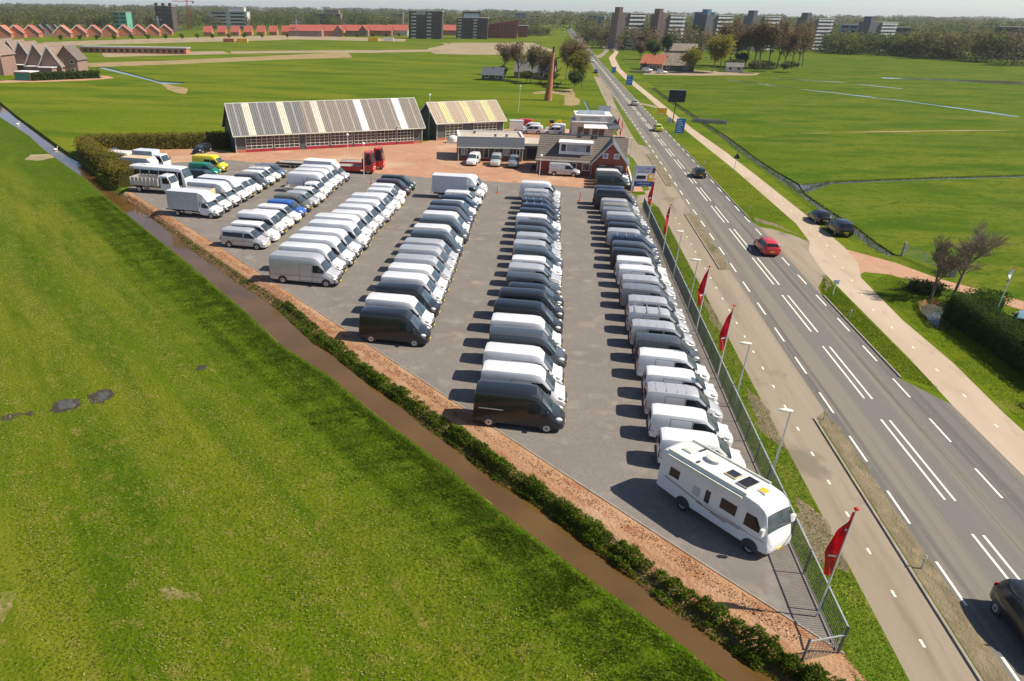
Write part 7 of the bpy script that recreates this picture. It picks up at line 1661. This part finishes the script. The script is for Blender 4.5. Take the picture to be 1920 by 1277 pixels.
# pale slab flats on the right, dark stair tower and balcony fronts
FL = [((52.25, 590.31), 20, 22.8, "tower_brown", "flat block with dark stair tower closest to the main road"), ((78.76, 586.92), 20, 22.1, "tower_brown", "flat block with brown stair tower, second from the main road"), ((112.99, 603.31), 20, 22.2, "tower_grey", "flat block with blue-topped neighbour, third from the main road"), ((147.64, 619.90), 21, 21.9, "tower_grey", "flat block rising above the russet poplars"), ((192.31, 649.78), 22, 21.0, "tower_grey", "flat block standing at the end of the russet poplars"), ((234.07, 644.60), 22, 19.2, "tower_grey", "flat block farthest from the road with leaning balcony front")]
for i, (p, w, h, dm, lab) in enumerate(FL):
    t = thing("flat_block", lab, "apartment block", (p[0], p[1], 0), R(20), "pale flat blocks behind the woods")
    put("stair_tower", box_mesh(-w / 2, -w / 2 + w * .40, -.5, 11, 0, h, dm, "stair_tower"), t)
    put("lift_tower", box_mesh(-w / 2 + .5, -w / 2 + w * .16, .5, 8, h, h + 3.4, "facade_blue" if i == 2 else dm, "lift_tower"), t)
    put("wall", box_mesh(-w / 2 + w * .40, w / 2, 0, 11, 0, h - .6, "tower_grey", "wall"), t)
    put("roof_edge", box_mesh(-w / 2 + w * .40, w / 2 + .3, -1.5, 11.2, h - .6, h, "concrete_pale", "roof_edge"), t)
    n = 9
    for f in range(n):
        z = h * f / n
        put("balcony_row", mesh_of(lambda b: [b.box(x, x + w * .13, -1.4, -.05, z + .15, z + 1.25) for x in (-w / 2 + w * .42 + w * .145 * k for k in range(4))], "balcony_row", "trim_white"), t)
for i, (p, w, h, m_, lab) in enumerate((((-378.49, 750.30), 17, 22.4, "brick_dark", "dark castellated tower above the woods behind the gabled houses"), ((-412.14, 725.55), 14, 16.9, "facade_teal", "green clad building among the trees behind the gabled houses"), ((-365.48, 880.03), 44, 17.8, "concrete_pale", "pale long office building above the woods near the tower crane"), ((-292.23, 1034.37), 34, 16.1, "tower_brown", "tan stepped building above the woods behind the terraces"), ((-225.60, 1169.46), 16, 16.6, "tower_brown", "small tan block beside the dark tower"), ((-48.79, 1172.53), 16, 19.5, "facade_blue", "blue office block behind the slanting block"), ((-28.91, 1189.12), 16, 17.0, "facade_yellow", "ochre office block beside the blue one"), ((53.62, 1221.78), 12, 18.0, "tower_grey", "grey block above the far end of the road"), ((68.29, 1270.20), 10, 16.5, "facade_blue", "small bluish block right of the far end of the road"), ((104.89, 615.95), 14, 23.4, "facade_blue", "blue slab behind the third flat block"), ((236.12, 718.22), 12, 16.0, "facade_blue", "low bluish tower between the last two flat blocks"), ((266.93, 694.87), 12, 15.0, "tower_grey", "dark low block behind the last flat block"), ((280.05, 556.65), 20, 17.7, "tower_brown", "dark block above the trees at the picture edge"))):
    h = float(h)
    t = tower("distant_building", lab, p, w, 12, h, R(4 if p[0] < 60 else -12), max(3, int(h / 3.2)), m_, bays=((.06, .44, "window_glass"), (.56, .94, "window_glass")), topm="concrete_grey")
    if i == 0:
        for x in (-7, 0, 7): put("turret", box_mesh(x - 1.2, x + 1.2, 0, 3, h + .5, h + 3.0, "brick_dark", "turret"), t)
    if i in (2, 3): put("upper_storey", box_mesh(-w * .1 if i == 3 else 0, w * .42, 2, 10, h + .5, h + 4.5, m_, "upper_storey"), t)
# crane, pylons and water tower on the skyline
CR = thing("tower_crane", "pale tower crane with long jib above the woods", "crane", (-400.36, 851.59) + (0,), R(8))
hc = 27.3
put("mast", mesh_of(lambda b: [b.tube((x, y, 0), (x, y, hc + 2), .16, n=4) for x in (-.6, .6) for y in (-.6, .6)] + [b.tube((-.6, -.6, k * 2), (.6, -.6, k * 2 + 2), .1, n=4) for k in range(int(hc / 2))], "mast", "flag_orange"), CR)
put("jib", mesh_of(lambda b: (b.box(-16, 8, -.3, .3, hc, hc + .5), b.tube((0, 0, hc + 4), (-14, 0, hc + .5), .12, n=4), b.tube((0, 0, hc + 4), (7, 0, hc + .5), .12, n=4), b.tube((0, 0, hc), (0, 0, hc + 4), .2, n=4)), "jib", "flag_orange"), CR); put("counterweight", box_mesh(6, 8, -.8, .8, hc - 1.8, hc, "concrete_grey", "counterweight"), CR)
for i, (p, h) in enumerate((((-229.19, 707.36), 14.2), ((-342.25, 665.65), 15.0))):
    t = thing("pylon", "thin lattice pylon standing %s" % ("beside the red-roofed terraces" if i == 0 else "in front of the castellated tower"), "pylon", p + (0,))
    put("lattice", mesh_of(lambda b: [b.tube((s * 1.6, r_ * 1.6, 0), (s * .2, r_ * .2, h), .14, n=4) for s in (-1, 1) for r_ in (-1, 1)] + [b.tube((-1.6 * (1 - k / 8), -1.6 * (1 - k / 8), h * k / 8), (1.6 * (1 - (k + 1) / 8), -1.6 * (1 - (k + 1) / 8), h * (k + 1) / 8), .1, n=4) for k in range(7)], "lattice", "galvanised"), t)
    put("cross_arm", box_mesh(-4, 4, -.15, .15, h * .8, h * .83, "galvanised", "cross_arm"), t)
# farm
house("farmhouse", "small farmhouse with bright orange tiled roof beside the cycle path", (46.45, 379.26), 10, 8, 2.8, 6.2, R(-24), "brick_brown", "tile_orange", None, "x", 3, chim=True)
t = house("thatched_barn", "big grey thatched barn with green gable behind the golden willow", (56.60, 379.65), 15, 11, 2.4, 6.9, R(-10), "clad_green", "thatch", None, "x", 2, cat="barn")
t = house("grey_barn", "long grey-roofed barn behind the thatched one", (77.71, 516.63), 18, 11, 2.8, 6.4, R(-10), "brick_brown", "thatch", None, "x", 2, cat="barn")
house("farm_shed", "low grey shed at the meadow side of the willow", (81.17, 378.78), 7, 5, 2.2, 3.6, R(-6), "concrete_pale", "roof_sheet_dark", None, "x", 2, cat="shed")
house("meadow_shed", "dark-roofed shed at the edge of the cottage clump", (-20.76, 299.67), 7.5, 6, 1.9, 4.2, R(-8), "clad_green", "tile_dark", None, "x", 2, cat="shed")
house("meadow_cottage", "grey-roofed cottage half hidden by bare trees", (-5.61, 315.08), 15, 9, 2.3, 6.4, R(-8), "brick_brown", "roof_sheet_dark", None, "x", 5, cat="cottage")
for i, (p, c, lab) in enumerate((((42.40, 367.64), "silver", "pale car parked in front of the orange-roofed farmhouse"), ((47.26, 356.77), "silver", "grey car parked under the thatched barn's eaves"))): car("estate", c, p[0], p[1], 10, lab, z=.01)
tag(put("footbridge", mesh_of(lambda b: (b.box(-3, 5, -1.2, 1.2, .02, .16), b.box(-3, 5, -1.2, -1.12, .16, .7), b.box(-3, 5, 1.12, 1.2, .16, .7)), "footbridge", "timber_grey"), None, (38.0, 196.5, 0), R(-14)), "grey plank footbridge over the roadside ditch behind the matrix sign", "bridge")
tag(put("footbridge", mesh_of(lambda b: (b.box(-3, 6, -1.4, 1.4, .02, .16), b.box(-3, 6, -1.4, -1.32, .16, .7)), "footbridge", "timber_grey"), None, (37.02, 359.21) + (0,), R(-10)), "pale bridge leading to the farmhouse over the roadside ditch", "bridge")
# site containers and machines on the new estate
for i, (p, m_, lab) in enumerate((((-142.35, 636.30), "sign_yellow", "yellow skip on the bare ground of the new estate"), ((-130.96, 642.78), "print_white", "white site container near the dark tower"), ((-225.91, 566.98), "sign_yellow", "small yellow digger body on the estate ground"), ((-234.40, 562.26), "tile_orange", "orange stack of materials on the estate ground"))):
    tag(put("container", mesh_of(lambda b: (b.box(-4, 4, -1.2, 1.2, 0, 2.3), b.box(-3.8, 3.8, -1.28, -1.2, .3, 2.0), b.box(-4.05, 4.05, -1.25, 1.25, 2.3, 2.4)), "container", m_), None, p + (0,), R(5)), lab, "container")
# birds on the ditch
for i, (p, lab) in enumerate((((-115.33, 152.80), "white bird swimming in the upper ditch, farther one"), ((-88.29, 125.77), "white bird swimming in the upper ditch, nearer one"))):
    t = thing("swan", lab, "bird", (p[0], p[1], -.5), R(40)); put("body", mesh_of(lambda b: (b.ball((0, 0, .14), .42, .2, .2, 8, 6), b.tube((.32, 0, .2), (.44, 0, .62), .06, .05), b.ball((.5, 0, .64), .12, .06, .06)), "body", "bird_white", 60), t)

# ------------------------------------------------------------------ far woods that read as masses
def wood(name, a, b_, depth, n, h, rad, mats, per=260, ls=.75, trunk=True):
    a = np.array(a); b_ = np.array(b_); d = b_ - a; nr = np.array([-d[1], d[0]]) / np.hypot(*d)
    if nr[1] < 0: nr = -nr
    tr, mi = [], []
    for k in range(n):
        t = NP.uniform(); p = a + d * t + nr * NP.uniform(0, 1) ** 1.2 * depth
        hh = h * NP.uniform(.75, 1.12); r_ = rad * NP.uniform(.8, 1.25); m_ = NP.integers(0, len(mats))
        nc = 9; cc = NP.normal(size=(nc, 3)); cc /= np.linalg.norm(cc, axis=1)[:, None]
        cc = cc * NP.uniform(.35, 1.0, (nc, 1)) * np.array([r_ * .8, r_ * .8, hh * .34]) + np.array([p[0], p[1], hh * .58])
        idx = NP.integers(0, nc, per)
        c = cc[idx] + NP.normal(size=(per, 3)) * np.array([r_ * .26, r_ * .26, hh * .10])
        c[:, 2] = np.clip(c[:, 2], .2, None)
        low = NP.uniform(size=per) < .16
        c[low] = np.stack([p[0] + NP.normal(0, r_ * .6, low.sum()), p[1] + NP.normal(0, r_ * .6, low.sum()), NP.uniform(.2, hh * .4, low.sum())], 1)
        tr.append(leaf_tris(c, ls, .45)); mi.append(np.where(NP.uniform(size=per) < .2, NP.integers(0, len(mats), per), m_))
    return stuff(soup(name, np.concatenate(tr), mats, np.concatenate(mi)))
WM = ["leaf_olive", "leaf_green", "leaf_olive", "leaf_grey", "leaf_green", "leaf_dark"]
wood("treeline", (-511.10, 652.78), (-370.57, 756.12), 120, 110, 16.5, 6.5, WM)
wood("treeline", (-390.50, 784.99), (-172.24, 978.94), 150, 120, 17, 6.5, WM)
wood("treeline", (-146.39, 1028.07), (7.70, 1089.56), 200, 70, 15, 6.5, WM)
wood("treeline", (-30.92, 834.69), (-1.55, 853.54), 60, 16, 9, 5, ["leaf_olive", "leaf_grey", "leaf_green"])
wood("woodland", (40.81, 782.01), (95.75, 687.57), 260, 60, 15, 6.5, ["leaf_olive", "leaf_brown", "leaf_olive", "leaf_green"])
wood("woodland", (45.60, 555.88), (109.62, 571.13), 150, 90, 15.5, 6.5, ["leaf_olive", "leaf_brown", "leaf_grey", "leaf_olive", "leaf_green"], 300)
wood("woodland", (182.62, 583.24), (233.67, 572.71), 60, 60, 12.5, 6, ["leaf_green", "leaf_olive", "leaf_dark", "leaf_spring"], 300)
wood("woodland", (214.68, 564.42), (254.12, 469.63), 90, 70, 17.5, 6.5, ["leaf_olive", "leaf_brown", "leaf_green", "leaf_olive", "leaf_grey"], 320)
wood("woodland", (223.16, 561.89), (245.43, 542.13), 6, 10, 6, 4.5, ["leaf_dark", "leaf_green"])
for y_, h_, r_, n_, sz, sp in ((980, 17, 11, 230, 1.6, 900), (1250, 18, 13, 230, 2.0, 1150), (1600, 19, 16, 230, 2.6, 1450), (2200, 20, 20, 230, 3.4, 2000), (3200, 22, 30, 220, 5.0, 2900), (4800, 24, 45, 220, 7.0, 4300)):
    wood("far_treeline", (-sp, y_), (sp, y_), y_ * .12, n_, h_, r_, ["leaf_olive", "leaf_green", "leaf_green", "leaf_olive"], 110, sz)
wood("shrub_belt", (58.66, 1020.45), (103.28, 818.89), 30, 30, 7, 5, ["leaf_olive", "leaf_green", "leaf_grey"])

# ------------------------------------------------------------------ air: thin spring haze round the whole scene
hz = bpy.data.materials.new("haze"); hz.use_nodes = True
n = hz.node_tree; n.nodes.clear()
vo = n.nodes.new("ShaderNodeVolumePrincipled"); vo.inputs["Color"].default_value = (0.93, 0.94, 1.0, 1); vo.inputs["Density"].default_value = 0.00008; vo.inputs["Anisotropy"].default_value = 0.25
mo = n.nodes.new("ShaderNodeOutputMaterial"); n.links.new(vo.outputs[0], mo.inputs["Volume"]); M["haze"] = hz
stuff(box_mesh and put("haze", box_mesh(-7100, 7100, -420, 9100, -1.2, 60, "haze", "haze")))
